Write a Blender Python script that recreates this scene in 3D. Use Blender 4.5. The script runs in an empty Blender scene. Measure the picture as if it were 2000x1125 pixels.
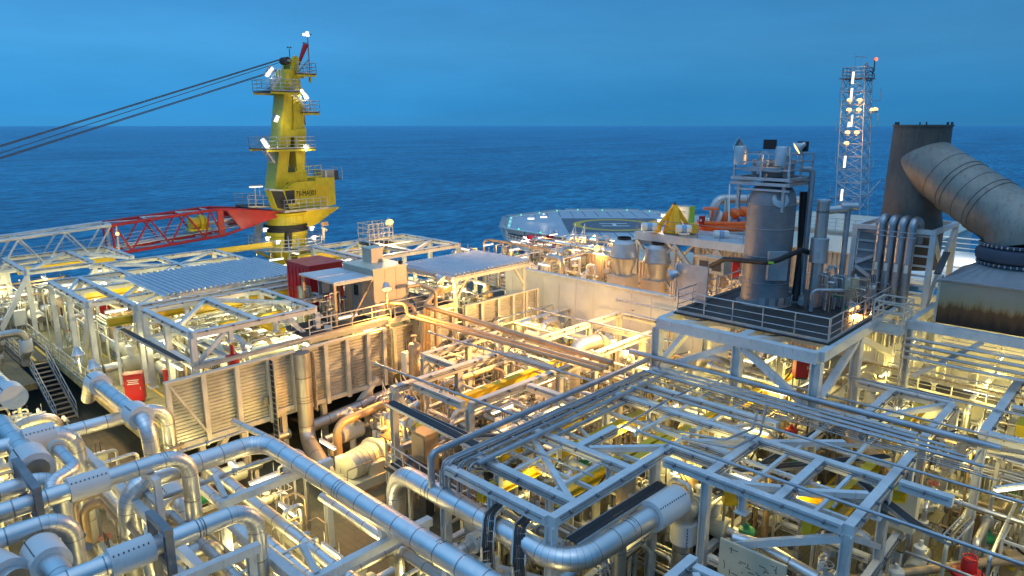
import bpy, math, random
from mathutils import Vector, Matrix
R = math.radians
rnd = random.Random(11)
S = bpy.context.scene
C = S.collection
V = Vector

# ---------------------------------------------------------------- survey
# camera at the origin, x and y run along the ship's steel grid, z is up
FPX = 1350.0
TH = math.atan(317.5 / FPX)
YA = R(43.9)
CT, ST = math.cos(TH), math.sin(TH)
FH = (math.cos(YA), math.sin(YA))
RH = (math.sin(YA), -math.cos(YA))


def ray(px, py):
    a = (px - 1000) / FPX
    b = (562.5 - py) / FPX
    h = CT + b * ST
    return V((FH[0] * h + RH[0] * a, FH[1] * h + RH[1] * a, b * CT - ST))


def Pz(px, py, z):
    r = ray(px, py)
    return r * (z / r.z)


def Px(px, py, x):
    r = ray(px, py)
    return r * (x / r.x)


def Py(px, py, y):
    r = ray(px, py)
    return r * (y / r.y)


def Pd(px, py, d):
    return ray(px, py) * d


def pix(p):
    d = p[0] * FH[0] + p[1] * FH[1]
    a = p[0] * RH[0] + p[1] * RH[1]
    zc = d * CT - p[2] * ST
    b = d * ST + p[2] * CT
    if zc < .1:
        return (-9999, -9999)
    return (1000 + FPX * a / zc, 562.5 - FPX * b / zc)


# ---------------------------------------------------------------- materials
class NT:
    def __init__(s, tree):
        s.t = tree

    def n(s, typ, **kw):
        o = s.t.nodes.new(typ)
        for k, v in kw.items():
            if k.startswith('i_'):
                o.inputs[k[2:].replace('_', ' ')].default_value = v
            elif k.startswith('n_'):
                o.inputs[int(k[2:])].default_value = v
            else:
                setattr(o, k, v)
        return o

    def l(s, a, b):
        s.t.links.new(a, b)

    def math(s, op, a, b=None, c=None):
        o = s.t.nodes.new('ShaderNodeMath')
        o.operation = op
        for i, q in enumerate((a, b, c)):
            if q is None:
                continue
            if isinstance(q, (int, float)):
                o.inputs[i].default_value = q
            else:
                s.l(q, o.inputs[i])
        return o.outputs[0]

    def ramp(s, fac, stops):
        o = s.t.nodes.new('ShaderNodeValToRGB')
        e = o.color_ramp.elements
        e[0].position, e[0].color = stops[0][0], (*stops[0][1], 1)
        e[1].position, e[1].color = stops[-1][0], (*stops[-1][1], 1)
        for p, c in stops[1:-1]:
            q = e.new(p)
            q.color = (*c, 1)
        s.l(fac, o.inputs[0])
        return o.outputs[0]

    def mix(s, fac, a, b):
        o = s.t.nodes.new('ShaderNodeMix')
        o.data_type = 'RGBA'
        for sock, q in ((o.inputs[0], fac), (o.inputs[6], a), (o.inputs[7], b)):
            if isinstance(q, (int, float)):
                sock.default_value = q
            elif isinstance(q, (tuple, list)):
                sock.default_value = (*q[:3], 1)
            else:
                s.l(q, sock)
        return o.outputs[2]


def newmat(name):
    m = bpy.data.materials.new(name)
    m.use_nodes = True
    t = NT(m.node_tree)
    b = m.node_tree.nodes['Principled BSDF']
    return m, t, b


def paint(name, col, rough=.5, metal=0., var=.16, dirt=.25, dcol=(.16, .085, .035), sc=1.3, bump=.0, dthr=.62):
    m, t, b = newmat(name)
    g = t.n('ShaderNodeNewGeometry')
    n1 = t.n('ShaderNodeTexNoise', i_Scale=sc, i_Detail=6.0, i_Roughness=.65)
    t.l(g.outputs['Position'], n1.inputs['Vector'])
    lo = tuple(max(0, c * (1 - var * 1.3)) for c in col)
    hi = tuple(min(1, c * (1 + var)) for c in col)
    c1 = t.ramp(n1.outputs[0], [(.3, lo), (.7, hi)])
    mp = t.n('ShaderNodeMapping')
    mp.inputs['Scale'].default_value = (3.2, 3.2, .55)
    t.l(g.outputs['Position'], mp.inputs[0])
    n2 = t.n('ShaderNodeTexNoise', i_Scale=1.7, i_Detail=8.0, i_Roughness=.72)
    t.l(mp.outputs[0], n2.inputs['Vector'])
    f = t.ramp(n2.outputs[0], [(dthr, (0, 0, 0)), (dthr + .13, (dirt,) * 3)])
    t.l(t.mix(f, c1, dcol), b.inputs['Base Color'])
    b.inputs['Metallic'].default_value = metal
    rr = t.ramp(n1.outputs[0], [(.25, (max(.05, rough - .1),) * 3), (.75, (min(1, rough + .12),) * 3)])
    t.l(rr, b.inputs['Roughness'])
    if bump:
        bp = t.n('ShaderNodeBump', i_Strength=bump, i_Distance=.02)
        t.l(n2.outputs[0], bp.inputs['Height'])
        t.l(bp.outputs[0], b.inputs['Normal'])
    return m


def emis(name, col, st):
    m, t, b = newmat(name)
    b.inputs['Base Color'].default_value = (.02, .02, .02, 1)
    b.inputs['Emission Color'].default_value = (*col, 1)
    b.inputs['Emission Strength'].default_value = st
    try:
        m.cycles.emission_sampling = 'NONE'
    except Exception:
        pass
    return m


def cladding(name, col, rough, metal, seam=(.12, .12, .12), pv=.12):
    """sheet-metal insulation jacket: uv.x counts the sheets along the pipe"""
    m, t, b = newmat(name)
    uv = t.n('ShaderNodeUVMap')
    sp = t.n('ShaderNodeSeparateXYZ')
    t.l(uv.outputs[0], sp.inputs[0])
    fr = t.math('FRACT', sp.outputs[0])
    d = t.math('ABSOLUTE', t.math('SUBTRACT', fr, .5))          # .5 at a seam
    line = t.ramp(d, [(.468, (0, 0, 0)), (.488, (1, 1, 1))])
    fl = t.math('FLOOR', sp.outputs[0])
    wn = t.n('ShaderNodeTexWhiteNoise', noise_dimensions='1D')
    t.l(fl, wn.inputs['W'])
    g = t.n('ShaderNodeNewGeometry')
    nz = t.n('ShaderNodeTexNoise', i_Scale=2.3, i_Detail=7.0, i_Roughness=.7)
    t.l(g.outputs['Position'], nz.inputs['Vector'])
    k = t.math('ADD', t.math('MULTIPLY', wn.outputs[0], pv), t.math('MULTIPLY', nz.outputs[0], pv * 1.4))
    base = t.mix(k, col, tuple(c * .55 for c in col))
    b2 = t.mix(t.math('MULTIPLY', line, .75), base, seam)
    dn = t.n('ShaderNodeTexNoise', i_Scale=.9, i_Detail=9.0, i_Roughness=.75)
    t.l(g.outputs['Position'], dn.inputs['Vector'])
    df = t.ramp(dn.outputs[0], [(.58, (0, 0, 0)), (.75, (.3, .3, .3))])
    t.l(t.mix(df, b2, (.2, .15, .1)), b.inputs['Base Color'])
    b.inputs['Metallic'].default_value = metal
    t.l(t.ramp(nz.outputs[0], [(.3, (rough - .08,) * 3), (.75, (rough + .14,) * 3)]), b.inputs['Roughness'])
    bp = t.n('ShaderNodeBump', i_Strength=.35, i_Distance=.03)
    h = t.math('ADD', t.math('MULTIPLY', line, -.5), t.math('MULTIPLY', nz.outputs[0], .35))
    t.l(h, bp.inputs['Height'])
    t.l(bp.outputs[0], b.inputs['Normal'])
    return m


M = {}
M['steel'] = paint('painted_steel', (.55, .56, .56), .45, dirt=.55, var=.12, dthr=.58)
M['steel_warm'] = paint('cream_steel', (.52, .49, .42), .5, dirt=.55, var=.12, dthr=.58)
M['galv'] = paint('galvanised', (.5, .51, .52), .42, .75, dirt=.25)
M['galv_dark'] = paint('dark_galvanised', (.22, .22, .23), .5, .6, dirt=.35)
M['white'] = paint('white_paint', (.66, .66, .62), .4, dirt=.3, var=.07)
M['cream'] = paint('cream_paint', (.5, .48, .38), .45, dirt=.35, var=.09)
M['grey'] = paint('grey_paint', (.3, .31, .32), .5, dirt=.3)
M['dark'] = paint('dark_grey', (.05, .05, .055), .6, dirt=.15)
M['black'] = paint('black_rubber', (.014, .014, .016), .6, dirt=.1)
M['tent'] = paint('tent_fabric', (.85, .42, .008), .7, dirt=.1)
M['yellow'] = paint('yellow_paint', (.62, .42, .015), .4, dirt=.35, var=.12)
M['cyellow'] = paint('crane_yellow', (.56, .46, .02), .4, dirt=.6, var=.14, dcol=(.16, .1, .02), dthr=.55)
M['olive'] = paint('olive_steel', (.15, .17, .035), .5, dirt=.2)
M['red'] = paint('red_paint', (.4, .010, .016), .4, dirt=.18, dcol=(.12, .01, .01))
M['orange'] = paint('orange_paint', (.75, .13, .015), .4, dirt=.1)
M['green'] = paint('green_paint', (.02, .22, .09), .4, dirt=.1)
M['lime'] = paint('lime_paint', (.3, .5, .03), .4, dirt=.1)
M['band'] = paint('pale_blue_band', (.2, .38, .6), .4, dirt=.1)
M['blue'] = paint('blue_paint', (.02, .09, .3), .4, dirt=.1)
M['copper'] = paint('tan_steel', (.42, .3, .18), .45, .3, dirt=.4)
M['cable'] = paint('cable_sheath', (.03, .032, .036), .5, dirt=.1)
M['beige'] = paint('beige_cladding', (.55, .44, .32), .5, dirt=.3, var=.08)
M['rust'] = paint('weathered_exhaust', (.26, .235, .2), .5, .45, var=.28, dirt=.3, dcol=(.09, .055, .03), sc=.35, dthr=.5)
M['stackplate'] = paint('weathered_stack', (.15, .12, .095), .6, .3, var=.3, dirt=.5, dcol=(.08, .045, .025), sc=.4, dthr=.5)
M['glass'] = paint('dark_glass', (.02, .03, .035), .12, dirt=.0)
M['clad'] = cladding('jacket_metal', (.76, .76, .76), .38, 1.0, pv=.2)
M['clad_dull'] = cladding('jacket_metal_dull', (.5, .48, .46), .42, .85)
M['jacket'] = cladding('jacket_white', (.8, .8, .79), .42, 0., seam=(.5, .5, .5), pv=.05)
M['tube'] = paint('stainless_tube', (.38, .39, .41), .38, .75, dirt=.25)
M['vessel'] = paint('vessel_plate', (.21, .215, .225), .5, .35, dirt=.3, var=.2, sc=.9)
M['lit'] = emis('fluorescent_glow', (1, .95, .74), 2.2)
M['lit_hot'] = emis('sodium_glow', (1, .58, .2), 2.3)
M['lit_white'] = emis('flood_glow', (1, .93, .78), 1.7)
M['lit_green'] = emis('green_glow', (.1, 1, .5), 1.5)
M['lit_red'] = emis('red_glow', (1, .12, .05), 3.0)


def exhaust_box_mat():
    m, t, b = newmat('stained_exhaust_plate')
    g = t.n('ShaderNodeNewGeometry')
    sp = t.n('ShaderNodeSeparateXYZ')
    t.l(g.outputs['Position'], sp.inputs[0])
    n = t.n('ShaderNodeTexNoise', i_Scale=1.6, i_Detail=9.0, i_Roughness=.7)
    mp = t.n('ShaderNodeMapping')
    mp.inputs['Scale'].default_value = (1, 1.6, .35)
    t.l(g.outputs['Position'], mp.inputs[0])
    t.l(mp.outputs[0], n.inputs['Vector'])
    # rust tide mark near the foot of the plate
    k = t.math('ADD', sp.outputs[2], t.math('MULTIPLY', n.outputs[0], 1.3))
    col = t.ramp(t.math('MULTIPLY', t.math('ADD', k, 8.9), .5), [(.28, (.03, .016, .008)), (.5, (.1, .045, .016)), (.62, (.14, .065, .022)), (.68, (.25, .15, .055)), (.8, (.33, .26, .15)), (1.0, (.31, .28, .21))])
    t.l(col, b.inputs['Base Color'])
    b.inputs['Roughness'].default_value = .6
    b.inputs['Metallic'].default_value = .25
    return m


M['exbox'] = exhaust_box_mat()


def deck_mat(name, col, cell):
    m, t, b = newmat(name)
    g = t.n('ShaderNodeNewGeometry')
    n = t.n('ShaderNodeTexNoise', i_Scale=.8, i_Detail=9.0, i_Roughness=.75)
    t.l(g.outputs['Position'], n.inputs['Vector'])
    br = t.n('ShaderNodeTexBrick', i_Scale=1.0)
    br.offset = 0
    br.inputs['Mortar Size'].default_value = .03
    br.inputs['Brick Width'].default_value = cell
    br.inputs['Row Height'].default_value = cell * .5
    br.inputs['Color1'].default_value = (1, 1, 1, 1)
    br.inputs['Color2'].default_value = (.7, .7, .7, 1)
    br.inputs['Mortar'].default_value = (.55, .55, .55, 1)
    t.l(g.outputs['Position'], br.inputs['Vector'])
    c1 = t.ramp(n.outputs[0], [(.3, tuple(c * .5 for c in col)), (.7, tuple(c * 1.5 for c in col))])
    mul = t.n('ShaderNodeMix', data_type='RGBA', blend_type='MULTIPLY')
    mul.inputs[0].default_value = .8
    t.l(c1, mul.inputs[6])
    t.l(br.outputs[0], mul.inputs[7])
    t.l(mul.outputs[2], b.inputs['Base Color'])
    t.l(t.ramp(n.outputs[0], [(.3, (.45,) * 3), (.7, (.85,) * 3)]), b.inputs['Roughness'])
    return m


M['deck'] = deck_mat('deck_grating', (.1, .09, .05), .34)
M['deck_olive'] = deck_mat('deck_olive', (.22, .2, .09), 1.2)
M['deck_dark'] = deck_mat('platform_grating', (.035, .03, .028), .6)
M['line'] = paint('line_yellow', (.6, .4, .02), .6, dirt=.4, dcol=(.1, .09, .05), dthr=.5)
M['heli'] = paint('helideck_aluminium', (.45, .5, .56), .45, .3, dirt=.2)
M['net'] = deck_mat('helideck_net', (.12, .13, .16), 1.0)
M['blast'] = paint('blast_wall_plate', (.52, .53, .53), .5, .0, dirt=.18, var=.1, dcol=(.4, .36, .3), sc=.6)
M['roof'] = paint('roof_sheet', (.5, .54, .58), .4, .3, dirt=.25, var=.08)
M['louvre'] = paint('louvre_sheet', (.46, .44, .38), .36, .35, dirt=.25, var=.22, sc=.7)


# ---------------------------------------------------------------- mesh builder
OFF, KIDS = {}, {}


class MB:
    def __init__(s):
        s.v, s.f, s.s, s.u, s.has = [], [], [], [], False

    def add(s, vs, fs, smooth=False, uvs=None):
        o = len(s.v)
        s.v += [tuple(p) for p in vs]
        for i, f in enumerate(fs):
            s.f.append([o + k for k in f])
            s.s.append(smooth)
            if uvs:
                s.u += uvs[i]
                s.has = True
            else:
                s.u += [(0, 0)] * len(f)
        return s

    def box(s, c, d, rz=0., M4=None):
        x, y, z = d[0] / 2, d[1] / 2, d[2] / 2
        cr, sr = math.cos(rz), math.sin(rz)
        vs = []
        for p in ((-x, -y, -z), (x, -y, -z), (x, y, -z), (-x, y, -z), (-x, -y, z), (x, -y, z), (x, y, z), (-x, y, z)):
            q = V((c[0] + p[0] * cr - p[1] * sr, c[1] + p[0] * sr + p[1] * cr, c[2] + p[2]))
            vs.append(M4 @ q if M4 else q)
        return s.add(vs, [(3, 2, 1, 0), (4, 5, 6, 7), (0, 1, 5, 4), (1, 2, 6, 5), (2, 3, 7, 6), (3, 0, 4, 7)])

    def frame(s, p, q):
        d = (V(q) - V(p)).normalized()
        up = V((0, 0, 1)) if abs(d.z) < .98 else V((0, 1, 0))
        a = d.cross(up).normalized()
        return d, a, a.cross(d).normalized()

    def extrude(s, p, q, prof, smooth=False):
        p, q = V(p), V(q)
        d, a, u = s.frame(p, q)
        n = len(prof)
        vs = [p + a * x + u * y for x, y in prof] + [q + a * x + u * y for x, y in prof]
        fs = [(i, (i + 1) % n, n + (i + 1) % n, n + i) for i in range(n)]
        fs += [tuple(range(n - 1, -1, -1)), tuple(range(n, 2 * n))]
        return s.add(vs, fs, smooth)

    def beam(s, p, q, w, h=None):
        h = h or w
        return s.extrude(p, q, [(-w / 2, -h / 2), (w / 2, -h / 2), (w / 2, h / 2), (-w / 2, h / 2)])

    def ibeam(s, p, q, w, h, t=.03):
        x, y = w / 2, h / 2
        return s.extrude(p, q, [(-x, -y), (x, -y), (x, -y + t), (t / 2, -y + t), (t / 2, y - t), (x, y - t), (x, y), (-x, y), (-x, y - t), (-t / 2, y - t), (-t / 2, -y + t), (-x, -y + t)])

    def tube(s, p, q, r, n=8, r2=None):
        p, q = V(p), V(q)
        r2 = r if r2 is None else r2
        d, a, u = s.frame(p, q)
        ang = [2 * math.pi * i / n for i in range(n)]
        vs = [p + (a * math.cos(t) + u * math.sin(t)) * r for t in ang] + [q + (a * math.cos(t) + u * math.sin(t)) * r2 for t in ang]
        s.add(vs, [(i, (i + 1) % n, n + (i + 1) % n, n + i) for i in range(n)], True)
        s.add(vs[:n], [tuple(range(n - 1, -1, -1))])
        return s.add(vs[n:], [tuple(range(n))])

    def path(s, pts, r, bend=None, n=12, caps=True, dens=1., edens=6., seg=7):
        """round pipe along a polyline with filleted bends; uv.x counts cladding sheets"""
        pts = [V(p) for p in pts]
        bend = bend if bend is not None else 2.2 * r
        ring, u = [], 0.
        ring.append((pts[0], 0.))
        for i in range(1, len(pts) - 1):
            a, b, c = pts[i - 1], pts[i], pts[i + 1]
            d1, d2 = (a - b), (c - b)
            l1, l2 = d1.length, d2.length
            d1.normalize()
            d2.normalize()
            cosv = max(-1, min(1, d1.dot(d2)))
            ang = math.acos(cosv)
            if ang > math.pi - .05 or ang < .05:
                u += (b - ring[-1][0]).length * dens
                ring.append((b, u))
                continue
            tl = min(bend / math.tan(ang / 2), .48 * l1, .48 * l2)
            rad = tl * math.tan(ang / 2)
            p1, p2 = b + d1 * tl, b + d2 * tl
            ctr = b + (d1 + d2).normalized() * (rad / math.sin(ang / 2))
            u += (p1 - ring[-1][0]).length * dens
            u = math.ceil(u) if dens * edens > 0 else u
            ring.append((p1, u))
            w1, w2 = p1 - ctr, p2 - ctr
            tot = math.pi - ang
            for k in range(1, seg + 1):
                f = k / seg
                w = (w1 * math.sin((1 - f) * tot) + w2 * math.sin(f * tot)) / math.sin(tot) if tot < 3.1 else w1.lerp(w2, f)
                u += rad * tot / seg * edens
                if k == seg:
                    u = math.ceil(u)
                ring.append((ctr + w, u))
        u += (pts[-1] - ring[-1][0]).length * dens
        ring.append((pts[-1], u))
        N = len(ring)
        tan = []
        for i in range(N):
            a = ring[max(0, i - 1)][0]
            b = ring[min(N - 1, i + 1)][0]
            tt = b - a
            tan.append(tt.normalized() if tt.length > 1e-6 else V((1, 0, 0)))
        up = V((0, 0, 1)) if abs(tan[0].z) < .95 else V((0, 1, 0))
        nn = tan[0].cross(up).normalized()
        vs, fs, uvs = [], [], []
        for i in range(N):
            nn = (nn - tan[i] * nn.dot(tan[i])).normalized()
            bb = tan[i].cross(nn)
            for k in range(n):
                t = 2 * math.pi * k / n
                vs.append(ring[i][0] + (nn * math.cos(t) + bb * math.sin(t)) * r)
        for i in range(N - 1):
            for k in range(n):
                k2 = (k + 1) % n
                fs.append((i * n + k, i * n + k2, (i + 1) * n + k2, (i + 1) * n + k))
                uvs.append([(ring[i][1], k / n), (ring[i][1], (k + 1) / n), (ring[i + 1][1], (k + 1) / n), (ring[i + 1][1], k / n)])
        s.add(vs, fs, True, uvs)
        if caps:
            s.add(vs[:n], [tuple(range(n - 1, -1, -1))])
            s.add(vs[-n:], [tuple(range(n))])
        return s

    def lathe(s, prof, c=(0, 0, 0), n=16, axis=(0, 0, 1), smooth=True):
        ax = V(axis).normalized()
        up = V((0, 0, 1)) if abs(ax.z) < .95 else V((0, 1, 0))
        a = ax.cross(up).normalized()
        b = ax.cross(a)
        if smooth and len(prof) > 2:
            # break the shading at sharp corners of the profile
            cut = [0]
            for i in range(1, len(prof) - 1):
                d1 = V((prof[i][0] - prof[i - 1][0], prof[i][1] - prof[i - 1][1], 0))
                d2 = V((prof[i + 1][0] - prof[i][0], prof[i + 1][1] - prof[i][1], 0))
                if d1.length > 1e-6 and d2.length > 1e-6 and d1.angle(d2) > .6:
                    cut.append(i)
            cut.append(len(prof) - 1)
            if len(cut) > 2:
                for i, j in zip(cut[:-1], cut[1:]):
                    s.lathe(prof[i:j + 1], c, n, axis, None)
                return s
        caps = smooth is not None
        smooth = True if smooth is None else smooth
        vs, fs = [], []
        for r, z in prof:
            for k in range(n):
                t = 2 * math.pi * k / n
                vs.append(V(c) + ax * z + (a * math.cos(t) + b * math.sin(t)) * max(r, .0004))
        m = len(prof)
        for i in range(m - 1):
            for k in range(n):
                k2 = (k + 1) % n
                fs.append((i * n + k2, i * n + k, (i + 1) * n + k, (i + 1) * n + k2))
        s.add(vs, fs, smooth)
        if not caps:
            return s
        s.add(vs[:n], [tuple(range(n))])
        return s.add(vs[-n:], [tuple(range(n - 1, -1, -1))])

    def ring(s, c, R_, r, axis=(0, 0, 1), n=16, m=6):
        ax = V(axis).normalized()
        up = V((0, 0, 1)) if abs(ax.z) < .95 else V((0, 1, 0))
        a = ax.cross(up).normalized()
        b = ax.cross(a)
        vs, fs = [], []
        for i in range(n):
            t = 2 * math.pi * i / n
            d = a * math.cos(t) + b * math.sin(t)
            for k in range(m):
                q = 2 * math.pi * k / m
                vs.append(V(c) + d * (R_ + r * math.cos(q)) + ax * (r * math.sin(q)))
        for i in range(n):
            for k in range(m):
                fs.append((i * m + k, ((i + 1) % n) * m + k, ((i + 1) % n) * m + (k + 1) % m, i * m + (k + 1) % m))
        return s.add(vs, fs, True)

    def poly(s, pts, z0, z1):
        n = len(pts)
        vs = [V((p[0], p[1], z0)) for p in pts] + [V((p[0], p[1], z1)) for p in pts]
        fs = [(i, (i + 1) % n, n + (i + 1) % n, n + i) for i in range(n)] + [tuple(range(n - 1, -1, -1)), tuple(range(n, 2 * n))]
        return s.add(vs, fs)

    def build(s, name, mat, parent=None):
        me = bpy.data.meshes.new(name)
        o = V((0, 0, 0))
        if parent is not None:
            o = OFF.get(parent.name, o)
        me.from_pydata([(p[0] - o.x, p[1] - o.y, p[2] - o.z) for p in s.v], [], s.f)
        me.polygons.foreach_set('use_smooth', s.s)
        if s.has:
            uv = me.uv_layers.new(name='UVMap')
            uv.data.foreach_set('uv', [c for p in s.u for c in p])
        me.materials.append(M[mat] if isinstance(mat, str) else mat)
        ob = bpy.data.objects.new(name, me)
        C.objects.link(ob)
        if parent is not None:
            ob.parent = parent
            KIDS.setdefault(parent.name, []).append(ob)
            OFF[ob.name] = o
        return ob


THINGS = []


def tag(o, label, cat, group=None, kind=None):
    o['label'] = label
    o['category'] = cat
    if group:
        o['group'] = group
    if kind:
        o['kind'] = kind
    THINGS.append(o)
    return o


def thing(name, label, cat, loc=(0, 0, 0), group=None):
    o = bpy.data.objects.new(name, None)
    o.empty_display_size = .2
    C.objects.link(o)
    o.location = loc
    OFF[o.name] = V(loc)
    return tag(o, label, cat, group)


def struct(o):
    o['kind'] = 'structure'
    return o


def proto(name):
    """an unplaced source thing at the origin: placed by the first call of put()"""
    o = bpy.data.objects.new(name, None)
    o.empty_display_size = .2
    C.objects.link(o)
    return o


def dup(o, parent=None):
    c = o.copy()
    C.objects.link(c)
    if parent is not None:
        c.parent = parent
        KIDS.setdefault(parent.name, []).append(c)
    for k in KIDS.get(o.name, []):
        dup(k, c)
    return c


USED = set()


def put(p, loc, rz=0., label='', cat='', group=None, sc=1.):
    if p.name in USED:
        o = dup(p)
    else:
        USED.add(p.name)
        o = p
    o.location = loc
    o.rotation_euler = (0, 0, rz)
    o.scale = (sc, sc, sc)
    for k in list(o.keys()):
        if k in ('label', 'category', 'group'):
            del o[k]
    return tag(o, label, cat, group)


def lamp(name, loc, energy, col, parent=None, rad=.12, typ='POINT', aim=None, angle=110, blend=.6):
    ld = bpy.data.lights.new(name, typ)
    ld.energy = energy
    ld.color = col
    ld.shadow_soft_size = rad
    if typ == 'SPOT':
        ld.spot_size = R(angle)
        ld.spot_blend = blend
    o = bpy.data.objects.new(name, ld)
    C.objects.link(o)
    off = OFF.get(parent.name, V((0, 0, 0))) if parent is not None else V((0, 0, 0))
    o.location = V(loc) - off
    if aim is not None:
        o.rotation_euler = (V(aim) - V(loc)).to_track_quat('-Z', 'Y').to_euler()
    if parent is not None:
        o.parent = parent
        KIDS.setdefault(parent.name, []).append(o)
    return o
# ---------------------------------------------------------------- camera, sky, sea, decks
cam = bpy.data.cameras.new('camera')
cam.sensor_width = 36
cam.lens = 36 * FPX / 2000
cam.clip_end = 90000
cam.clip_start = .1
co = bpy.data.objects.new('camera', cam)
C.objects.link(co)
fwd = V((FH[0] * CT, FH[1] * CT, -ST))
co.rotation_euler = fwd.to_track_quat('-Z', 'Y').to_euler()
S.camera = co
S.view_settings.view_transform = 'Standard'
S.view_settings.look = 'None'
S.view_settings.exposure = .2
S.view_settings.gamma = 1

w = bpy.data.worlds.new('World')
S.world = w
w.use_nodes = True
t = NT(w.node_tree)
bg = w.node_tree.nodes['Background']
tc = t.n('ShaderNodeTexCoord')
sp = t.n('ShaderNodeSeparateXYZ')
t.l(tc.outputs['Generated'], sp.inputs[0])
grad = t.ramp(sp.outputs[2], [(0, (.03, .195, .425)), (.025, (.027, .2, .45)), (.1, (.042, .235, .49)), (.2, (.03, .19, .44)), (.34, (.04, .21, .45)), (.6, (.19, .42, .74)), (1, (.34, .58, .92))])
# twilight is brighter to the left of the picture than to the right
az = t.n('ShaderNodeVectorMath', operation='DOT_PRODUCT')
t.l(tc.outputs['Generated'], az.inputs[0])
az.inputs[1].default_value = (-RH[0], -RH[1], 0)
k = t.math('ADD', 1.13, t.math('MULTIPLY', az.outputs['Value'], .4))
mp = t.n('ShaderNodeMapping')
mp.inputs['Scale'].default_value = (2.2, 2.2, 11)
t.l(tc.outputs['Generated'], mp.inputs[0])
cl = t.n('ShaderNodeTexNoise', i_Scale=1.6, i_Detail=7.0, i_Roughness=.55)
t.l(mp.outputs[0], cl.inputs['Vector'])
k2 = t.math('MULTIPLY', k, t.math('ADD', .8, t.math('MULTIPLY', cl.outputs[0], .4)))
mul = t.n('ShaderNodeVectorMath', operation='SCALE')
t.l(grad, mul.inputs[0])
t.l(k2, mul.inputs['Scale'])
sky = t.n('ShaderNodeTexSky', sky_type='NISHITA')
sky.sun_disc = False
sky.sun_elevation = R(-2.5)
sky.sun_rotation = R(200)
skm = t.n('ShaderNodeVectorMath', operation='SCALE')
t.l(sky.outputs[0], skm.inputs[0])
skm.inputs['Scale'].default_value = .06
add = t.n('ShaderNodeVectorMath', operation='ADD')
t.l(mul.outputs[0], add.inputs[0])
t.l(skm.outputs[0], add.inputs[1])
t.l(add.outputs[0], bg.inputs['Color'])
bg.inputs['Strength'].default_value = 1.0

sun = bpy.data.lights.new('sun', 'SUN')  # weak wide key light added for shape; twilight has no direct sun
sun.energy = .25
sun.angle = R(35)
sun.color = (.75, .87, 1)
so = bpy.data.objects.new('sun', sun)
C.objects.link(so)
so.rotation_euler = V((.35, .25, -1)).to_track_quat('-Z', 'Y').to_euler()

# sea
m, t, b = newmat('sea_water')
g = t.n('ShaderNodeNewGeometry')
b.inputs['Roughness'].default_value = .32
b.inputs['Specular IOR Level'].default_value = .35
hs = None
for sc, det, st, stretch in ((.012, 3., .5, 2.2), (.055, 4., 1.0, 1.6), (.22, 5., .5, 1.4), (.9, 4., .16, 1.2)):
    mp = t.n('ShaderNodeMapping')
    mp.inputs['Rotation'].default_value = (0, 0, .6)
    mp.inputs['Scale'].default_value = (sc, sc * stretch, sc)
    t.l(g.outputs['Position'], mp.inputs[0])
    n = t.n('ShaderNodeTexNoise', i_Scale=1.0, i_Detail=det, i_Roughness=.6)
    t.l(mp.outputs[0], n.inputs['Vector'])
    hh = t.math('MULTIPLY', n.outputs[0], st)
    hs = hh if hs is None else t.math('ADD', hs, hh)
bp = t.n('ShaderNodeBump', i_Strength=1.0, i_Distance=14.0)
t.l(hs, bp.inputs['Height'])
t.l(bp.outputs[0], b.inputs['Normal'])
mp = t.n('ShaderNodeMapping')
mp.inputs['Rotation'].default_value = (0, 0, .75)
mp.inputs['Scale'].default_value = (.09, .2, .1)
t.l(g.outputs['Position'], mp.inputs[0])
wv = t.n('ShaderNodeTexNoise', i_Scale=1.0, i_Detail=7.0, i_Roughness=.72)
t.l(mp.outputs[0], wv.inputs['Vector'])
mp = t.n('ShaderNodeMapping')
mp.inputs['Scale'].default_value = (.004, .011, .01)
t.l(g.outputs['Position'], mp.inputs[0])
w2 = t.n('ShaderNodeTexNoise', i_Scale=1.0, i_Detail=4.0, i_Roughness=.6)
t.l(mp.outputs[0], w2.inputs['Vector'])
cs = t.math('ADD', wv.outputs[0], t.math('MULTIPLY', t.math('SUBTRACT', w2.outputs[0], .5), .35))
col = t.ramp(cs, [(.36, (.002, .085, .20)), (.5, (.006, .21, .43)), (.64, (.04, .46, .72))])  # light and dark of the ripples painted into the water colour
t.l(col, b.inputs['Base Color'])
M['sea'] = m
q = 60000
sea = MB().add([(-q, -q, -46), (q, -q, -46), (q, q, -46), (-q, q, -46)], [(0, 1, 2, 3)]).build('sea', 'sea')
struct(sea)

# hull and decks
h = MB().poly([(-12, -32), (66, -32), (66, 40), (60, 64), (9, 64), (-12, 64)], -46.5, -18.3)
struct(h.build('hull', 'dark'))
struct(MB().poly([(-11.9, -31.9), (65.9, -31.9), (65.9, 39.9), (59.9, 63.9), (9.1, 63.9), (-11.9, 63.9)], -18.29, -18.0).build('main_deck', 'deck'))
# upper deck of the left module
struct(MB().poly([(10.35, 33.9), (37.6, 33.9), (37.6, 62.5), (9.3, 62.5), (9.3, 53.1), (10.35, 53.1)], -15.6, -15.3).build('upper_deck', 'deck_olive'))
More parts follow.
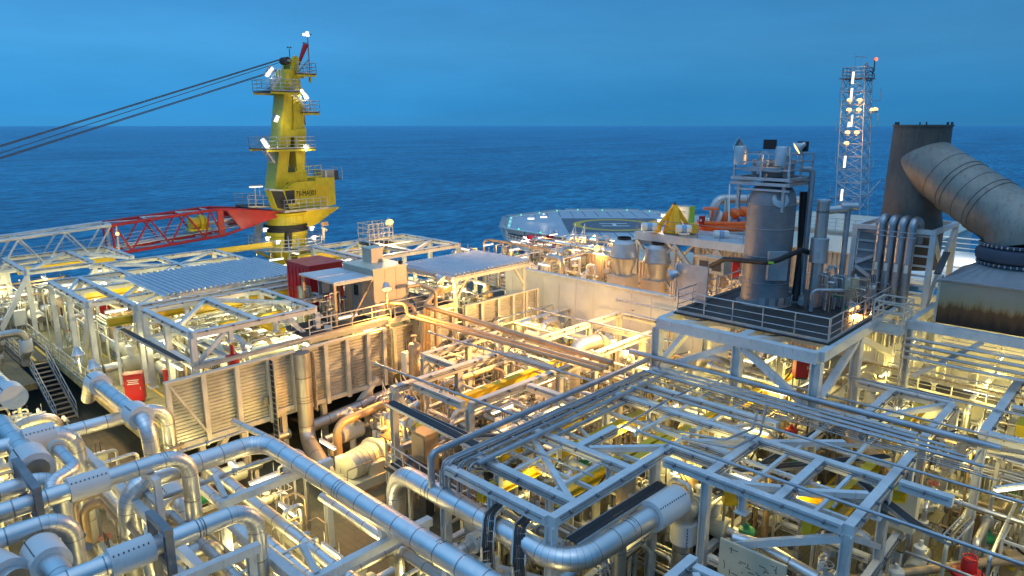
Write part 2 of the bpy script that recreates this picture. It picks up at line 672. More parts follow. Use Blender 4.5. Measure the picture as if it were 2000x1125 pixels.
# painted walkway lines
wl = MB()
for (a, b_, c, d) in ((11.3, 34.6, 11.42, 52), (9.45, 53.3, 9.6, 60), (10.2, 53.3, 10.34, 57), (10.6, 34.2, 13, 34.34), (13.0, 35, 13.12, 52), (13.0, 34.9, 18, 35.02), (14.6, 45, 14.72, 60)):
    wl.box(((a + c) / 2, (b_ + d) / 2, -15.292), (c - a, d - b_, .008))
struct(wl.build('walkway_line_upper', 'line'))
wl = MB()
for (a, b_, c, d) in ((31.5, 10.6, 40, 10.75), (31.5, 8.9, 40, 9.05), (24, 6.6, 31.5, 6.72), (15.5, 14.0, 30, 14.12), (3.5, 20, 3.62, 33), (6.2, 14, 6.32, 26), (8, 21.5, 14, 21.62)):
    wl.box(((a + c) / 2, (b_ + d) / 2, -17.986), (c - a, d - b_, .008))
struct(wl.build('walkway_line_main', 'line'))
struct(MB().poly([(3, 48.5), (8.55, 48.5), (8.55, 73), (3, 73)], -15.7, -15.31).build('upper_deck_wing', 'deck'))
struct(MB().poly([(31.4, 9.05), (40.1, 9.05), (40.1, 10.6), (31.4, 10.6)], -18.02, -17.992).build('walkway_plate', 'deck_olive'))
# ---------------------------------------------------------------- steel frames
def frame(name, label, group, z, A=(), B=(), cols=(), br=(), w=.3, h=.34, mat='steel', zc=-18., cw=.3, base=None):
    """A: (y,x0,x1) beams along x; B: (x,y0,y1) beams along y; br: (x0,y0,x1,y1) level braces; cols: (x,y[,z0])"""
    b0 = base or (cols[0][:2] if cols else (0, 0))
    T = thing(name, label, 'steel frame', (b0[0], b0[1], zc), group)
    zz = z - h / 2
    for y, x0, x1 in A:
        MB().beam((x0, y, zz), (x1, y, zz), w, h).build('beam', mat, T)
    for x, y0, y1 in B:
        s = 1 if y1 > y0 else -1
        MB().beam((x, y0 + s * w * .505, zz - .002), (x, y1 - s * w * .505, zz - .002), w, h - .006).build('beam', mat, T)
    cm = MB()
    for i, (y, x0, x1) in enumerate(A):
        for k in range(2 if len(label) % 2 else 1):
            o = w / 2 + .04 + .07 * k
            cm.tube((x0 + .2, y - o, z - .06 - .05 * k), (x1 - .2, y - o, z - .06 - .05 * k), .022, 5)
        n = int(abs(x1 - x0) / 1.3)
        for q in range(n):
            x = x0 + (q + .5) * (x1 - x0) / n
            cm.box((x, y - w / 2 - .06, z - .05), (.07, .14, .1))
    for i, (x, y0, y1) in enumerate(B):
        a, b = min(y0, y1), max(y0, y1)
        for k in range(2 if i % 2 else 1):
            o = w / 2 + .04 + .07 * k
            cm.tube((x - o, a + .25, z - .1 - .05 * k), (x - o, b - .25, z - .1 - .05 * k), .022, 5)
        n = int((b - a) / 1.3)
        for q in range(n):
            y = a + (q + .5) * (b - a) / n
            cm.box((x - w / 2 - .06, y, z - .09), (.14, .07, .1))
    if cm.v:
        cm.build('conduit', 'galv_dark', T)
    for c in cols:
        zb = c[2] if len(c) > 2 else zc
        MB().ibeam((c[0], c[1], zb), (c[0], c[1], z - h - .001), cw, cw, .04).build('column', mat, T)
        m = MB().box((c[0], c[1], zb + .02), (cw * 1.7, cw * 1.7, .04))
        m.build('base_plate', mat, T)
    for x0, y0, x1, y1 in br:
        d = V((x1 - x0, y1 - y0, 0)).normalized() * .18
        MB().beam((x0 + d.x, y0 + d.y, zz + .01), (x1 - d.x, y1 - d.y, zz + .01), w * .72, h * .62).build('brace', mat, T)
    return T


def vbrace(T, p, q, w=.2, mat='steel'):
    return MB().beam(p, q, w, w).build('brace', mat, T)


def hanger(T, x, y, z, d=.75, mat='steel'):
    m = MB().ibeam((x, y, z - d), (x, y, z), .22, .22, .03)
    m.box((x, y, z - d - .02), (.42, .42, .04))
    m.build('hanger', mat, T)


GS = 'open steel frames over the process decks'
# right foreground frame
F1 = frame('steel_frame', 'pale blue-lit roof frame nearest the big U-shaped foreground pipe', GS, -11.8,
           A=[(12.45, 14.7, 21.65), (14.95, 19.2, 21.55), (17.5, 14.7, 29)],
           B=[(14.7, 12.45, 17.5), (15.95, 12.45, 17.3), (19.1, 12.45, 17.3), (21.65, 12.45, 10.4)],
           cols=[(14.7, 12.45), (14.7, 17.5), (20.6, 12.45), (19.1, 17.5), (24.5, 17.5), (29, 17.5)],
           br=[(18.5, 16.6, 15.98, 12.7), (19.3, 14.75, 21.65, 12.5)])
for x, y in ((14.7, 15.1), (15.95, 13.6), (15.95, 16), (19.1, 13.4), (19.1, 15.9)):
    hanger(F1, x, y, -12.14)
# thin secondary steel
for T, pts in ((F1, (((16.2, 13.7, -12.05), (18.9, 13.7, -12.05)), ((16.2, 15.6, -12.05), (18.9, 15.6, -12.05)), ((19.3, 16.4, -12.05), (24.3, 16.4, -12.05)), ((17.5, 12.7, -12.2), (17.5, 17.2, -12.2)), ((20.3, 12.7, -12.2), (20.3, 17.2, -12.2)), ((23.2, 12.6, -12.2), (23.2, 17.2, -12.2)), ((21.8, 14.2, -12.05), (28.6, 14.2, -12.05)), ((25.5, 11.2, -12.2), (25.5, 17.2, -12.2)), ((27.2, 10.6, -12.2), (27.2, 17.2, -12.2)), ((21.8, 12.6, -12.05), (28.6, 12.6, -12.05)), ((19.3, 12.8, -12.3), (21.4, 16.9, -12.3)), ((24.6, 14.3, -12.3), (28.4, 17.2, -12.3)), ((24.8, 12.4, -12.3), (28.4, 10.6, -12.3))))),:
    for p, q in pts:
        MB().beam(p, q, .12, .14).build('beam', 'steel', T)
vbrace(F1, (14.7, 12.6, -14.2), (14.7, 15.2, -14.9), .22)
F2 = frame('steel_frame', 'pale roof frame with zigzag braces above the olive walkway deck', GS, -11.8,
           A=[(10.35, 20.6, 24.5), (7.9, 20.6, 24.5), (5.65, 20.6, 27.4)],
           B=[(20.6, 12.2, 5.65), (24.5, 17.3, 5.65), (24.7, 5.5, 3.6), (22.6, 12.3, 10.4), (26.4, 17.2, 10.2)],
           cols=[(20.6, 5.65), (24.5, 5.65), (24.5, 11.9), (27.3, 5.65), (20.6, 10.35)],
           br=[(24.5, 10.1, 26.8, 7.7), (20.7, 9.6, 21.66, 8.0), (21.66, 7.8, 23.3, 5.75), (22.4, 12.3, 24.4, 10.5)])
for p, q in (((21.6, 10.2, -12.2), (21.6, 5.9, -12.2)), ((23.1, 10.2, -12.2), (23.1, 5.9, -12.2)), ((20.8, 9.1, -12.05), (24.3, 9.1, -12.05)), ((20.8, 6.8, -12.05), (24.3, 6.8, -12.05)), ((24.7, 9.0, -12.05), (28.8, 9.0, -12.05)), ((24.7, 7.2, -12.05), (28.8, 7.2, -12.05)), ((26.4, 10, -12.2), (26.4, 5.9, -12.2)), ((26.6, 8.9, -12.3), (28.8, 5.9, -12.3))):
    MB().beam(p, q, .12, .14).build('beam', 'steel', F2)
for x, y in ((20.6, 9), (22, 7.9), (24.5, 15.2), (24.5, 13), (22.2, 10.35), (23.4, 5.65)):
    hanger(F2, x, y, -12.14, .6)
vbrace(F2, (20.6, 5.8, -12.3), (20.6, 9.2, -14.1), .24)
vbrace(F2, (20.8, 5.65, -12.3), (24.3, 5.65, -14.3), .2)
# lower tier of the same bays
for nm, lab, A, B, cs in (
        ('steel_frame', 'lower steel tier under the zigzag braced roof frame', [(10.35, 20.75, 24.35), (5.65, 20.75, 27.2)], [(20.6, 10.2, 5.8), (24.5, 11.7, 5.8)], [(22.6, 5.65), (22.6, 10.35)]),
        ('steel_frame', 'lower steel tier under the roof frame nearest the U-shaped pipe', [(17.5, 14.9, 24.3), (12.45, 14.9, 20.4)], [(14.7, 12.6, 17.3), (19.1, 12.6, 17.3)], [(17, 12.45), (17, 17.5)])):
    frame(nm, lab, GS, -14.9, A, B, cs, w=.24, h=.28)
# right edge frames
F3 = frame('steel_frame', 'tan sodium-lit frame with one diagonal right of the vessel platform', GS, -11.8,
           A=[(8.1, 29.4, 33.8), (5.7, 29.1, 33.8)],
           B=[(33.8, 9.8, 5.6), (29.2, 9.8, 5.8)],
           cols=[(29.3, 9.9), (33.8, 9.7), (33.8, 5.6), (29.2, 5.7)],
           br=[(29.6, 8.0, 33.7, 5.9)])
F4 = frame('steel_frame', 'tall grey frame running out of the picture at its lower right edge', GS, -11.6,
           A=[(4.05, 30.8, 38.6)], B=[(30.8, 4.05, -3), (34.6, 3.9, -3)],
           cols=[(31.0, 4.05), (38.5, 4.05), (34.6, -3)], w=.34)
F5 = frame('steel_frame', 'low pale frame in the bottom right foreground below the U-shaped pipe', GS, -13.0,
           A=[(9.1, 14.6, 17.6), (6.6, 15.4, 18.4)], B=[(17.2, 9.0, 4.6), (14.8, 9.0, 5)],
           cols=[(14.8, 9.1), (17.2, 9.1), (17.2, 5.2), (14.8, 5.2)], br=[(15, 6.8, 17.1, 8.8)])
# centre frame, lit orange
F6 = frame('steel_frame', 'orange-lit open frame between louvred wall and blue-lit pipe bundle', GS, -11.8,
           A=[(24.95, 17.9, 25.2), (20.95, 19.1, 28.2), (27.7, 21.9, 28.2)],
           B=[(19.0, 24.8, 21.1), (22.0, 27.6, 25.1), (22.6, 20.8, 17.8), (25.2, 24.8, 21.1), (28.1, 27.5, 21.1)],
           cols=[(17.95, 24.95), (19.1, 20.95), (22, 27.7), (22, 24.95), (25.2, 20.95), (28.1, 27.7), (28.1, 20.95), (25.2, 27.7)], mat='steel_warm')
vbrace(F6, (18.1, 24.95, -12.2), (19.3, 24.95, -14), .18, 'steel_warm')
vbrace(F6, (22.2, 27.7, -12.2), (23.6, 27.7, -14), .18, 'steel_warm')
F7 = frame('steel_frame', 'orange-lit frame standing against the white blast wall', GS, -11.8,
           A=[(25.1, 28.4, 36.2), (21.2, 28.5, 36.2)],
           B=[(33, 24.9, 21.4), (36.2, 24.9, 21.4)],
           cols=[(33, 25.1), (36.2, 25.1), (33, 21.2), (36.2, 21.2)], mat='steel_warm')
F8 = frame('steel_frame', 'lower steel tier in the orange-lit centre bay', GS, -14.9,
           A=[(24.95, 18.1, 28), (27.7, 22.2, 36), (20.95, 19.3, 36)], B=[(22, 27.5, 21.1), (28.1, 27.5, 21.1), (33, 24.9, 21.1)],
           cols=[(24, 24.95), (30.5, 27.7), (30.5, 20.95)], w=.24, h=.28, mat='steel_warm')

# left module frames
L1 = frame('steel_frame', 'white front frame above the red cabinet at the left louvred wall', GS, -10.4,
           A=[(35.7, 13.2, 20.4), (42.6, 13.2, 20.4)],
           B=[(13.2, 35.7, 42.6), (16.8, 35.7, 42.6), (20.4, 35.7, 42.6)],
           cols=[(13.2, 35.7, -15.3), (13.2, 42.6, -15.3), (20.4, 35.7, -15.3), (20.4, 42.6, -15.3), (13.2, 39.2, -15.3)],
           br=[(13.3, 37.8, 16.7, 42.4), (17, 42.4, 20.3, 38)], zc=-15.3)
vbrace(L1, (13.4, 35.7, -12.1), (14.9, 35.7, -10.8), .2)
vbrace(L1, (20.2, 35.7, -12.6), (18.6, 35.7, -10.8), .24)
for x, y in ((15.2, 35.7), (17.8, 35.7), (19.4, 42.6), (15.6, 42.6), (16.8, 38)):
    hanger(L1, x, y, -10.74, .6)
L1b = frame('steel_frame', 'white second tier of the front frame above the left louvred wall', GS, -12.1,
            A=[(35.7, 13.4, 20.2), (42.6, 13.4, 20.2)], B=[(13.2, 35.9, 39), (13.2, 39.4, 42.4), (20.4, 35.9, 42.4)], cols=[(16.8, 42.6, -15.3)], zc=-15.3, w=.26, h=.3)
L2 = frame('steel_frame', 'long white frame carrying the corrugated blue roof on the left', GS, -10.4,
           A=[(43.7, 13.2, 24.6), (46.6, 11.4, 24.6), (50.9, 11.4, 24.6), (55.2, 11.4, 24.6), (59.5, 15, 24.6)],
           B=[(11.4, 46.6, 55.2), (13.2, 43.7, 55.2), (16, 46.8, 59.5), (20, 51, 59.5), (24.6, 43.7, 59.5), (18, 43.8, 46.5), (22, 43.8, 46.5)],
           cols=[(11.4, 46.6, -15.3), (13.2, 43.7, -15.3), (11.4, 55.2, -15.3), (16, 59.5, -15.3), (24.6, 43.7, -15.3), (24.6, 51, -15.3), (24.6, 59.5, -15.3), (11.4, 50.9, -15.3), (18, 46.6, -15.3)],
           br=[(11.5, 51, 13.1, 55), (13.4, 46.8, 15.9, 50.8), (13.4, 55, 15.9, 51), (16.2, 51.2, 19.8, 55), (16.2, 59.2, 19.8, 55.4), (20.2, 55.4, 24.4, 59.3), (20.2, 55, 24.4, 51.2), (13.3, 44, 15.8, 46.4)], zc=-15.3)
vbrace(L2, (11.4, 46.7, -10.8), (11.4, 49.6, -15.2), .24)
vbrace(L2, (13.2, 43.9, -10.8), (13.2, 46.4, -15.2), .24)
for x, y in ((14.5, 46.6), (12.2, 50.9), (15, 55.2), (18.2, 55.2), (22.4, 50.9), (20.4, 59.5)):
    hanger(L2, x, y, -10.74, .55)
L3 = frame('steel_frame', 'white far left frame in front of the lattice boom', GS, -10.4,
           A=[(60.4, 11.1, 15.6), (68, 11.2, 18.6)], B=[(11.1, 60.4, 68), (15.6, 60.6, 67.8), (18.6, 61, 67.8)],
           cols=[(11.1, 60.4, -15.3), (11.2, 68, -15.3), (15.6, 60.4, -15.3), (18.6, 68, -15.3)],
           br=[(11.3, 60.7, 15.4, 67.7), (15.8, 67.7, 18.4, 61)], zc=-15.3)
vbrace(L3, (11.1, 60.2, -10.8), (8.6, 60.2, -15.2), .3)
vbrace(L3, (15.6, 60.2, -10.8), (13.2, 60.2, -14.2), .2)
struct(MB().poly([(8, 62.6), (38, 62.6), (38, 70), (8, 70)], -15.6, -15.31).build('upper_deck_extension', 'deck'))
L4 = frame('steel_frame', 'white roof frame behind the beige cabin, right of the yellow crane', GS, -9.2,
           A=[(48.4, 27.8, 36.6), (41.2, 27.8, 36.6), (44.6, 27.9, 36.5)], B=[(27.8, 48.4, 41.2), (32, 48.4, 41.3), (36.6, 48.4, 41.2)],
           cols=[(27.8, 48.4, -15.3), (36.6, 48.4, -15.3), (36.6, 41.2, -15.3), (32, 48.4, -15.3), (36.6, 44.8, -15.3)],
           br=[(28, 44.8, 31.8, 48.2), (32.2, 48.2, 36.4, 44.8), (32.2, 41.4, 36.4, 44.4)], zc=-15.3)
L5 = frame('steel_frame', 'white inner frame left of the red container', GS, -10.6,
           A=[(38.4, 20.6, 23.4), (43, 20.6, 24.3)], B=[(22.6, 38.6, 42.8)], cols=[(20.8, 38.4, -15.3), (23.3, 38.4, -15.3), (22.6, 43, -15.3)], zc=-15.3, w=.24, h=.28)


# ---------------------------------------------------------------- yellow runway beams
def runway(label, p, q, mat='yellow', w=.34, h=.5, hang=0):
    T = thing('runway_beam', label, 'crane beam', (V(p) + V(q)) / 2, 'yellow runway beams')
    MB().ibeam(p, q, w, h, .045).build('girder', mat, T)
    d = (V(q) - V(p)).normalized()
    for e in (p, q):
        MB().beam(V(e) - d * .03, V(e) + d * .03, w * .9, h * .9).build('end_stop', mat, T)
    return T


runway('yellow runway beam nearest the foreground frame corner', (15.2, 16.2, -12.78), (27, 15.9, -12.78))
runway('yellow runway beam beside the grey pipe bundle', (16.9, 17.75, -12.8), (23, 17.75, -12.8))
runway('olive yellow runway beam below the zigzag braces', (21.5, 10.1, -13.0), (26.2, 5.5, -13.0), 'yellow', .36, .55)
runway('yellow runway beam crossing the deep centre-right bay', (20.8, 13.6, -12.8), (28, 13.6, -12.8))
runway('second yellow runway beam beside the nearest frame corner', (16.6, 14.2, -12.78), (24, 14.0, -12.78))
runway('yellow runway beam under the olive walkway braces', (21, 7.0, -12.7), (27.2, 6.8, -12.7))
runway('yellow runway beam in the orange-lit centre bay', (20, 23.2, -12.8), (28, 23.2, -12.8))
runway('yellow runway beam under the platform with the grey vessel', (29.5, 13.8, -13.2), (40, 13.8, -13.2))
runway('yellow runway beam at the right edge behind the tall grey frame', (33.4, 3.2, -12.2), (41, 3.2, -12.2))
runway('yellow runway beam in the lower right bay near the red valve', (30, 7.2, -13.0), (37, 7.2, -13.0))
runway('yellow runway beam above the tall red cabinet', (11.8, 44.6, -11.4), (16.5, 44.6, -11.4))
runway('yellow runway beam beneath the front edge of the left roof', (16.2, 43.0, -11.2), (24.4, 43.0, -11.2))
runway('yellow runway beam inside the front left frame', (16.2, 39.4, -11.5), (20.2, 39.4, -11.5))
runway('yellow runway beam ending at the front left frame corner', (18.6, 36.4, -11.7), (18.6, 41, -11.7))
runway('yellow runway beam hung at the left end of the long frame', (11.6, 52.6, -11.3), (16, 52.6, -11.3))
runway('yellow runway beam under the far left frame', (11.4, 65, -11.2), (18.4, 65, -11.2))
runway('yellow runway beam behind the left corrugated roof', (16.4, 57, -11.2), (24, 57, -11.2))
runway('thick yellow girder beside the crane pedestal', (27.2, 49.6, -10.4), (36.6, 49.6, -10.4), 'yellow', .5, .75)
runway('short yellow runway beam in front of the crane pedestal', (25, 61.5, -11), (31, 61.5, -11))


# ---------------------------------------------------------------- louvred walls
def ribbed(T, x0, x1, y, z0, z1, n, mat='louvre', d=.055):
    """horizontally ribbed sheet in the plane y"""
    m = MB()
    vs, fs = [], []
    dz = (z1 - z0) / n
    prof = []
    for i in range(n):
        zb = z0 + i * dz
        prof += [(0, zb), (-d, zb + dz * .12), (-d * .85, zb + dz * .62), (0, zb + dz * .8)]
    prof.append((0, z1))
    for yy, z in prof:
        vs += [(x0, y + yy, z), (x1, y + yy, z)]
    for i in range(len(prof) - 1):
        fs.append((2 * i, 2 * i + 1, 2 * i + 3, 2 * i + 2))
    m.add(vs, fs)
    m.box(((x0 + x1) / 2, y + .06, (z0 + z1) / 2), (x1 - x0 - .02, .04, z1 - z0 - .02))
    return m.build('ribbed_sheet', mat, T)


def louvre_wall(label, xs, y, z0, z1, diag=None, low=0.35, n=17, mat='steel_warm'):
    T = thing('louvred_wall', label, 'wall', (xs[0], y, z0), 'ribbed wind walls along the left module')
    for a, b in zip(xs[:-1], xs[1:]):
        ribbed(T, a + .01, b - .01, y, z0, z1, n)
    for x in xs:
        m = MB().ibeam((x, y - .2, z0 - low), (x, y - .2, z1 + .04), .24, .2, .03)
        m.build('post', mat, T)
    MB().beam((xs[0] - .12, y - .19, z1 + .09), (xs[-1] + .12, y - .19, z1 + .09), .26, .1).build('top_rail', mat, T)
    MB().beam((xs[0] - .12, y - .02, z0 - .14), (xs[-1] + .12, y - .02, z0 - .14), .3, .26).build('sill_beam', mat, T)
    if diag:
        MB().beam((xs[0] + .1, y - .26, z1 - .1), (xs[1] - .05, y - .26, z0 + .2), .13, .1).build('brace', mat, T)
    return T


louvre_wall('ribbed wall with a diagonal brace left of the dark cable ladder', [10.95, 12.65, 14.35, 16.05], 33.6, -15.25, -12.05, True)
louvre_wall('narrow ribbed wall bay behind the tall grey standpipe', [16.25, 17.5], 33.6, -15.0, -12.05)
louvre_wall('sodium-lit ribbed wall right of the grey standpipe', [18.15, 19.5, 20.9, 22.35, 23.5], 33.6, -15.2, -12.05)
louvre_wall('recessed ribbed wall with an open doorway behind the stairs', [25.0, 26.7], 34.6, -17.8, -12.5, n=22)
louvre_wall('short orange ribbed wall beside the bent brown pipes', [26.6, 28.0, 29.2], 33.8, -15.6, -11.9)
louvre_wall('long orange ribbed wall ending at the white blast wall', [30.2, 31.7, 33.3, 34.8, 36.2, 37.4], 33.6, -17.0, -11.9, n=24)
# supports below the walls
T = thing('support_trestle', 'cream trestle legs carrying the left louvred walls', 'support', (11, 33.8, -18))
for x in (12.4, 14.6, 16.9, 19.4, 22.6):
    MB().ibeam((x, 33.85, -18), (x, 33.85, -15.62), .3, .3, .04).build('leg', 'steel_warm', T)
for (a, b) in (((12.2, 33.85, -17.9), (13.7, 33.85, -15.7)), ((19.6, 33.4, -17.9), (22.9, 33.4, -14.9)), ((22.8, 33.3, -18), (20.2, 29.6, -18.0))):
    MB().beam(a, b, .34, .3).build('brace', 'steel_warm', T)
MB().beam((11, 33.85, -15.46), (23.5, 33.85, -15.46), .3, .3).build('beam', 'steel_warm', T)

# ---------------------------------------------------------------- white blast wall
T = thing('blast_wall', 'smooth white steel blast wall with blue-lit coping, orange glow below', 'wall', (38.5, 28, -18))
MB().box((38.6, 28.2, -14.45), (.16, 19.2, 7.1)).build('plate', 'blast', T)
m = MB()
for k in range(12):
    m.box((38.515, 19.4 + k * 1.6, -14.45), (.012, .03, 7.05))
m.build('plate_seam', 'galv', T)
MB().beam((38.6, 18.5, -10.84), (38.6, 37.9, -10.84), .42, .12).build('coping', 'steel', T)
for y in (19.5, 23, 26.5, 30, 33.5, 37):
    MB().ibeam((38.82, y, -18), (38.82, y, -10.95), .25, .25, .03).build('stiffener', 'steel', T)


# ---------------------------------------------------------------- corrugated roofs
def corr_roof(label, x0, x1, y0, y1, z, pitch, d=.17, mat='roof', slope=0., purl=3, name='corrugated_roof'):
    T = thing(name, label, 'roof', ((x0 + x1) / 2, (y0 + y1) / 2, z), 'corrugated metal roofs')
    n = int((x1 - x0) / pitch)
    dx = (x1 - x0) / n
    prof = []
    for i in range(n):
        x = x0 + i * dx
        prof += [(x, 0), (x + dx * .34, 0), (x + dx * .5, d), (x + dx * .84, d)]
    prof.append((x1, 0))
    vs, fs = [], []
    for x, h in prof:
        for y, zz in ((y0, z), (y1, z + slope)):
            vs.append((x, y, zz + h))
            vs.append((x, y, zz + h - .03))
    for i in range(len(prof) - 1):
        a, b = 4 * i, 4 * (i + 1)
        fs += [(a, b, b + 2, a + 2), (a + 3, b + 3, b + 1, a + 1), (a + 1, b + 1, b, a), (a + 2, b + 2, b + 3, a + 3)]
    MB().add(vs, fs).build('sheet', mat, T)
    for i in range(purl):
        y = y0 + .25 + (y1 - y0 - .5) * i / max(1, purl - 1)
        MB().beam((x0 + .1, y, z - .13 + slope * i / max(1, purl - 1)), (x1 - .1, y, z - .13 + slope * i / max(1, purl - 1)), .16, .18).build('purlin', 'steel', T)
    for k in range(2):
        x = x0 + .02 + k * (x1 - x0 - .04)
        MB().beam((x, y0, z - .06), (x, y1, z - .06 + slope), .08, .12).build('edge_trim', 'steel', T)
    return T


corr_roof('blue-lit corrugated roof on the left module below the crane', 14.9, 24.5, 43.9, 51.6, -10.22, .36)
T = corr_roof('corrugated canopy on posts between cabin and helideck', 29.0, 36.4, 33.2, 38.9, -9.6, .36)
for x, y in ((29.3, 33.4), (36, 33.5), (36, 38.6), (29.3, 38.6), (32.6, 38.6)):
    MB().beam((x, y, -15.3), (x, y, -9.84), .2).build('post', 'steel_warm', T)
for x, s in ((29.3, 1), (36, -1)):
    MB().beam((x, 33.42, -11.3), (x + s * 1.1, 33.42, -9.86), .16).build('brace', 'steel_warm', T)
MB().beam((29.0, 33.3, -9.82), (36.4, 33.3, -9.82), .2, .22).build('beam', 'steel_warm', T)
MB().beam((29.1, 33.5, -9.80), (29.1, 38.8, -9.80), .2, .2).build('beam', 'steel_warm', T)
# flat shelter roof beside the cabin
T = thing('shelter_roof', 'flat blue-lit shelter roof over the red container', 'roof', (24, 38.5, -11.7))
m = MB().poly([(21.2, 35.0), (23.95, 35.0), (23.95, 38.7), (21.2, 38.9)], -9.1, -9.0)
m.build('sheet', 'roof', T)
MB().beam((21.2, 34.94, -9.12), (23.95, 34.94, -9.12), .1, .18).build('gutter', 'steel_warm', T)
MB().beam((21.3, 36.9, -8.985), (23.9, 36.85, -8.985), .08, .03).build('seam', 'steel', T)
for x, y in ((21.35, 35.1), (21.35, 38.7), (23.8, 38.6)):
    MB().beam((x, y, -11.75), (x, y, -9.11), .14).build('post', 'copper', T)
MB().beam((22.2, 35.0, -11.7), (23.95, 34.96, -9.2), .1).build('brace', 'copper', T)

# walkway over the wall
T = thing('walkway', 'raised dark walkway floor behind the louvred walls', 'walkway', (24, 36, -11.8))
MB().poly([(19.0, 34.2), (30.0, 34.2), (30.0, 43), (22.2, 43), (22.2, 37.5), (19.0, 37.5)], -11.83, -11.75).build('grating', 'deck_dark', T)
MB().beam((18.9, 34.1, -11.86), (30.1, 34.1, -11.86), .16, .26).build('edge_beam', 'steel_warm', T)
for x in (20.6, 24.4, 28):
    MB().beam((x, 34.12, -15.3), (x, 34.12, -12.0), .2).build('post', 'steel_warm', T)


# ---------------------------------------------------------------- railings and stairs
RP = {}


def railing(label, pts, mat='galv', h=1.1, step=1.45, r=.026, toe=True, group='handrails around the walkways and platforms'):
    T = thing('railing', label, 'railing', pts[0], group)
    P3 = [V(p) for p in pts]
    for i in range(len(P3) - 1):
        a, b = P3[i], P3[i + 1]
        n = max(1, round((b - a).length / step))
        for k in range(n + (1 if i == len(P3) - 2 else 0)):
            p = a.lerp(b, k / n)
            MB().tube(p, p + V((0, 0, h)), r * 1.15, 6).build('post', mat, T)
    for k, (f, rr, nm) in enumerate(((1, 1.2, 'top_rail'), (.66, .8, 'mid_rail'), (.34, .8, 'mid_rail'))):
        m = MB()
        for a, b in zip(P3[:-1], P3[1:]):
            m.tube(a + V((0, 0, h * f)), b + V((0, 0, h * f)), r * rr, 6)
        m.build(nm, mat, T)
    if toe:
        m = MB()
        for a, b in zip(P3[:-1], P3[1:]):
            m.beam(a + V((0, 0, .07)), b + V((0, 0, .07)), .02, .14)
        m.build('toe_board', mat, T)
    return T


def stairs(label, top, bot, w, side, mat='galv', treadmat='deck_dark', rails=True):
    """side: unit vector across the flight"""
    T = thing('stairway', label, 'stairs', bot, 'steel stair flights')
    top, bot, side = V(top), V(bot), V(side)
    n = max(3, round(abs(top.z - bot.z) / .2))
    for s in (-1, 1):
        o = side * (w / 2 * s)
        MB().beam(bot + o, top + o, .05, .24).build('stringer', mat, T)
        if rails:
            m = MB()
            for hh, rr in ((1.05, .032), (.55, .022)):
                m.tube(bot + o + V((0, 0, hh)), top + o + V((0, 0, hh)), rr, 6)
            for k in range(5):
                p = bot.lerp(top, k / 4) + o
                m.tube(p, p + V((0, 0, 1.05)), .026, 6)
            m.build('handrail', mat, T)
    run = (top - bot)
    run.z = 0
    ang = math.atan2(run.y, run.x)
    for k in range(n):
        p = bot.lerp(top, (k + .5) / n)
        MB().box(p, (.27, w - .06, .04), ang).build('tread', treadmat, T)
    return T


stairs('steel stair flight going down past white-jacketed pipes at the left edge', (9.55, 53, -15.3), (9.75, 48, -18), 1.1, (1, 0, 0), treadmat='copper')
stairs('sodium-lit stair flight beside the louvred wall doorway', (23.8, 31.6, -15.2), (23.2, 27.2, -18), 1.0, (1, 0, 0), 'steel_warm', 'galv_dark')
stairs('second sodium-lit stair flight nearer the centre frame', (21.9, 30.8, -15.2), (20.6, 26.6, -18), .9, (1, 0, 0), 'steel_warm', 'galv_dark')
stairs('small pale stair in front of the crane pedestal', (30.2, 56, -10.6), (28.4, 52.4, -13.2), .8, (.9, -.43, 0))

struct(MB().poly([(9.32, 53.15), (10.8, 53.15), (10.8, 60), (9.32, 60)], -15.32, -15.296).build('walkway_plate_dark', 'deck_dark'))
railing('orange-lit railing of the walkway above the louvred wall', [(19.0, 34.1, -11.75), (24.6, 34.1, -11.75)], 'steel_warm', r=.032)
railing('orange-lit railing of the walkway in front of the beige cabin', [(24.9, 34.1, -11.75), (29.9, 34.1, -11.75), (29.9, 38, -11.75)], 'steel_warm', r=.032)
railing('railing along the left module edge below the tall red cabinet', [(10.5, 52.8, -15.3), (10.5, 34.2, -15.3)])
railing('railing beside the head of the left stairs', [(8.9, 62, -15.3), (8.9, 53, -15.3)])
railing('railing on the right side of the left stair head', [(10.5, 60, -15.3), (10.5, 53.4, -15.3)])
struct(MB().poly([(8.6, 53), (9.3, 53), (9.3, 62.5), (8.6, 62.5)], -15.55, -15.302).build('stair_landing', 'deck_dark'))

# ---------------------------------------------------------------- vessel platform
T = thing('vessel_platform', 'grey steel platform on braced legs carrying the tall vessel', 'platform', (29, 13.5, -12))
zt = -9.3
for p, q in (((28.9, 9.9), (28.9, 17.7)), ((33.9, 10.1), (33.9, 17.5)), ((39.6, 9.9), (39.6, 17.7))):
    MB().beam((p[0], p[1], zt - .25), (q[0], q[1], zt - .25), .42, .5).build('beam', 'steel', T)
for y in (9.9, 13.45, 17.7):
    MB().beam((29.12, y, zt - .25), (39.4, y, zt - .252), .36, .46).build('beam', 'steel', T)
for x in (31.2, 36.4):
    MB().beam((x, 10.1, zt - .3), (x, 17.5, zt - .3), .24, .3).build('joist', 'steel', T)
MB().poly([(30.2, 9.95), (39.5, 9.95), (39.5, 17.65), (30.2, 17.65)], zt - .02, zt + .05).build('grating', 'deck_dark', T)
for x, y in ((28.9, 9.9), (28.9, 13.45), (28.9, 17.7), (39.6, 9.9), (39.6, 17.7), (34, 9.9)):
    MB().ibeam((x, y, -12.0), (x, y, zt - .5), .42, .42, .05).build('leg', 'steel', T)
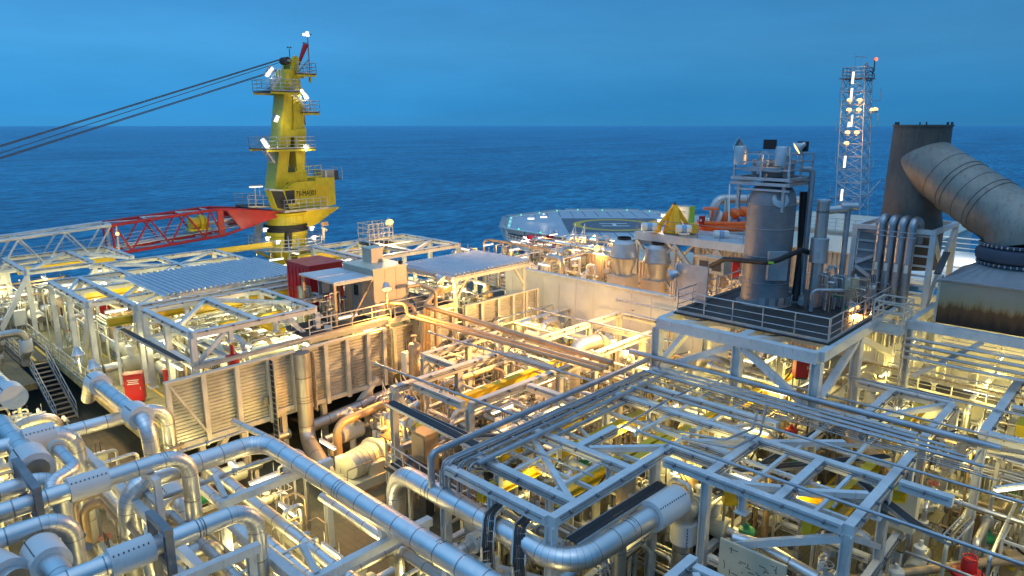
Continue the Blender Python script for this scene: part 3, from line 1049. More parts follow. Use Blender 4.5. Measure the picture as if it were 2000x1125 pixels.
for p, q in (((28.9, 13.2, -9.85), (28.9, 10.2, -11.8)), ((28.9, 13.7, -9.85), (28.9, 17.4, -11.8)), ((29.2, 9.9, -11.8), (33.7, 9.9, -9.9)), ((39.3, 9.9, -11.8), (34.3, 9.9, -9.9)), ((29.2, 17.7, -11.8), (33.6, 17.7, -9.9)), ((29, 17.4, -9.6), (33.6, 13.7, -9.62)), ((29, 13.6, -9.6), (33.6, 10.2, -9.62))):
    MB().beam(p, q, .3, .28).build('brace', 'steel', T)
MB().beam((28.9, 9.7, -11.98), (28.9, 18, -11.98), .34, .3).build('beam', 'steel', T)
for x, y in ((29.3, 13.45), (34, 13.45), (39.6, 13.45), (39.6, 17.7), (34, 17.7), (39.6, 9.9), (34, 9.9)):
    MB().ibeam((x, y, -18), (x, y, -12.15 if x < 30 else zt - .52), .36, .36, .04).build('column', 'steel', T)
railing('grey railing round the front of the vessel platform', [(30.3, 17.5, zt + .05), (30.3, 10.05, zt + .05)])
railing('grey railing along the right side of the vessel platform', [(30.45, 10.05, zt + .05), (39.3, 10.05, zt + .05)])
railing('grey railing at the back of the vessel platform', [(39.4, 10.3, zt + .05), (39.4, 17.5, zt + .05)])
railing('railing at the left end of the vessel platform', [(30.5, 17.6, zt + .05), (39.2, 17.6, zt + .05)])
# caged look-out box at the right of the platform
T = thing('access_cage', 'small sodium-lit caged landing hung on the vessel platform', 'platform', (39.6, 9.4, -9.4))
c0 = Pz(1693, 640, -9.5)
cx, cy = 36.2, 9.2
MB().poly([(cx - .8, cy - .75), (cx + .8, cy - .75), (cx + .8, cy + .65), (cx - .8, cy + .65)], -9.75, -9.6).build('floor', 'steel_warm', T)
for dx, dy in ((-.75, -.7), (.75, -.7), (.75, .6), (-.75, .6), (0, -.7), (0, .6)):
    MB().beam((cx + dx, cy + dy, -9.6), (cx + dx, cy + dy, -8.2), .06).build('post', 'steel_warm', T)
for z in (-8.2, -8.65, -9.1):
    m = MB()
    for a, b in (((-.75, -.7), (.75, -.7)), ((.75, -.7), (.75, .6)), ((.75, .6), (-.75, .6)), ((-.75, .6), (-.75, -.7))):
        m.beam((cx + a[0], cy + a[1], z), (cx + b[0], cy + b[1], z), .07, .06)
    m.build('rail', 'steel_warm', T)
T = thing('ladder', 'caged vertical ladder beneath the sodium-lit landing', 'ladder', (36, 8.6, -12))
for dx in (-.25, .25):
    MB().tube((cx + dx, 8.4, -14.5), (cx + dx, 8.4, -9.2), .03, 6).build('stile', 'galv', T)
m = MB()
for k in range(17):
    m.tube((cx - .25, 8.4, -14.4 + k * .3), (cx + .25, 8.4, -14.4 + k * .3), .014, 5)
m.build('rung', 'galv', T)
for k in range(6):
    MB().ring((cx, 8.1, -13 + k * .7), .36, .018, n=14, m=5).build('hoop', 'galv', T)

# right hand walkway rails
railing('long double railing at the right below the exhaust box', [(39.9, 10.2, -12.9), (39.9, 3.0, -12.9)], r=.034)
railing('nearer railing at the right edge with small junction boxes', [(38.4, 9.6, -13.2), (38.4, 2.2, -13.2)], r=.034)
T = thing('walkway', 'narrow grating walkway between the two right railings', 'walkway', (39.2, 6, -13.3))
MB().poly([(38.3, 2), (40.0, 2), (40.0, 10.3), (38.3, 10.3)], -13.3, -13.2).build('grating', 'deck_dark', T)
for y in (2.6, 6, 9.8):
    MB().beam((39.2, y, -18), (39.2, y, -13.32), .24).build('post', 'steel_warm', T)
# small fenced landing in front of the standpipe
railing('railing of the small landing in the centre, left of the blue-lit bundle', [(16.6, 23.7, -14.9), (16.2, 18.6, -14.9)])
railing('caged railing at the foot of the blue-lit bundle', [(17.2, 20.6, -15), (17.2, 18.3, -15), (15.6, 18.3, -15)])
T = thing('landing', 'grating landing behind the blue-lit U-shaped pipe end', 'platform', (17, 21, -15))
MB().poly([(16.1, 18.2), (17.9, 18.2), (17.9, 23.9), (16.5, 23.9)], -15.05, -14.92).build('grating', 'deck_dark', T)
for x, y in ((16.5, 18.6), (17.6, 18.6), (16.8, 23.6), (17.7, 23.6)):
    MB().beam((x, y, -18), (x, y, -15.06), .16).build('post', 'steel_warm', T)
# ---------------------------------------------------------------- jacketed foreground pipes
GP = 'big metal-jacketed pipes'


def jpipe(label, pts, r, jackets=(), straps=(), mat='clad', bend=None, name='process_pipe', group=GP, n=18, dens=.95, edens=5.5, cat='pipe', flanges=()):
    """jackets: (p,q[,r]) white sleeves; straps: (point, direction)"""
    T = thing(name, label, cat, pts[0], group)
    MB().path(pts, r, bend if bend is not None else r * 2.4, n, dens=dens, edens=edens, seg=9).build('cladding', mat, T)
    for j in jackets:
        p, q = V(j[0]), V(j[1])
        rr = j[2] if len(j) > 2 else r * 1.42
        d = (q - p).normalized()
        m = MB()
        m.path([p, q], rr, 0, 22, dens=.0)
        ob = m.build('insulation_jacket', 'jacket', T)
        # row of latches along the seam
        k = int((q - p).length / .13)
        a = d.cross(V((0, 0, 1)))
        a = a.normalized() if a.length > .1 else V((FH[0], FH[1], 0)) * -1
        up = a.cross(d)
        if up.z < 0:
            up = -up
        side = a if a.dot(V((FH[0], FH[1], 0))) < 0 else -a
        o = (up * .75 + side * .66).normalized() * (rr + .004) if abs(d.z) < .9 else side * (rr + .004)
        lm = MB()
        for i in range(k):
            c = p + d * (.07 + i * .13) + o
            lm.box(c, (.03, .03, .07), 0)
        if k:
            lm.build('latch', 'dark', ob)
    for p, d in straps:
        m = MB()
        for s in (-.09, .09):
            m.lathe([(r * 1.005, -.012), (r * 1.02, -.012), (r * 1.02, .012), (r * 1.005, .012)], V(p) + V(d).normalized() * s, 18, d)
        m.build('strap', 'dark', T)
    for p, d in flanges:
        m = MB()
        for s in (-.07, .07):
            m.lathe([(r * .6, -.05), (r * 1.5, -.05), (r * 1.5, .05), (r * .6, .05)], V(p) + V(d).normalized() * s, 16, d, False)
        m.build('flange', 'steel_warm', T)
    return T


XD, YD, ZD = (1, 0, 0), (0, 1, 0), (0, 0, 1)
jpipe('longest shiny pipe crossing the lower centre of the picture diagonally', [(6.8, 26.35, -17), (6.8, 26.35, -13), (12.15, 26.35, -13), (12.3, 8.2, -13)], .385,
      straps=[((12.2, 20.4, -13), YD), ((12.27, 14.9, -13), YD), ((12.3, 12, -13), YD)], bend=.95)
jpipe('slim pipe tucked along the right flank of the longest pipe', [(12.75, 30.5, -13.6), (12.75, 27.4, -13.35), (12.85, 8.5, -13.35)], .15, straps=[((12.8, 18, -13.35), YD)])
jpipe('shiny pipe that drops in an elbow left of the longest pipe', [(.5, 25.45, -12), (8.75, 25.4, -12), (8.75, 25.4, -18)], .3, [((4.85, 25.45, -12), (6.05, 25.43, -12), .43)],
      straps=[((7.9, 25.42, -12), XD), ((1.9, 25.45, -12), XD)], bend=.85)
jpipe('lowest shiny pipe with a tall elbow near the bottom edge', [(2.6, 20.05, -12), (8.75, 20.0, -12), (8.75, 20.0, -18)], .29, [((4.5, 20.05, -12), (5.65, 20.03, -12), .42)],
      straps=[((7.0, 20, -12), XD)], bend=.85)
jpipe('shiny U-shaped pipe bending round the frame corner in the foreground', [(14.6, 20.4, -17.5), (14.6, 20.4, -13.05), (14.5, 11.55, -13.05), (20.75, 11.2, -13.05), (20.75, 11.2, -16.6)], .385,
      [((18.6, 11.33, -13.05), (20.25, 11.23, -13.05), .56), ((20.75, 11.2, -14.9), (20.75, 11.2, -14.1), .5)],
      straps=[((14.57, 18, -13.05), YD), ((17.4, 11.4, -13.05), XD)], bend=1.15)
jpipe('smaller shiny elbow nested inside the U-shaped pipe', [(14.95, 12.75, -16), (14.95, 12.1, -13.7), (17.9, 12.1, -13.5), (17.9, 12.1, -17)], .29, straps=[((16.2, 12.1, -13.6), XD)], bend=.8)
jpipe('shiny pipe with white collar running out beside the nested elbow', [(13.2, 16.2, -17.5), (13.2, 16.2, -14.6), (15.0, 16.0, -14.3), (16.5, 16, -14.3)], .24, [((14.6, 16.03, -14.35), (15.7, 16, -14.3), .36)], bend=.6)
jpipe('curled shiny elbow under the long pipe left of the U-shaped pipe', [(12.6, 16.8, -17.4), (12.9, 15.0, -14.9), (14.6, 14.2, -14.6), (15.6, 13.5, -16.8)], .27, bend=.9)
jpipe('second pipe entering from the left edge behind the dropped elbow', [(-.5, 27.0, -12), (4.9, 27.0, -12), (4.9, 27, -16)], .3, bend=.8)
jpipe('shiny elbow with a wide white jacket below the stairs', [(2.6, 30.9, -12), (6.35, 30.85, -12), (6.35, 30.85, -17.5)], .36, [((4.7, 30.9, -12), (5.75, 30.88, -12), .52)], bend=.9)
jpipe('left edge pipe meeting a round white jacket end', [(4.45, 35.5, -13.6), (4.45, 33.8, -12), (4.5, 27.9, -12)], .4, [((4.5, 29.3, -12), (4.5, 28.0, -12), .6)], bend=.9)
jpipe('S-curved shiny elbow beside the second entering pipe', [(5.45, 29.9, -14.5), (5.45, 29.7, -12.0), (5.5, 27.1, -12.0), (4.55, 26.6, -12.05), (4.5, 25.9, -12.4)], .23, bend=.6, flanges=[((5.45, 29.3, -12.0), YD)])
jpipe('short elbow pipe in the lower left corner', [(1.0, 23.75, -12), (4.45, 23.7, -12), (4.45, 23.7, -18)], .29, bend=.8)
jpipe('fat stub pipe with a white collar in the lower left corner', [(3.5, 23.2, -12.6), (3.55, 17.2, -12.3)], .37, [((3.5, 23.3, -12.6), (3.52, 22.1, -12.55), .55)])
jpipe('branch elbow joining the fat stub pipe', [(3.6, 20.6, -12.4), (5.7, 20.95, -12.2), (6.0, 20.95, -15)], .25, bend=.7)
jpipe('big white drum-like jacket at the extreme lower left', [(1.8, 24.6, -12.6), (2.6, 22.0, -12.6)], .4, [((1.9, 24.3, -12.6), (2.5, 22.3, -12.6), .62)])
jpipe('pipe with two white collars below the tall red cabinet', [(8.7, 38, -13.4), (8.7, 36.9, -12), (8.7, 29.4, -12), (8.75, 29.3, -14.3), (9.0, 27.6, -15.2), (9.0, 26.4, -17.6)], .32,
      [((8.7, 36.3, -12), (8.7, 35.4, -12), .5), ((8.7, 30.9, -12), (8.7, 30.0, -12), .52), ((8.87, 28.5, -14.75), (8.97, 27.75, -15.1), .5)], bend=.8)
jpipe('horizontal shiny pipe passing under the two-collared pipe', [(5.6, 33.3, -16.5), (5.6, 33.3, -13.0), (10.7, 33.15, -13.0), (10.7, 33.1, -17)], .31, bend=.85)
jpipe('left edge pipe ending in a white collar beside the stairs', [(5.6, 47, -12.6), (5.6, 37.3, -12.2)], .38, [((5.6, 38.3, -12.24), (5.6, 37.2, -12.2), .56)])
jpipe('dull bypass pipe low at the left edge under the white collars', [(-1, 32.2, -13.4), (3.2, 32.2, -13.4), (3.2, 32.2, -17)], .34, bend=.9)
jpipe('blue-lit pipe in the bottom left corner', [(.5, 18.6, -12.6), (6.4, 18.2, -12.6), (6.4, 18.2, -18)], .27, bend=.7)
# parallel runs under the longest pipe
jpipe('dull pipe under the longest pipe on its left', [(10.1, 31, -15), (10.1, 8, -15)], .24, mat='clad')
jpipe('dull pipe under the longest pipe, second from its left', [(11.2, 31, -15.2), (11.2, 8, -15.2)], .26, mat='clad')
jpipe('dull pipe hidden directly below the longest pipe', [(13.4, 24, -15.2), (13.4, 8, -15.2)], .2, mat='clad')
jpipe('blue-lit pipe low between the tall elbow and the longest pipe', [(9.4, 22.6, -14.6), (9.9, 9, -14.6)], .3, straps=[((9.7, 14, -14.6), YD)])
jpipe('shiny pipe low beneath the dropped elbow', [(7.2, 33, -15.4), (7.4, 12, -15.4)], .3)
# grey standpipe in front of the louvred wall
jpipe('tall dull grey standpipe in front of the louvred wall', [(17.85, 33.1, -12.0), (17.85, 33.1, -17.2), (16.4, 28.8, -17.0), (16.05, 27.5, -18)], .43, mat='clad_dull', bend=.9, straps=[((17.85, 33.1, -14.6), ZD), ((17.85, 33.1, -16.6), ZD)], dens=.5)
jpipe('brown elbow pipe curling below the louvred wall', [(18.6, 31.2, -18), (18.6, 31.2, -15.9), (22.2, 31.2, -15.6), (22.2, 30.2, -18)], .24, mat='copper', bend=.7, straps=[((20, 31.2, -15.8), XD), ((20.8, 31.2, -15.75), XD)])
jpipe('brown horizontal pipe behind the wall trestle', [(18.2, 33.2, -16.5), (24.5, 33.0, -15.9)], .33, mat='clad_dull')
jpipe('second horizontal pipe low behind the wall trestle', [(12, 34.2, -16.9), (17.2, 33.9, -16.8)], .3, mat='clad_dull')
jpipe('short brown elbow in the brightest orange light', [(18.8, 29.4, -17.4), (19.6, 28.6, -16.5), (21.0, 28.6, -16.6)], .3, mat='copper', bend=.8)
# right foreground
jpipe('blue-lit pipe with a tan elbow along the bottom right', [(20.7, 9.3, -13.9), (20.9, 8.4, -13.9), (21.0, 5.1, -14.5), (22.4, 4.9, -14.5), (22.4, 4.9, -17)], .21, mat='clad', bend=.5)
jpipe('shiny curl of pipe beside the white vertical jacket', [(20.75, 11.2, -16.4), (22.4, 10.6, -16.0), (23.1, 10.2, -14.9), (22.7, 9.3, -16.8), (22.6, 9, -18)], .36, mat='clad', bend=.7)
jpipe('long tan pipe low across the bottom right corner', [(21, 9.9, -16.8), (30, 3.2, -16.6), (36, -2, -16.6)], .17, mat='copper')
jpipe('ribbed copper-coloured pipe in the bottom right corner', [(22.2, 3.6, -17.6), (22.8, 3.0, -15.4), (24.4, 1.6, -15.4), (24.8, 1.2, -18)], .45, mat='clad', bend=1.1)
jpipe('pair of tan bent pipes behind the grey rack, upper one', [(33, 13, -13.4), (32.4, 9.0, -13.2), (30.8, 8.9, -13.6), (30.8, 7.2, -14.2)], .26, mat='copper', bend=.6)
jpipe('pair of tan bent pipes behind the grey rack, lower one', [(34, 12.6, -13.8), (33.2, 8.4, -13.6), (31.4, 7.9, -13.9), (31.2, 6.2, -16)], .26, mat='copper', bend=.6)
jpipe('arched orange-lit pipe in front of the blast wall', [(29.6, 23.6, -18), (29.6, 23.6, -12.3), (32.2, 23.2, -12.3), (32.2, 23.2, -18)], .42, mat='clad_dull', bend=.9)
jpipe('vertical jacketed pipe left of the arched orange-lit pipe', [(26.9, 22.4, -18), (26.9, 22.4, -12.9)], .4, mat='clad_dull')
jpipe('fat jacketed pipe with collar under the nearest roof frame', [(18.4, 15.6, -15.6), (21.8, 12.9, -15.5), (23.4, 11.6, -15.5)], .4, [((19.5, 14.7, -15.57), (20.5, 13.95, -15.55), .5)], mat='clad_dull', flanges=[((19.2, 14.95, -15.58), (.78, -.62, 0)), ((22.6, 12.25, -15.5), (.78, -.62, 0))])

# slim pipe racks ------------------------------------------------
def rack(label, lines, clamps=(), mat='tube', name='pipe_bundle', group='bundled small-bore pipe racks', bend=.3, sup=()):
    """lines: (pts, r); clamps: (p, q) cross bars"""
    T = thing(name, label, 'pipe bundle', lines[0][0][0], group)
    for pts, r in lines:
        MB().path(pts, r, bend, 8 if r < .08 else 12, dens=0).build('tube', mat, T)
    for p, q in clamps:
        m = MB().beam(p, q, .07, .07)
        m.build('clamp_bar', 'galv', T)
    return T


ln = [([(14.4, 17.9, -13), (14.4, 17.9, -11.45), (28.5, 17.95, -11.45)], .13)]
for k, (o, r) in enumerate(((0, .04), (.09, .025), (.2, .05), (.55, .03), (.63, .022), (.95, .045))):
    y = 17.42 - o
    ln.append(([(14.5 + .08 * k, y, -13.5), (14.5 + .08 * k, y, -11.62), (27.4 + .1 * k, y, -11.62)], r))
for k, o in enumerate((.3, .7, 1.1)):
    ln.append(([(14.9, 17.4 - o, -12.0), (27.2, 17.4 - o, -12.0)], .028))
ln.append(([(15.2, 16.3, -11.6), (27.8, 16.4, -11.6)], .1))
rack('blue-lit pipe bundle running up to the vessel platform leg', ln, [((x, 16.1, -11.72), (x, 18.15, -11.72)) for x in (16, 17.8, 19.6, 21.4, 23.2, 25, 26.8)])
ln = [([(28.75, 19.2, -11.35), (28.75, 3.2, -11.35)], .14)]
for k in range(4):
    ln.append(([(27.3 + k * .3, 18.2 - .1 * k, -11.95), (27.3 + k * .17, 3.0 + .3 * k, -11.95)], (.03, .02)[k % 2]))
for k, o in enumerate((0, .09, .16, .42, .5, .57, .85, .95)):
    ln.append(([(27.35 + o, 17.5 - .1 * k, -11.6), (27.35 + o, 3.4 + .2 * k, -11.6)], (.06, .03, .035, .05, .03, .04, .03, .05)[k]))
rack('grey pipe bundle in front of the vessel platform legs', ln, [((27.2, y, -11.71), (28.95, y, -11.71)) for y in (16, 14.2, 12.2, 10.4, 8.6, 6.8, 5, 3.8)])
rack('three orange-lit pipes descending from the wall to the blue-lit bundle', [
    ([(24.2, 34.6, -10.7), (25.1, 33.2, -10.7), (25.1, 33.1, -11.4), (25.3, 18.4, -11.3)], .1),
    ([(25.0, 35, -10.9), (25.7, 33.3, -10.9), (25.7, 33.1, -11.45), (25.85, 18.5, -11.35)], .12),
    ([(28.2, 33.5, -10.2), (27.6, 33.2, -10.2), (26.4, 33.0, -11.0), (26.5, 18.7, -11.3)], .16)],
    [((24.9, y, -11.52), (26.8, y, -11.52)) for y in (30, 27.6, 24.9, 21, 19)], 'copper')
rack('brown pipes looping over the short orange louvred wall', [
    ([(26.4 + .12 * k, 33.2, -15), (26.4 + .12 * k, 33.1, -11.2), (27.2 + .1 * k, 33.4, -10.6 + .08 * k), (29.4, 33.6, -10.6 + .08 * k)], .05) for k in range(5)] + [([(27.3, 33.0, -15), (27.3, 33.0, -10.2), (26.9, 34, -9.9), (26, 34.2, -9.9)], .13)], mat='copper')
for i, (lab, pts, r) in enumerate((
        ('thin pipe on the orange centre frame nearest its left corner', [(18.9, 27.6, -11.6), (19.2, 17.6, -11.6)], .06),
        ('thin orange-lit pipe crossing above the centre frame', [(24.0, 29.6, -11.5), (24.3, 17.8, -11.5)], .06),
        ('thin pipe with an end cap in front of the blast wall', [(31.4, 28.6, -11.3), (31.6, 17.9, -11.3)], .055),
        ('thin pipe with an end cap close to the blast wall coping', [(36.6, 25.6, -11.2), (36.8, 18.6, -11.2)], .055),
        ('long thin pipe over the zigzag brace frame, nearest the bottom', [(21.2, 13.6, -11.5), (21.4, -1, -11.5)], .06),
        ('long thin pipe over the zigzag brace frame, in its middle', [(24.95, 16.4, -11.5), (25.2, 0, -11.5)], .055),
        ('long thin pipe running to the lower right edge', [(30.0, 12, -11.5), (30.2, -1, -11.5)], .055),
        ('thin pipe over the tan diagonal frame at the right', [(33.1, 13, -11.5), (33.3, 1, -11.5)], .055))):
    T = rack(lab, [(pts, r)], [((pts[0][0] - .12, y, -11.68), (pts[0][0] + .2, y, -11.68)) for y in (pts[1][1] + 2, (pts[0][1] + pts[1][1]) / 2, pts[0][1] - 1.2)], 'tube', 'slim_pipe', 'single thin pipes on the roof frames')
    MB().lathe([(r * .9, -.04), (r * 1.7, -.04), (r * 1.7, .1), (r * .9, .1)], pts[0], 10, YD).build('end_cap', 'galv', T)
rack('forked thin pipes with valves in the middle of the zigzag frame', [
    ([(22.3, 12.6, -11.55), (22.9, 10.9, -11.55), (24.6, 10.6, -11.55), (26.3, 11.2, -11.55)], .05),
    ([(22.0, 12.2, -11.6), (22.6, 10.4, -11.6), (24.4, 10.2, -11.6), (27.4, 11.3, -11.6)], .05),
    ([(21.0, 14.4, -11.6), (24.4, 14.6, -11.6), (27.3, 14.5, -11.6)], .05),
    ([(17.4, 16.2, -11.65), (17.4, 12.9, -11.65)], .035), ([(18.2, 16.2, -11.65), (18.3, 12.9, -11.65)], .03)],
    [((23.8, 10.0, -11.7), (23.8, 10.9, -11.7)), ((25.8, 10.3, -11.7), (25.6, 11.3, -11.7))])

# cable trays ----------------------------------------------------
def tray(label, pts, w=.5, ncab=6, mat='cable', name='cable_tray', group='ladder trays full of cables', rungs=True, drop=0.):
    T = thing(name, label, 'cable tray', pts[0], group)
    P3 = [V(p) for p in pts]
    rail = [MB(), MB()]
    rg = MB()
    for a, b in zip(P3[:-1], P3[1:]):
        d = (b - a).normalized()
        s = d.cross(V((0, 0, 1)))
        s = s.normalized() if s.length > .1 else V((0, 1, 0))
        for k, sg in enumerate((-1, 1)):
            rail[k].beam(a + s * (w / 2 * sg), b + s * (w / 2 * sg), .03, .11)
        n = int((b - a).length / .3)
        for i in range(n):
            p = a.lerp(b, (i + .5) / n)
            rg.beam(p - s * (w / 2 - .016) - d.cross(s) * .03, p + s * (w / 2 - .016) - d.cross(s) * .03, .03, .03)
    for m in rail:
        m.build('side_rail', 'galv', T)
    if rungs and rg.v:
        rg.build('rung', 'galv', T)
    d0 = (P3[1] - P3[0]).normalized()
    s0 = d0.cross(V((0, 0, 1)))
    s0 = s0.normalized() if s0.length > .1 else V((0, 1, 0))
    for k in range(ncab):
        o = s0 * ((k + .5) / ncab - .5) * (w * .86)
        r = rnd.choice((.022, .03, .036))
        MB().path([p + o + V((0, 0, .04 + rnd.random() * .02)) for p in P3], r, .35, 6, dens=0).build('cable', mat, T)
    return T


tray('dark cable tray between the orange bay and the small landing', [(17.5, 24.6, -12.4), (17.5, 18.4, -12.6), (17.0, 17.6, -13.6)], .5, 7)
tray('curved cable tray sagging into the orange bay', [(17.9, 23.6, -12.6), (18.6, 20.4, -13.1), (20.0, 19.2, -13.1), (21.5, 18.6, -13.1)], .4, 5)
tray('vertical black cable ladder in front of the left louvred wall', [(16.1, 33.15, -12.1), (16.1, 33.15, -18)], .5, 7, 'black')
tray('black vertical cable riser right of the grey standpipe', [(18.5, 33.1, -12.2), (18.5, 33.1, -15.6)], .3, 4, 'copper')
tray('cable tray looping over the U-shaped pipe beside the frame corner', [(17.2, 15.4, -12.9), (15.4, 13.8, -12.5), (14.4, 13.5, -12.5), (13.9, 13.1, -13.4), (13.8, 12.8, -15.4), (13.6, 12, -17.5)], .42, 7)
tray('cable tray draped over the U-shaped pipe left of the corner column', [(16.0, 16.2, -13.1), (14.9, 14.9, -12.5), (14.2, 14.7, -12.5), (13.8, 14.4, -13.3), (13.7, 14.2, -15.4), (13.5, 13.6, -17.5)], .4, 6)
tray('wide cable tray hung along the front beam of the nearest frame', [(15.2, 12.05, -12.75), (20.3, 11.95, -12.75)], .5, 7)
tray('lower cable tray along the front beam of the nearest frame', [(15.4, 12.0, -13.35), (20.3, 11.9, -13.35)], .45, 7)
tray('cable tray crossing under the zigzag braces', [(21.6, 11.2, -12.6), (28, 6.6, -12.6)], .4, 6)
tray('second cable tray crossing under the zigzag braces', [(21.2, 10.4, -12.9), (26.4, 9.8, -12.9), (29, 9.6, -12.9)], .45, 7)
tray('cable tray over the olive walkway deck', [(22.4, 8.8, -12.5), (23.6, 6.4, -12.5), (24.4, 5.2, -13.2)], .4, 6)
tray('cable tray bundle curving round the bottom right column', [(24.8, 6.6, -12.4), (24.2, 4.6, -13.0), (25.0, 3.8, -13.6), (27, 3.6, -13.6)], .4, 7)
tray('long cable tray along the right edge behind the grey frame', [(31, 11.4, -12.2), (37.8, 10.6, -12.2), (38, 3, -12.4)], .5, 8, 'copper')
tray('wide brown cable tray sloping to the right picture edge', [(29.6, 5.0, -13.2), (31.4, 4.6, -12.6), (33.4, -1, -12.6)], .6, 9, 'copper')
tray('black cable tray inside the left module beside the red cabinet', [(13.0, 47.2, -11.9), (12.4, 46.0, -11.9), (12.7, 36.2, -12.0)], .35, 6)
tray('second black cable tray inside the left module', [(14.0, 43.6, -12.5), (13.3, 42.2, -12.5), (13.5, 36.2, -12.6)], .3, 5)
tray('pale cable tray along the left frame, inner side', [(15.2, 47.6, -12.2), (15.0, 36.2, -12.3)], .4, 6, 'tube')
tray('cable tray above the sodium-lit louvred wall', [(12.4, 33.9, -11.75), (18.9, 33.9, -11.6), (24.3, 33.95, -11.55)], .35, 5, 'copper')
tray('vertical cable ladder at the end of the sodium-lit louvred wall', [(23.85, 33.4, -11.9), (23.85, 33.4, -17.6)], .4, 5, 'copper')
# ---------------------------------------------------------------- process vessel on its platform
vx, vy, zt = 35.5, 15.3, -9.25
T = thing('process_vessel', 'tall grey cylindrical vessel standing on the braced platform', 'vessel', (vx, vy, zt))
MB().lathe([(1.45, 0), (1.28, .1), (1.2, .55), (1.2, 1.2)], (vx, vy, zt), 40).build('skirt', 'vessel', T)
m = MB()
for k, (a, b) in enumerate(((1.2, 2.6), (2.6, 4.05), (4.05, 5.3))):
    m.lathe([(1.2 + .002 * k, a), (1.2 + .002 * k, b)], (vx, vy, zt), 40)
m.build('shell', 'vessel', T)
m = MB()
m.lathe([(1.2, 5.3), (1.17, 5.6), (1.06, 5.95), (.85, 6.22), (.5, 6.42), (0, 6.5)], (vx, vy, zt), 40)
m.build('dome', 'vessel', T)
for z in (1.2, 2.6, 4.05, 5.3):
    MB().ring((vx, vy, zt + z), 1.212, .022, n=40).build('weld_ring', 'grey', T)
ax = V((-FH[0], -FH[1], 0))
MB().lathe([(.42, 0), (.42, .12), (.36, .14), (0, .14)], V((vx, vy, zt + 5.55)) + ax * 1.02, 20, ax + V((0, 0, .35))).build('manway', 'galv', T)
m = MB().box(V((vx, vy, zt + 2.2)) + ax * 1.32 + V((.35, .25, 0)), (1.0, 1.0, 1.5), R(45))
m.build('instrument_box', 'grey', T)
for k in range(7):
    a = R(200 + k * 20)
    MB().box((vx + 1.42 * math.cos(a), vy + 1.42 * math.sin(a), zt + .25), (.04, .3, .5), a).build('gusset', 'galv', T)
# valve platform on top of the vessel
c = V((36.0, 15.6, 0))
T = thing('valve_platform', 'square railed valve platform on top of the tall grey vessel', 'platform', (c.x, c.y, -2.7))
MB().box((c.x, c.y, -2.7), (2.9, 2.9, .12)).build('floor', 'deck_dark', T)
for z in (-2.66, -2.92):
    m = MB()
    for dx, dy, l in ((0, -1.5, 0), (0, 1.5, 0), (-1.5, 0, 1), (1.5, 0, 1)):
        if l:
            m.beam((c.x + dx, c.y - 1.42, z), (c.x + dx, c.y + 1.42, z), .14, .16)
        else:
            m.beam((c.x - 1.57, c.y + dy, z), (c.x + 1.57, c.y + dy, z), .14, .16)
    m.build('edge_beam', 'galv', T)
for dx, dy in ((-1.45, -1.45), (1.45, -1.45), (1.45, 1.45), (-1.45, 1.45), (-1.45, 0), (0, -1.45)):
    MB().beam((c.x + dx, c.y + dy, -2.6), (c.x + dx, c.y + dy, -1.42), .09).build('post', 'galv', T)
for z in (-1.42, -1.82, -2.2):
    m = MB()
    for a, b in (((-1.45, -1.45), (1.45, -1.45)), ((1.45, -1.45), (1.45, 1.45)), ((1.45, 1.45), (-1.45, 1.45)), ((-1.45, 1.45), (-1.45, -1.45))):
        m.beam((c.x + a[0], c.y + a[1], z), (c.x + b[0], c.y + b[1], z), .06)
    m.build('rail', 'galv', T)
for dx, dy in ((-1.3, -1.2), (-1.3, 1.2)):
    MB().beam((c.x + dx, c.y + dy, -4.3), (c.x + dx, c.y + dy, -2.95), .16).build('leg', 'galv', T)
MB().beam((c.x - 1.6, c.y - 1.6, -3.2), (c.x - 1.6, c.y + 1.3, -3.2), .1).build('pipe_rest', 'galv', T)
MB().lathe([(.5, -2.6), (.5, -2.3), (.7, -2.28), (.7, -2.12), (.3, -2.1), (.3, -1.9), (.5, -1.88), (.5, -1.75)], (c.x, c.y, 0), 20).build('nozzle', 'grey', T)
for k in range(6):
    a = k * 1.05
    p = V((c.x + .95 * math.cos(a), c.y + .95 * math.sin(a), -2.6))
    MB().lathe([(.1, 0), (.1, .25), (.17, .26), (.17, .32), (.08, .34), (.08, .6), (.13, .62), (.13, .85), (.02, .88)], p, 10).build('relief_valve', 'grey', T)
MB().beam((c.x - 1.2, c.y + 1.0, -2.2), (c.x - 1.2, c.y - 1.0, -2.2), .35, .2).build('manifold', 'galv', T)
for k, (px, py, w_) in enumerate(((1447, 300, .34), (1528, 302, .34))):
    p = Px(px, py, c.x - 1.3)
    MB().lathe([(w_, -.55), (w_, .35), (w_ * .9, .4), (0, .4)], p, 16).build('actuator', 'galv', T)
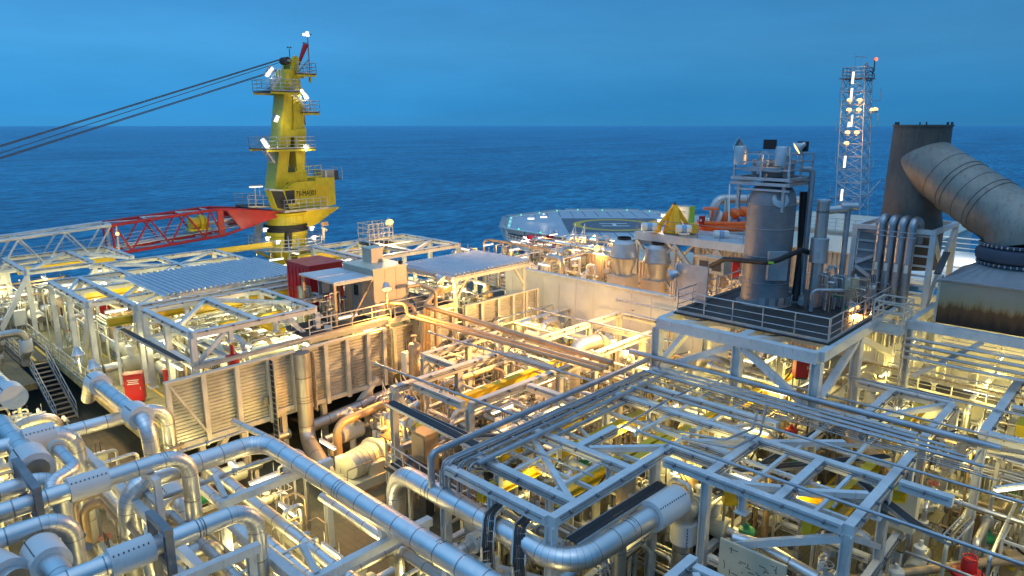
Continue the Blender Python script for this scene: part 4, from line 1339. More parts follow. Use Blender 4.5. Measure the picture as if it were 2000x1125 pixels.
# searchlights on the vessel top
for lab, px, py, x, lit, wv in (('dark square floodlight at the centre of the vessel top', 1504, 282, 36.3, False, .62), ('dark square floodlight beside the lit ring lamp', 1568, 286, 36.0, False, .5)):
    p = Px(px, py, x)
    T = thing('floodlight', lab, 'floodlight', p, 'floodlights on the vessel top')
    MB().box(p, (.25, wv, .5)).build('housing', 'black', T)
    MB().box(p + V((.135, 0, 0)), (.02, wv * .85, .42)).build('lens', 'glass', T)
    MB().tube(p - V((0, 0, 1.0)), p - V((0, 0, .25)), .035, 8).build('pole', 'galv', T)
for lab, px, py, x, d, lit in (('grey bell lamp at the left corner of the vessel top', 1443, 282, 35.0, (-.5, .5, .3), False), ('lit oval ring lamp at the right corner of the vessel top', 1560, 288, 35.6, (.1, -.75, .1), True)):
    p = Px(px, py, x)
    T = thing('bell_lamp', lab, 'lamp', p, 'floodlights on the vessel top')
    if lit:
        d = V((-10.6, 17, -12.5)).normalized()
        lamp('lamp_light', p + d * .3, 120, (1, .5, .12), T, .25, 'SPOT', p + d * 10, 72, .7)
    MB().lathe([(.1, -.35), (.14, -.2), (.34, .1), (.36, .12), (.3, .1)], p, 18, d).build('reflector', 'galv', T)
    MB().lathe([(.3, .105), (.22, .13), (0, .14)], p, 18, d).build('lens', 'lit_hot' if lit else 'glass', T)
    MB().tube(p - V((0, 0, .9)), p - V((0, 0, .1)), .03, 8).build('pole', 'galv', T)
# pipes by the vessel
q = Pz(1588, 600, -9.25)
jpipe('grey tapered column with a collar right of the tall vessel', [(q.x, q.y, -9.25), (q.x, q.y, -3.7)], .3, mat='clad_dull', n=20, dens=.4, group=None, cat='column')
T = THINGS[-1]
MB().lathe([(.31, -6.9), (.44, -6.85), (.44, -5.6), (.31, -5.55)], (q.x, q.y, 0), 20).build('collar', 'galv', T)
MB().path([(q.x, q.y, -4.2), (q.x + .9, q.y - .85, -4.1)], .2, 0, 14, dens=0).build('branch', 'galv', T)
MB().lathe([(.34, -3.75), (.34, -3.65), (0, -3.6)], (q.x, q.y, 0), 18).build('cap', 'galv', T)
jpipe('slim grey downpipe with a T joint beside the tapered column', [(q.x + .95, q.y - .9, -3.95), (q.x + .95, q.y - .9, -9.2)], .14, mat='tube', group=None)
T = THINGS[-1]
MB().path([(q.x + .65, q.y - .6, -4.0), (q.x + 1.25, q.y - 1.2, -4.0)], .2, 0, 14, dens=0).build('tee', 'galv', T)
jpipe('grey pipe looping over from the vessel top down its right side', [(36.4, 14.3, -2.2), (36.9, 13.9, -2.2), (36.6, 13.75, -8.9), (35.2, 13.2, -8.9)], .15, mat='tube', group=None, bend=.25)
jpipe('small inverted U pipe at the foot of the tapered column', [(35.0, 12.6, -9.2), (35.0, 12.6, -8.1), (36.1, 11.4, -8.1), (36.1, 11.4, -9.2)], .1, mat='tube', group=None, bend=.25)
jpipe('black rubber hose sagging from the cooler box round the vessel', [Px(1388, 520, 35.2), Px(1415, 506, 34.4), Px(1500, 513, 33.6), Px(1520, 508, 33.9), Px(1565, 488, 35.6), Px(1600, 500, 37)], .13, mat='black', group=None, bend=.5, cat='hose', name='hose')
MB().box(Px(1506, 513, 33.45), (.02, .3, .12), 0).build('label_plate', 'lime', THINGS[-1])
jpipe('black vertical hose bundle on the right of the vessel', [(37.0, 14.3, -3.4), (36.9, 14.1, -6.8), (36.2, 13.9, -9.1)], .2, mat='black', group=None, cat='hose', name='hose')
T = thing('screen_panel', 'framed translucent-looking grey screen at the left of the platform', 'panel', (32.3, 18.2, -9.2))
a, b = Px(1322, 512, 32.3), Px(1383, 520, 32.3)
zc = (Px(1322, 512, 32.3).z + Px(1320, 582, 32.3).z) / 2
MB().box((32.3, (a.y + b.y) / 2, zc), (.05, abs(a.y - b.y), 1.75)).build('sheet', 'galv', T)
for y in (a.y, b.y):
    MB().beam((32.28, y, -9.25), (32.28, y, zc + .95), .1).build('post', 'galv', T)
for z in (zc + .92, zc - .9):
    MB().beam((32.27, a.y, z), (32.27, b.y, z), .1).build('frame_bar', 'galv', T)
p = Px(1395, 517, 36.5)
T = thing('air_cooler', 'beige box cooler with two dark grilles behind the screen panel', 'cooler', p)
MB().box(p, (1.0, 1.7, .85)).build('cabinet', 'cream', T)
MB().box(p + V((-.55, 0, .5)), (.25, 2.0, .12)).build('hood', 'beige', T)
for dy in (-.4, .4):
    MB().box(p + V((-.52, dy, 0)), (.03, .55, .5)).build('grille', 'dark', T)
# skid of small valves at the foot of the vessel
for i in range(9):
    pass

# ---------------------------------------------------------------- gas turbine exhaust
T = thing('exhaust_duct', 'huge weathered exhaust stack with a slanting round duct at the right', 'exhaust duct', (42, 10.4, -8))
sx, sy = 42.0, 10.35
m = MB().lathe([(1.62, -7.5), (1.62, -5.3), (1.55, -5.2), (1.43, -4.6), (1.42, -2.6), (1.41, -2.58), (1.36, -.05)], (sx, sy, 0), 48)
m.build('stack', 'stackplate', T)
MB().lathe([(1.3, -.06), (1.42, -.06), (1.42, .04), (1.3, .04), (1.3, -1.2)], (sx, sy, 0), 48).build('rim', 'stackplate', T)
for k in range(6):
    a = R(20 + 60 * k)
    MB().box((sx + 1.4 * math.cos(a), sy + 1.4 * math.sin(a), .1), (.1, .06, .16), a).build('lug', 'dark', T)
hx, hy = 39.0, 4.95
pts = [V((sx, sy, -1.7)), V((hx + .35, hy + .75, -4.4)), V((hx + .05, hy + .15, -4.75)), V((hx, hy, -5.35))]
m = MB()
m.path([pts[0], V((hx + .12, hy + .2, -4.5)), V((hx, hy, -5.4))], 1.38, 1.5, 48, dens=.28, edens=.55)
m.build('duct', 'rust', T)
pts[1] = pts[0].lerp(V((hx + .12, hy + .2, -4.5)), .9)
dr = (pts[1] - pts[0]).normalized()
for f in (.5, .55, .8, .85):
    MB().ring(pts[0].lerp(pts[1], f), 1.385, .045, dr, 48).build('band', 'rust', T)
for f, zz in ((.36, 0), (.68, 0)):
    MB().ring(pts[0].lerp(pts[1], f), 1.38, .015, dr, 48).build('seam', 'dark', T)
m = MB().lathe([(1.45, -5.3), (1.58, -5.32), (1.58, -5.42), (1.46, -5.44), (1.66, -5.6), (1.72, -5.8), (1.66, -6.05), (1.5, -6.15), (1.6, -6.17), (1.6, -6.27), (1.4, -6.3)], (hx, hy, 0), 48)
m.build('expansion_joint', 'blue', T)
M['jointcloth'] = paint('expansion_cloth', (.05, .062, .09), .8, dirt=.1)
T.children  # parts stay under the duct
KIDS[T.name][-1].data.materials[0] = M['jointcloth']
for z in (-5.37, -6.22):
    m = MB()
    for k in range(44):
        a = 2 * math.pi * k / 44
        m.box((hx + 1.6 * math.cos(a), hy + 1.6 * math.sin(a), z), (.05, .05, .12), a)
    m.build('bolt_ring', 'galv', T)
# hood: round to square
ring_ = [(hx + 1.45 * math.cos(2 * math.pi * k / 40 + R(225)), hy + 1.45 * math.sin(2 * math.pi * k / 40 + R(225))) for k in range(40)]
x0, x1, y0, y1 = 36.85, 41.2, 2.4, 7.45
sq = []
for k in range(40):
    f = (k % 10) / 10
    s = k // 10
    sq.append([(x0 + (x1 - x0) * f, y0), (x1, y0 + (y1 - y0) * f), (x1 - (x1 - x0) * f, y1), (x0, y1 - (y1 - y0) * f)][s])
m = MB()
m.add([(a, b, -6.28) for a, b in ring_] + [(a, b, -7.02) for a, b in sq], [(k, (k + 1) % 40, 40 + (k + 1) % 40, 40 + k) for k in range(40)])
m.build('hood', 'vessel', T)
MB().box(((x0 + x1) / 2, (y0 + y1) / 2, -8.08), (x1 - x0, y1 - y0, 2.1)).build('plenum', 'exbox', T)
MB().beam((x0 - .02, y0, -7.03), (x0 - .02, y1 + .05, -7.03), .1, .08).build('edge_angle', 'grey', T)
MB().box((x0 + .3, y1 + .07, -8.0), (.45, .12, 2.2)).build('end_flange', 'cream', T)
MB().lathe([(.12, -.05), (.12, .05)], (x0 + .1, y1 + .15, -7.1), 14, (0, 1, 0)).build('trunnion', 'grey', T)
MB().beam((x0 + .5, y1 + .3, -6.9), (x0 + 2.3, y1 + .4, -6.1), .3, .06).build('cover_plate', 'dark', T)
# support steel of the plenum
T = thing('exhaust_support', 'pale support beam and legs under the stained exhaust plenum', 'support', (36.5, 5, -18))
MB().beam((36.5, 8.6, -9.35), (36.5, 1, -9.35), .36, .42).build('beam', 'steel', T)
MB().beam((41, 8.6, -9.35), (41, 1, -9.35), .36, .42).build('beam', 'steel', T)
MB().beam((36.7, 8.4, -9.36), (41, 8.4, -9.36), .3, .4).build('beam', 'steel', T)
for x, y in ((36.5, 8.4), (41, 8.4), (41, 1.4), (36.5, -.5)):
    MB().ibeam((x, y, -18), (x, y, -9.58), .4, .4, .05).build('leg', 'steel', T)
MB().beam((36.5, 8.0, -11.9), (36.5, 5.4, -9.6), .2).build('brace', 'steel', T)
for k in range(4):
    MB().tube((36.3, 8.6, -10.0 - .32 * k), (36.3, 0, -10.0 - .32 * k), .07 + .02 * (k % 2), 8).build('service_pipe', 'galv', T)

# stack enclosure frame
T = thing('stack_enclosure', 'grey ribbed box frame wrapped round the foot of the exhaust stack', 'enclosure', (40, 10.5, -10))
x0, x1, y0, y1, zt_, zb = 40.0, 44.6, 8.7, 12.45, -5.2, -12.2
for x, y in ((x0, y0), (x0, y1), (x1, y0), (x1, y1)):
    MB().beam((x, y, zb), (x, y, zt_ - .25), .26).build('post', 'steel', T)
for z in (zt_ - .12, -9.6):
    for p, q in (((x0, y0), (x0, y1)), ((x1, y0), (x1, y1))):
        MB().beam((p[0], p[1] - .13, z), (q[0], q[1] + .13, z), .26, .24).build('beam', 'steel', T)
    for p, q in (((x0, y0), (x1, y0)), ((x0, y1), (x1, y1))):
        MB().beam((p[0] + .131, p[1], z), (q[0] - .131, q[1], z), .24, .22).build('beam', 'steel', T)
MB().box((x0 + .16, (y0 + y1) / 2 + .35, -7.5), (.04, y1 - y0 - 1.0, 4.1)).build('panel', 'grey', T)
for k in range(8):
    MB().beam((x0 + .1, y0 + .15, -9.2 + k * .52), (x0 + .1, y1 - .14, -9.2 + k * .52), .08, .1).build('rib', 'steel', T)
for p, q in (((x0 - .02, y1 - .2, -7.3), (x0 - .02, y1 - 1.9, -6.4)), ((x0 - .02, y1 - .2, -7.5), (x0 - .02, y1 - 1.9, -8.6)), ((x0 + .3, y0, -9.4), (x1 - .2, y0, -5.6)), ((x0 + .3, y0, -5.6), (x0 + 2.3, y0, -7.4)), ((x0 + .2, y0, -9.8), (x1 - .3, y0, -11.8)), ((x0, y0 + .2, -9.8), (x0, y1 - .3, -11.9))):
    MB().beam(p, q, .18).build('brace', 'steel', T)
for k, y in enumerate((11.05, 10.56, 10.08, 9.6)):
    jpipe(('grey hooked vent pipe on the stack enclosure, leftmost of four', 'grey hooked vent pipe on the stack enclosure, second from left', 'grey hooked vent pipe on the stack enclosure, third from left', 'grey hooked vent pipe on the stack enclosure, rightmost of four')[k],
          [(39.55, y, -12.0 + .25 * k), (39.55, y, -4.72 - .02 * k), (40.35, y - .12, -4.72 - .02 * k), (40.4, y - .13, -6)], .215, mat='tube', bend=.36, group='four hooked vent pipes', dens=.4)
    T = THINGS[-1]
    MB().box((39.33, y, -7.25), (.02, .17, .42)).build('label_plate', 'white', T)
    MB().box((39.338, y, -7.25), (.016, .25, .52)).build('label_frame', 'copper', T)
T = thing('pipe_clamp', 'clamp bars holding the four hooked vent pipes', 'clamp', (39.5, 10.3, -6))
for z in (-5.35, -5.6, -9.9, -10.1):
    MB().beam((39.3, 11.35, z), (39.3, 9.3, z), .04, .05).build('bar', 'galv', T)
# ---------------------------------------------------------------- pedestal crane
YC = 68.6
CB = Py(563, 500, YC)
T = crane = thing('pedestal_crane', 'tall yellow pedestal crane with a tapering A-shaped mast', 'crane', (CB.x, YC, -18))


def yp(px, py, y=YC):
    return Py(px, py, y)


def slab(pxs, y0, y1, name, mat, parent, yref=None):
    """outline in an upright plane along the boom, given a real thickness y0..y1"""
    yr = YC if yref is None else yref
    P3 = [Py(a, b, yr) for a, b in pxs]
    n = len(P3)
    vs = [V((p.x, y0, p.z)) for p in P3] + [V((p.x, y1, p.z)) for p in P3]
    fs = [(i, (i + 1) % n, n + (i + 1) % n, n + i) for i in range(n)] + [tuple(range(n - 1, -1, -1)), tuple(range(n, 2 * n))]
    return MB().add(vs, fs).build(name, mat, parent)


cx = CB.x
zr0, zr1 = yp(563, 449).z, yp(563, 436).z
MB().lathe([(2.0, -18.2), (2.0, zr0 - 2.2), (2.12, zr0 - .5), (2.2, zr0 - .4), (2.2, zr0)], (cx, YC, 0), 40).build('pedestal', 'cyellow', T)
m = MB().lathe([(2.1, zr0), (2.25, zr0 + .02), (2.25, zr0 + .3), (2.15, zr0 + .32), (2.15, zr0 + .5), (2.28, zr0 + .52), (2.28, zr1), (2, zr1 + .02)], (cx, YC, 0), 40)
m.build('slewing_ring', 'black', T)
MB().lathe([(2.05, zr1), (2.0, zr1 + .9), (2.35, zr1 + 1.3), (0, zr1 + 1.35)], (cx, YC, 0), 32).build('turntable', 'cyellow', T)
slab([(541, 412), (650, 402), (632, 415), (610, 432), (592, 440), (541, 436)], YC - 1.5, YC + 1.7, 'slew_frame', 'cyellow', T, YC)
ob = slab([(553, 372), (576, 356), (616, 353.5), (617, 347), (653, 346), (656, 399), (632, 404), (568, 413)], YC - 1.9, YC + 2.0, 'machinery_house', 'cyellow', T, YC - 1.9)
slab([(627, 361), (641, 361), (641, 394), (627, 396)], YC - 1.93, YC - 1.9, 'door', 'yellow', ob, YC - 1.9)
slab([(617, 359), (622, 359), (622, 396), (617, 397)], YC - 1.94, YC - 1.9, 'ladder_panel', 'yellow', ob, YC - 1.9)
cab = slab([(526, 370), (577, 370), (578, 399), (567, 412), (541, 409)], YC - 3.1, YC - 1.95, 'cab', 'cyellow', T, YC - 3.1)
slab([(529, 373), (552, 373), (566, 410), (542, 407)], YC - 3.15, YC - 2.4, 'front_window', 'glass', cab, YC - 3.1)
slab([(556, 373), (575, 371), (576, 396), (563, 398)], YC - 3.13, YC - 2.9, 'side_window', 'glass', cab, YC - 3.1)
slab([(526, 369), (552, 371), (552, 373.5), (526, 372)], YC - 3.2, YC - 2, 'visor', 'steel', cab, YC - 3.1)
# the crane number
fc = bpy.data.curves.new('lettering', 'FONT')
fc.body = '73-MA001'
a, b = Py(578, 379, YC - 1.9), Py(616, 375, YC - 1.9)
fc.size = 1.18

fc.extrude = .01
fo = bpy.data.objects.new('lettering', fc)
C.objects.link(fo)
fo.data.materials.append(M['black'])
fo.parent = ob
p = Py(578.2, 384, YC - 1.95) - OFF[T.name]
fo.location = (p.x, YC - 1.95 - YC, p.z)
fo.rotation_euler = (R(90), 0, 0)
fo.scale = (.52, 1, 1)
bpy.context.view_layer.update()
fo.scale = ((b.x - a.x) / max(.1, fo.dimensions.x / fo.scale.x), .7, 1)
me = bpy.data.meshes.new_from_object(fo)
fm = bpy.data.objects.new('crane_number', me)
C.objects.link(fm)
fm.parent, fm.location, fm.rotation_euler, fm.scale = ob, fo.location, fo.rotation_euler, fo.scale
bpy.data.objects.remove(fo)
fo = fm
OFF[fo.name] = OFF[T.name]
KIDS.setdefault(ob.name, []).append(fo)
# mast
slab([(526.6, 372), (538.7, 260), (548.4, 136), (560.5, 136), (558, 272), (551, 345), (548, 372)], YC - 1.1, YC + 1.1, 'mast_leg', 'cyellow', T)
slab([(573, 350), (565, 268), (561, 136), (574.5, 135), (577, 160), (587, 260), (586, 325), (592, 352)], YC - 1.0, YC + 1.0, 'mast_leg', 'cyellow', T)
slab([(549, 254), (587, 250), (588, 264), (549, 269)], YC - 1.15, YC + 1.15, 'mast_girder', 'cyellow', T)
slab([(549, 337), (588, 333), (590, 352), (549, 356)], YC - 1.13, YC + 1.13, 'mast_girder', 'cyellow', T)
slab([(558, 255), (566, 255), (566, 150), (558, 150)], YC - .85, YC + .85, 'mast_web', 'cyellow', T)
slab([(560, 137), (561, 118), (565, 111), (570, 110), (574, 114), (575, 120), (574.5, 136)], YC - .95, YC - .6, 'sheave_cheek', 'cyellow', T)
slab([(560, 137), (561, 118), (565, 111), (570, 110), (574, 114), (575, 120), (574.5, 136)], YC + .6, YC + .95, 'sheave_cheek', 'cyellow', T)
s0 = yp(557, 119)
for k in range(4):
    MB().lathe([(.2, -.08), (.38, -.1), (.33, 0), (.38, .1), (.2, .08)], (s0.x, YC - .48 + k * .32, s0.z), 24, YD).build('sheave', 'dark', T)
MB().tube((s0.x, YC - .9, s0.z), (s0.x, YC + .9, s0.z), .14, 10).build('sheave_pin', 'grey', T)


def rails(T, pts, h=1.1, step=1.0, r=.03, mat='galv'):
    m = MB()
    P3 = [V(p) for p in pts]
    for a, b in zip(P3[:-1], P3[1:]):
        for f in (1, .66, .33):
            m.tube(a + V((0, 0, h * f)), b + V((0, 0, h * f)), r, 5)
        n = max(1, round((b - a).length / step))
        for k in range(n + 1):
            p = a.lerp(b, k / n)
            m.tube(p, p + V((0, 0, h)), r * 1.1, 5)
        m.beam(a + V((0, 0, .06)), b + V((0, 0, .06)), .02, .12)
    return m.build('railing', mat, T)


def plat(T, px0, px1, py, y0, y1, sides='fbl', h=1.15):
    a, b = yp(px0, py), yp(px1, py)
    z = a.z
    f = MB().box(((a.x + b.x) / 2, (y0 + y1) / 2, z - .04), (abs(b.x - a.x), y1 - y0, .08)).build('platform_floor', 'deck_dark', T)
    MB().beam((a.x, y0 + .1, z - .2), (b.x, y0 + .1, z - .2), .14, .2).build('platform_beam', 'cyellow', T)
    MB().beam((a.x, y1 - .1, z - .2), (b.x, y1 - .1, z - .2), .14, .2).build('platform_beam', 'cyellow', T)
    rails(T, [(a.x, y0, z), (b.x, y0, z)], h)
    rails(T, [(a.x, y1, z), (b.x, y1, z)], h)
    rails(T, [(a.x, y0, z), (a.x, y1, z)], h)
    rails(T, [(b.x, y0, z), (b.x, y1, z)], h)


plat(T, 511, 566, 178, YC - 2.0, YC + 1.9)
plat(T, 577, 609, 219, YC - 1.6, YC + 1.2)
plat(T, 566, 604, 144, YC - 1.4, YC + 1.2, h=1.1)
plat(T, 503, 597, 290, YC - 2.1, YC + 1.9)


def flight(T, a, b, y, w=.7):
    p, q = yp(*a, y), yp(*b, y)
    for s in (-w / 2, w / 2):
        o = V((0, s, 0))
        MB().beam(p + o, q + o, .06, .2).build('stringer', 'galv', T)
        m = MB()
        m.tube(p + o + V((0, 0, 1)), q + o + V((0, 0, 1)), .03, 5)
        for k in range(5):
            c = p.lerp(q, k / 4) + o
            m.tube(c, c + V((0, 0, 1)), .026, 5)
        m.build('handrail', 'galv', T)
    m = MB()
    n = int(abs(p.z - q.z) / .22)
    for k in range(n):
        m.box(p.lerp(q, (k + .5) / n), (.24, w - .06, .03))
    m.build('stair_treads', 'galv', T)


flight(T, (568, 178), (600, 219), YC - 1.3)
flight(T, (526, 176), (546, 150), YC - 1.4)
flight(T, (516, 293), (533, 318), YC - 1.3)
flight(T, (548, 305), (566, 330), YC + .8)
flight(T, (590, 224), (594, 244), YC - .6, .6)
m = MB()
for dx in (0, .25):
    p, q = yp(588, 224, YC - .7), yp(594, 325, YC - .7)
    m.tube(p + V((dx, 0, 0)), q + V((dx, 0, 0)), .03, 5)
m.build('ladder', 'galv', T)
# lower walkways round the house and pedestal
z = yp(560, 413, YC - 3.2).z
a, b = yp(556, 413, YC - 3.4), yp(650, 399, YC - 3.4)
MB().box(((a.x + b.x) / 2, YC - 2.7, z - .05), (b.x - a.x, 1.4, .1)).build('platform_floor', 'galv', T)
rails(T, [(a.x, YC - 3.4, z), (b.x - .6, YC - 3.4, z)], 1.15, .9)
rails(T, [(a.x, YC - 3.4, z), (a.x, YC - 2, z)], 1.15, .9)
a, b = yp(566, 350), yp(600, 343)
rails(T, [(cx + .6, YC - 1.8, a.z + .1), (cx + 3.6, YC - 1.8, a.z + .25)], 1.2, .8, mat='cyellow')
rails(T, [(cx - 1.2, YC - 1.85, yp(540, 372).z - .1), (cx + .5, YC - 1.85, yp(566, 355).z)], 1.0, .8, mat='cyellow')
a = yp(636, 338, YC - .5)
MB().box((a.x, YC - .5, a.z - .1), (1.9, 1.8, .95)).build('cooler_box', 'grey', T)
MB().box((a.x + .75, YC - 1.42, a.z - .2), (.5, .06, 1.0)).build('cooler_grille', 'dark', T)
MB().path([(a.x - .6, YC - 1.5, a.z + .35), (a.x - .6, YC - 1.5, a.z - 1.3), (a.x - 1.6, YC - 1.2, a.z - 1.35)], .2, .3, 12, dens=0).build('exhaust_pipe', 'galv', T)
rails(T, [(a.x + 1.2, YC - 1.9, a.z - .7), (a.x + 1.2, YC + 1.9, a.z - .7)], 1.3, .9)
zp = yp(563, 478).z
m = MB()
m.lathe([(2.02, zp - .1), (4.0, zp - .1), (4.0, zp), (2.02, zp)], (cx, YC, 0), 28)
m.build('ring_walkway', 'galv', T)
m = MB()
for f in (.36, .72, 1.1):
    m.ring((cx, YC, zp + f), 3.92, .035, n=28, m=5)
for k in range(20):
    t_ = 2 * math.pi * k / 20
    m.tube((cx + 3.92 * math.cos(t_), YC + 3.92 * math.sin(t_), zp), (cx + 3.92 * math.cos(t_), YC + 3.92 * math.sin(t_), zp + 1.1), .035, 5)
m.build('ring_railing', 'steel_warm', T)
for k in range(10):
    t_ = R(150 + k * 22)
    MB().beam((cx + 2.05 * math.cos(t_), YC + 2.05 * math.sin(t_), zp - 1.3), (cx + 3.8 * math.cos(t_), YC + 3.8 * math.sin(t_), zp - .12), .12).build('bracket', 'cyellow', T)
slab([(556, 454), (567, 454), (567, 486), (556, 488)], YC - 2.35, YC - 1.95, 'doorway', 'black', T, YC - 2)
MB().beam((cx - 3.2, YC + .4, zp + .2), (cx - 2.6, YC + .8, zr1 + .5), .8, .1).build('access_stair', 'galv', T)
# windsock and mast-head lamps
T = thing('windsock', 'red windsock on a thin pole at the crane head', 'windsock', yp(603, 160))
MB().tube(yp(600.5, 72), yp(606, 155), .07, 8).build('pole', 'grey', T)
MB().lathe([(.28, 0), (.24, .8), (.18, 1.6), (.12, 2.5), (.1, 2.6)], yp(597, 87), 14, yp(583, 126) - yp(597, 87)).build('sock', 'red', T)
MB().ring(yp(597, 86), .3, .035, yp(583, 126) - yp(597, 87), 14).build('hoop', 'dark', T)
MB().tube(yp(597, 86), yp(602, 90), .03, 6).build('arm', 'grey', T)
MB().tube(yp(585, 138), yp(603, 116), .07, 6).build('stay', 'grey', T)
MB().lathe([(.14, 0), (.14, .5), (0, .55)], yp(606, 161), 10).build('pole_foot', 'yellow', T)
m = MB()
for dx, dy in ((0, 64), (-6, 67.5), (1, 69)):
    MB().lathe([(0, -.16), (.17, -.1), (.17, .1), (0, .16)], yp(600 + dx, dy), 12).build('lamp_globe', 'lit_white', T)
MB().tube(yp(592, 67.5), yp(608, 67.5), .05, 6).build('crossarm', 'dark', T)
lamp('lamp_light', yp(600, 66), 40, (1, .9, .75), T)
T = thing('anemometer', 'small anemometer on a thin post above the crane head', 'sensor', yp(565, 110))
MB().tube(yp(566, 111), yp(565, 95), .045, 6).build('post', 'dark', T)
for dx in (-3, 2.6):
    MB().lathe([(0, -.1), (.12, 0), (0, .1)], yp(565 + dx, 92.5), 8).build('cup', 'dark', T)
MB().tube(yp(562, 93), yp(568, 93), .03, 5).build('arm', 'dark', T)


def tubelamp(label, a, b, y, r=.16, en=50, mat='lit_white', group='lamps on the yellow crane'):
    p, q = yp(*a, y), yp(*b, y)
    T = thing('strip_lamp', label, 'lamp', (p + q) / 2, group)
    MB().beam(p, q, r * 1.9, r * 1.5).build('diffuser', mat, T)
    d = (q - p).normalized()
    n = d.cross(V((0, 1, 0)))
    MB().beam(p + n * r - d * .05, q + n * r + d * .05, r * 2.3, .1).build('housing', 'grey', T)
    lamp('lamp_light', (p + q) / 2 + V((0, -.4, -.3)), en, (1, .9, .62), T)
    return T


tubelamp('slanted white lamp at the left of the highest crane platform', (520, 148), (531, 132), YC - 1.9, .2)
tubelamp('white lamp lighting the crane stairs on the right', (588, 175), (600, 193), YC - 1.5, .14)
tubelamp('white lamp on the left face of the crane mast', (537, 237), (541, 226), YC - 1.4, .24)
tubelamp('slanted white lamp at the left of the lower crane platform', (512, 272), (522, 288), YC - 1.9, .18)
tubelamp('small white lamp at the right of the lower crane platform', (594, 286), (601, 287), YC - 1.9, .14)
for i, (px, py, lab) in enumerate(((516, 449, 'white flood lamp left of the black slewing ring'), (607, 446, 'white flood lamp right of the black slewing ring'), (541, 473, 'white lamp glaring at the pedestal railing, centre'), (521, 466, 'white lamp glaring at the pedestal railing, left'), (612, 464, 'white lamp glaring at the pedestal railing, right'))):
    p = Py(px, py, YC - 3.6)
    T = thing('flood_lamp', lab, 'lamp', p, 'lamps on the yellow crane')
    MB().box(p, (.4, .3, .42)).build('housing', 'grey', T)
    MB().box(p + V((0, -.16, 0)), (.34, .02, .34)).build('lens', 'lit_white', T)
    MB().beam(p + V((-.25, 0, .1)), p + V((.45, 0, .1)), .08).build('bracket', 'white', T)
    lamp('lamp_light', p + V((0, -.6, .2)), 45, (1, .9, .7), T)
T = thing('hoist_lamp', 'flat lamp on a stand left of the crane cab', 'lamp', yp(500, 380), 'lamps on the yellow crane')
MB().box(Py(500, 364, YC - 1), (1.2, .5, .18)).build('head', 'lit_white', T)
MB().box(Py(500, 362.6, YC - 1), (1.3, .6, .1)).build('hood', 'grey', T)
MB().tube(Py(498, 365, YC - 1), Py(499, 402, YC - 1), .08, 6).build('post', 'galv', T)
MB().tube(Py(507, 365, YC - 1), Py(508, 385, YC - 1), .05, 6).build('post', 'galv', T)
a, b = Py(486, 405, YC - 1.6), Py(530, 405, YC - 1.6)
rails(crane, [a, b], 1.2, .9)
rails(crane, [a + V((0, 3, 0)), b + V((0, 3, 0))], 1.2, .9)
MB().box(((a.x + b.x) / 2, YC - .1, a.z - .1), (b.x - a.x, 3, .15)).build('platform_floor', 'deck_dark', crane)
T = thing('flare_lamp_bracket', 'orange-lit pipe bracket at the right of the crane pedestal', 'bracket', Py(630, 465, YC - 3))
MB().tube(Py(632, 468, YC - 3), Py(632, 445, YC - 3), .16, 8).build('post', 'steel_warm', T)
MB().tube(Py(629, 445, YC - 3), Py(638, 450, YC - 3), .16, 8).build('arm', 'steel_warm', T)
MB().box(Py(634, 437, YC - 3), (.7, .3, .4)).build('housing', 'copper', T)
lamp('lamp_light', Py(630, 450, YC - 4.6), 160, (1, .6, .25), T)

# ---------------------------------------------------------------- lattice boom resting to the left
T = boom = thing('crane_boom', 'lattice boom lying level, dark red near the crane and white beyond', 'crane boom', Py(545, 415, YC), None)
yn, yf = YC - 1.25, YC + 1.25


def bp_(px, py):
    p = Py(px, py, yn)
    return p.x, p.z


def chord(pxs, y, mat, r=.15, ty=None):
    for (a, b) in zip(pxs[:-1], pxs[1:]):
        xa, za = bp_(*a)
        xb, zb = bp_(*b)
        MB().tube((xa, y, za), (xb, y, zb), r, 8).build('chord', mat, T)


topR = [(500, 410.5), (430, 409), (410, 411), (217, 440)]
botR = [(545, 417), (500, 437), (435, 460), (226, 496)]
topW = [(217, 440), (0, 470.5), (-900, 596), (-1120, 640)]
botW = [(226, 496), (0, 532), (-900, 668), (-1120, 668)]
for y in (yn, yf):
    chord(topR, y, 'red')
    chord(botR[1:], y, 'red')
    chord(topW, y, 'steel')
    chord(botW, y, 'steel')
    P3 = [bp_(*q) for q in ((440, 409), (500, 410), (556, 413), (548, 422), (500, 438), (470, 446))]
    n = len(P3)
    MB().add([V((a, y - .12, b)) for a, b in P3] + [V((a, y + .12, b)) for a, b in P3], [tuple(range(n - 1, -1, -1)), tuple(range(n, 2 * n))] + [(i, (i + 1) % n, n + (i + 1) % n, n + i) for i in range(n)]).build('root_plate', 'red', T)


def lin(pxs, px):
    for (a, b) in zip(pxs[:-1], pxs[1:]):
        if min(a[0], b[0]) <= px <= max(a[0], b[0]):
            f = (px - a[0]) / (b[0] - a[0])
            return a[1] + (b[1] - a[1]) * f
    return pxs[-1][1]


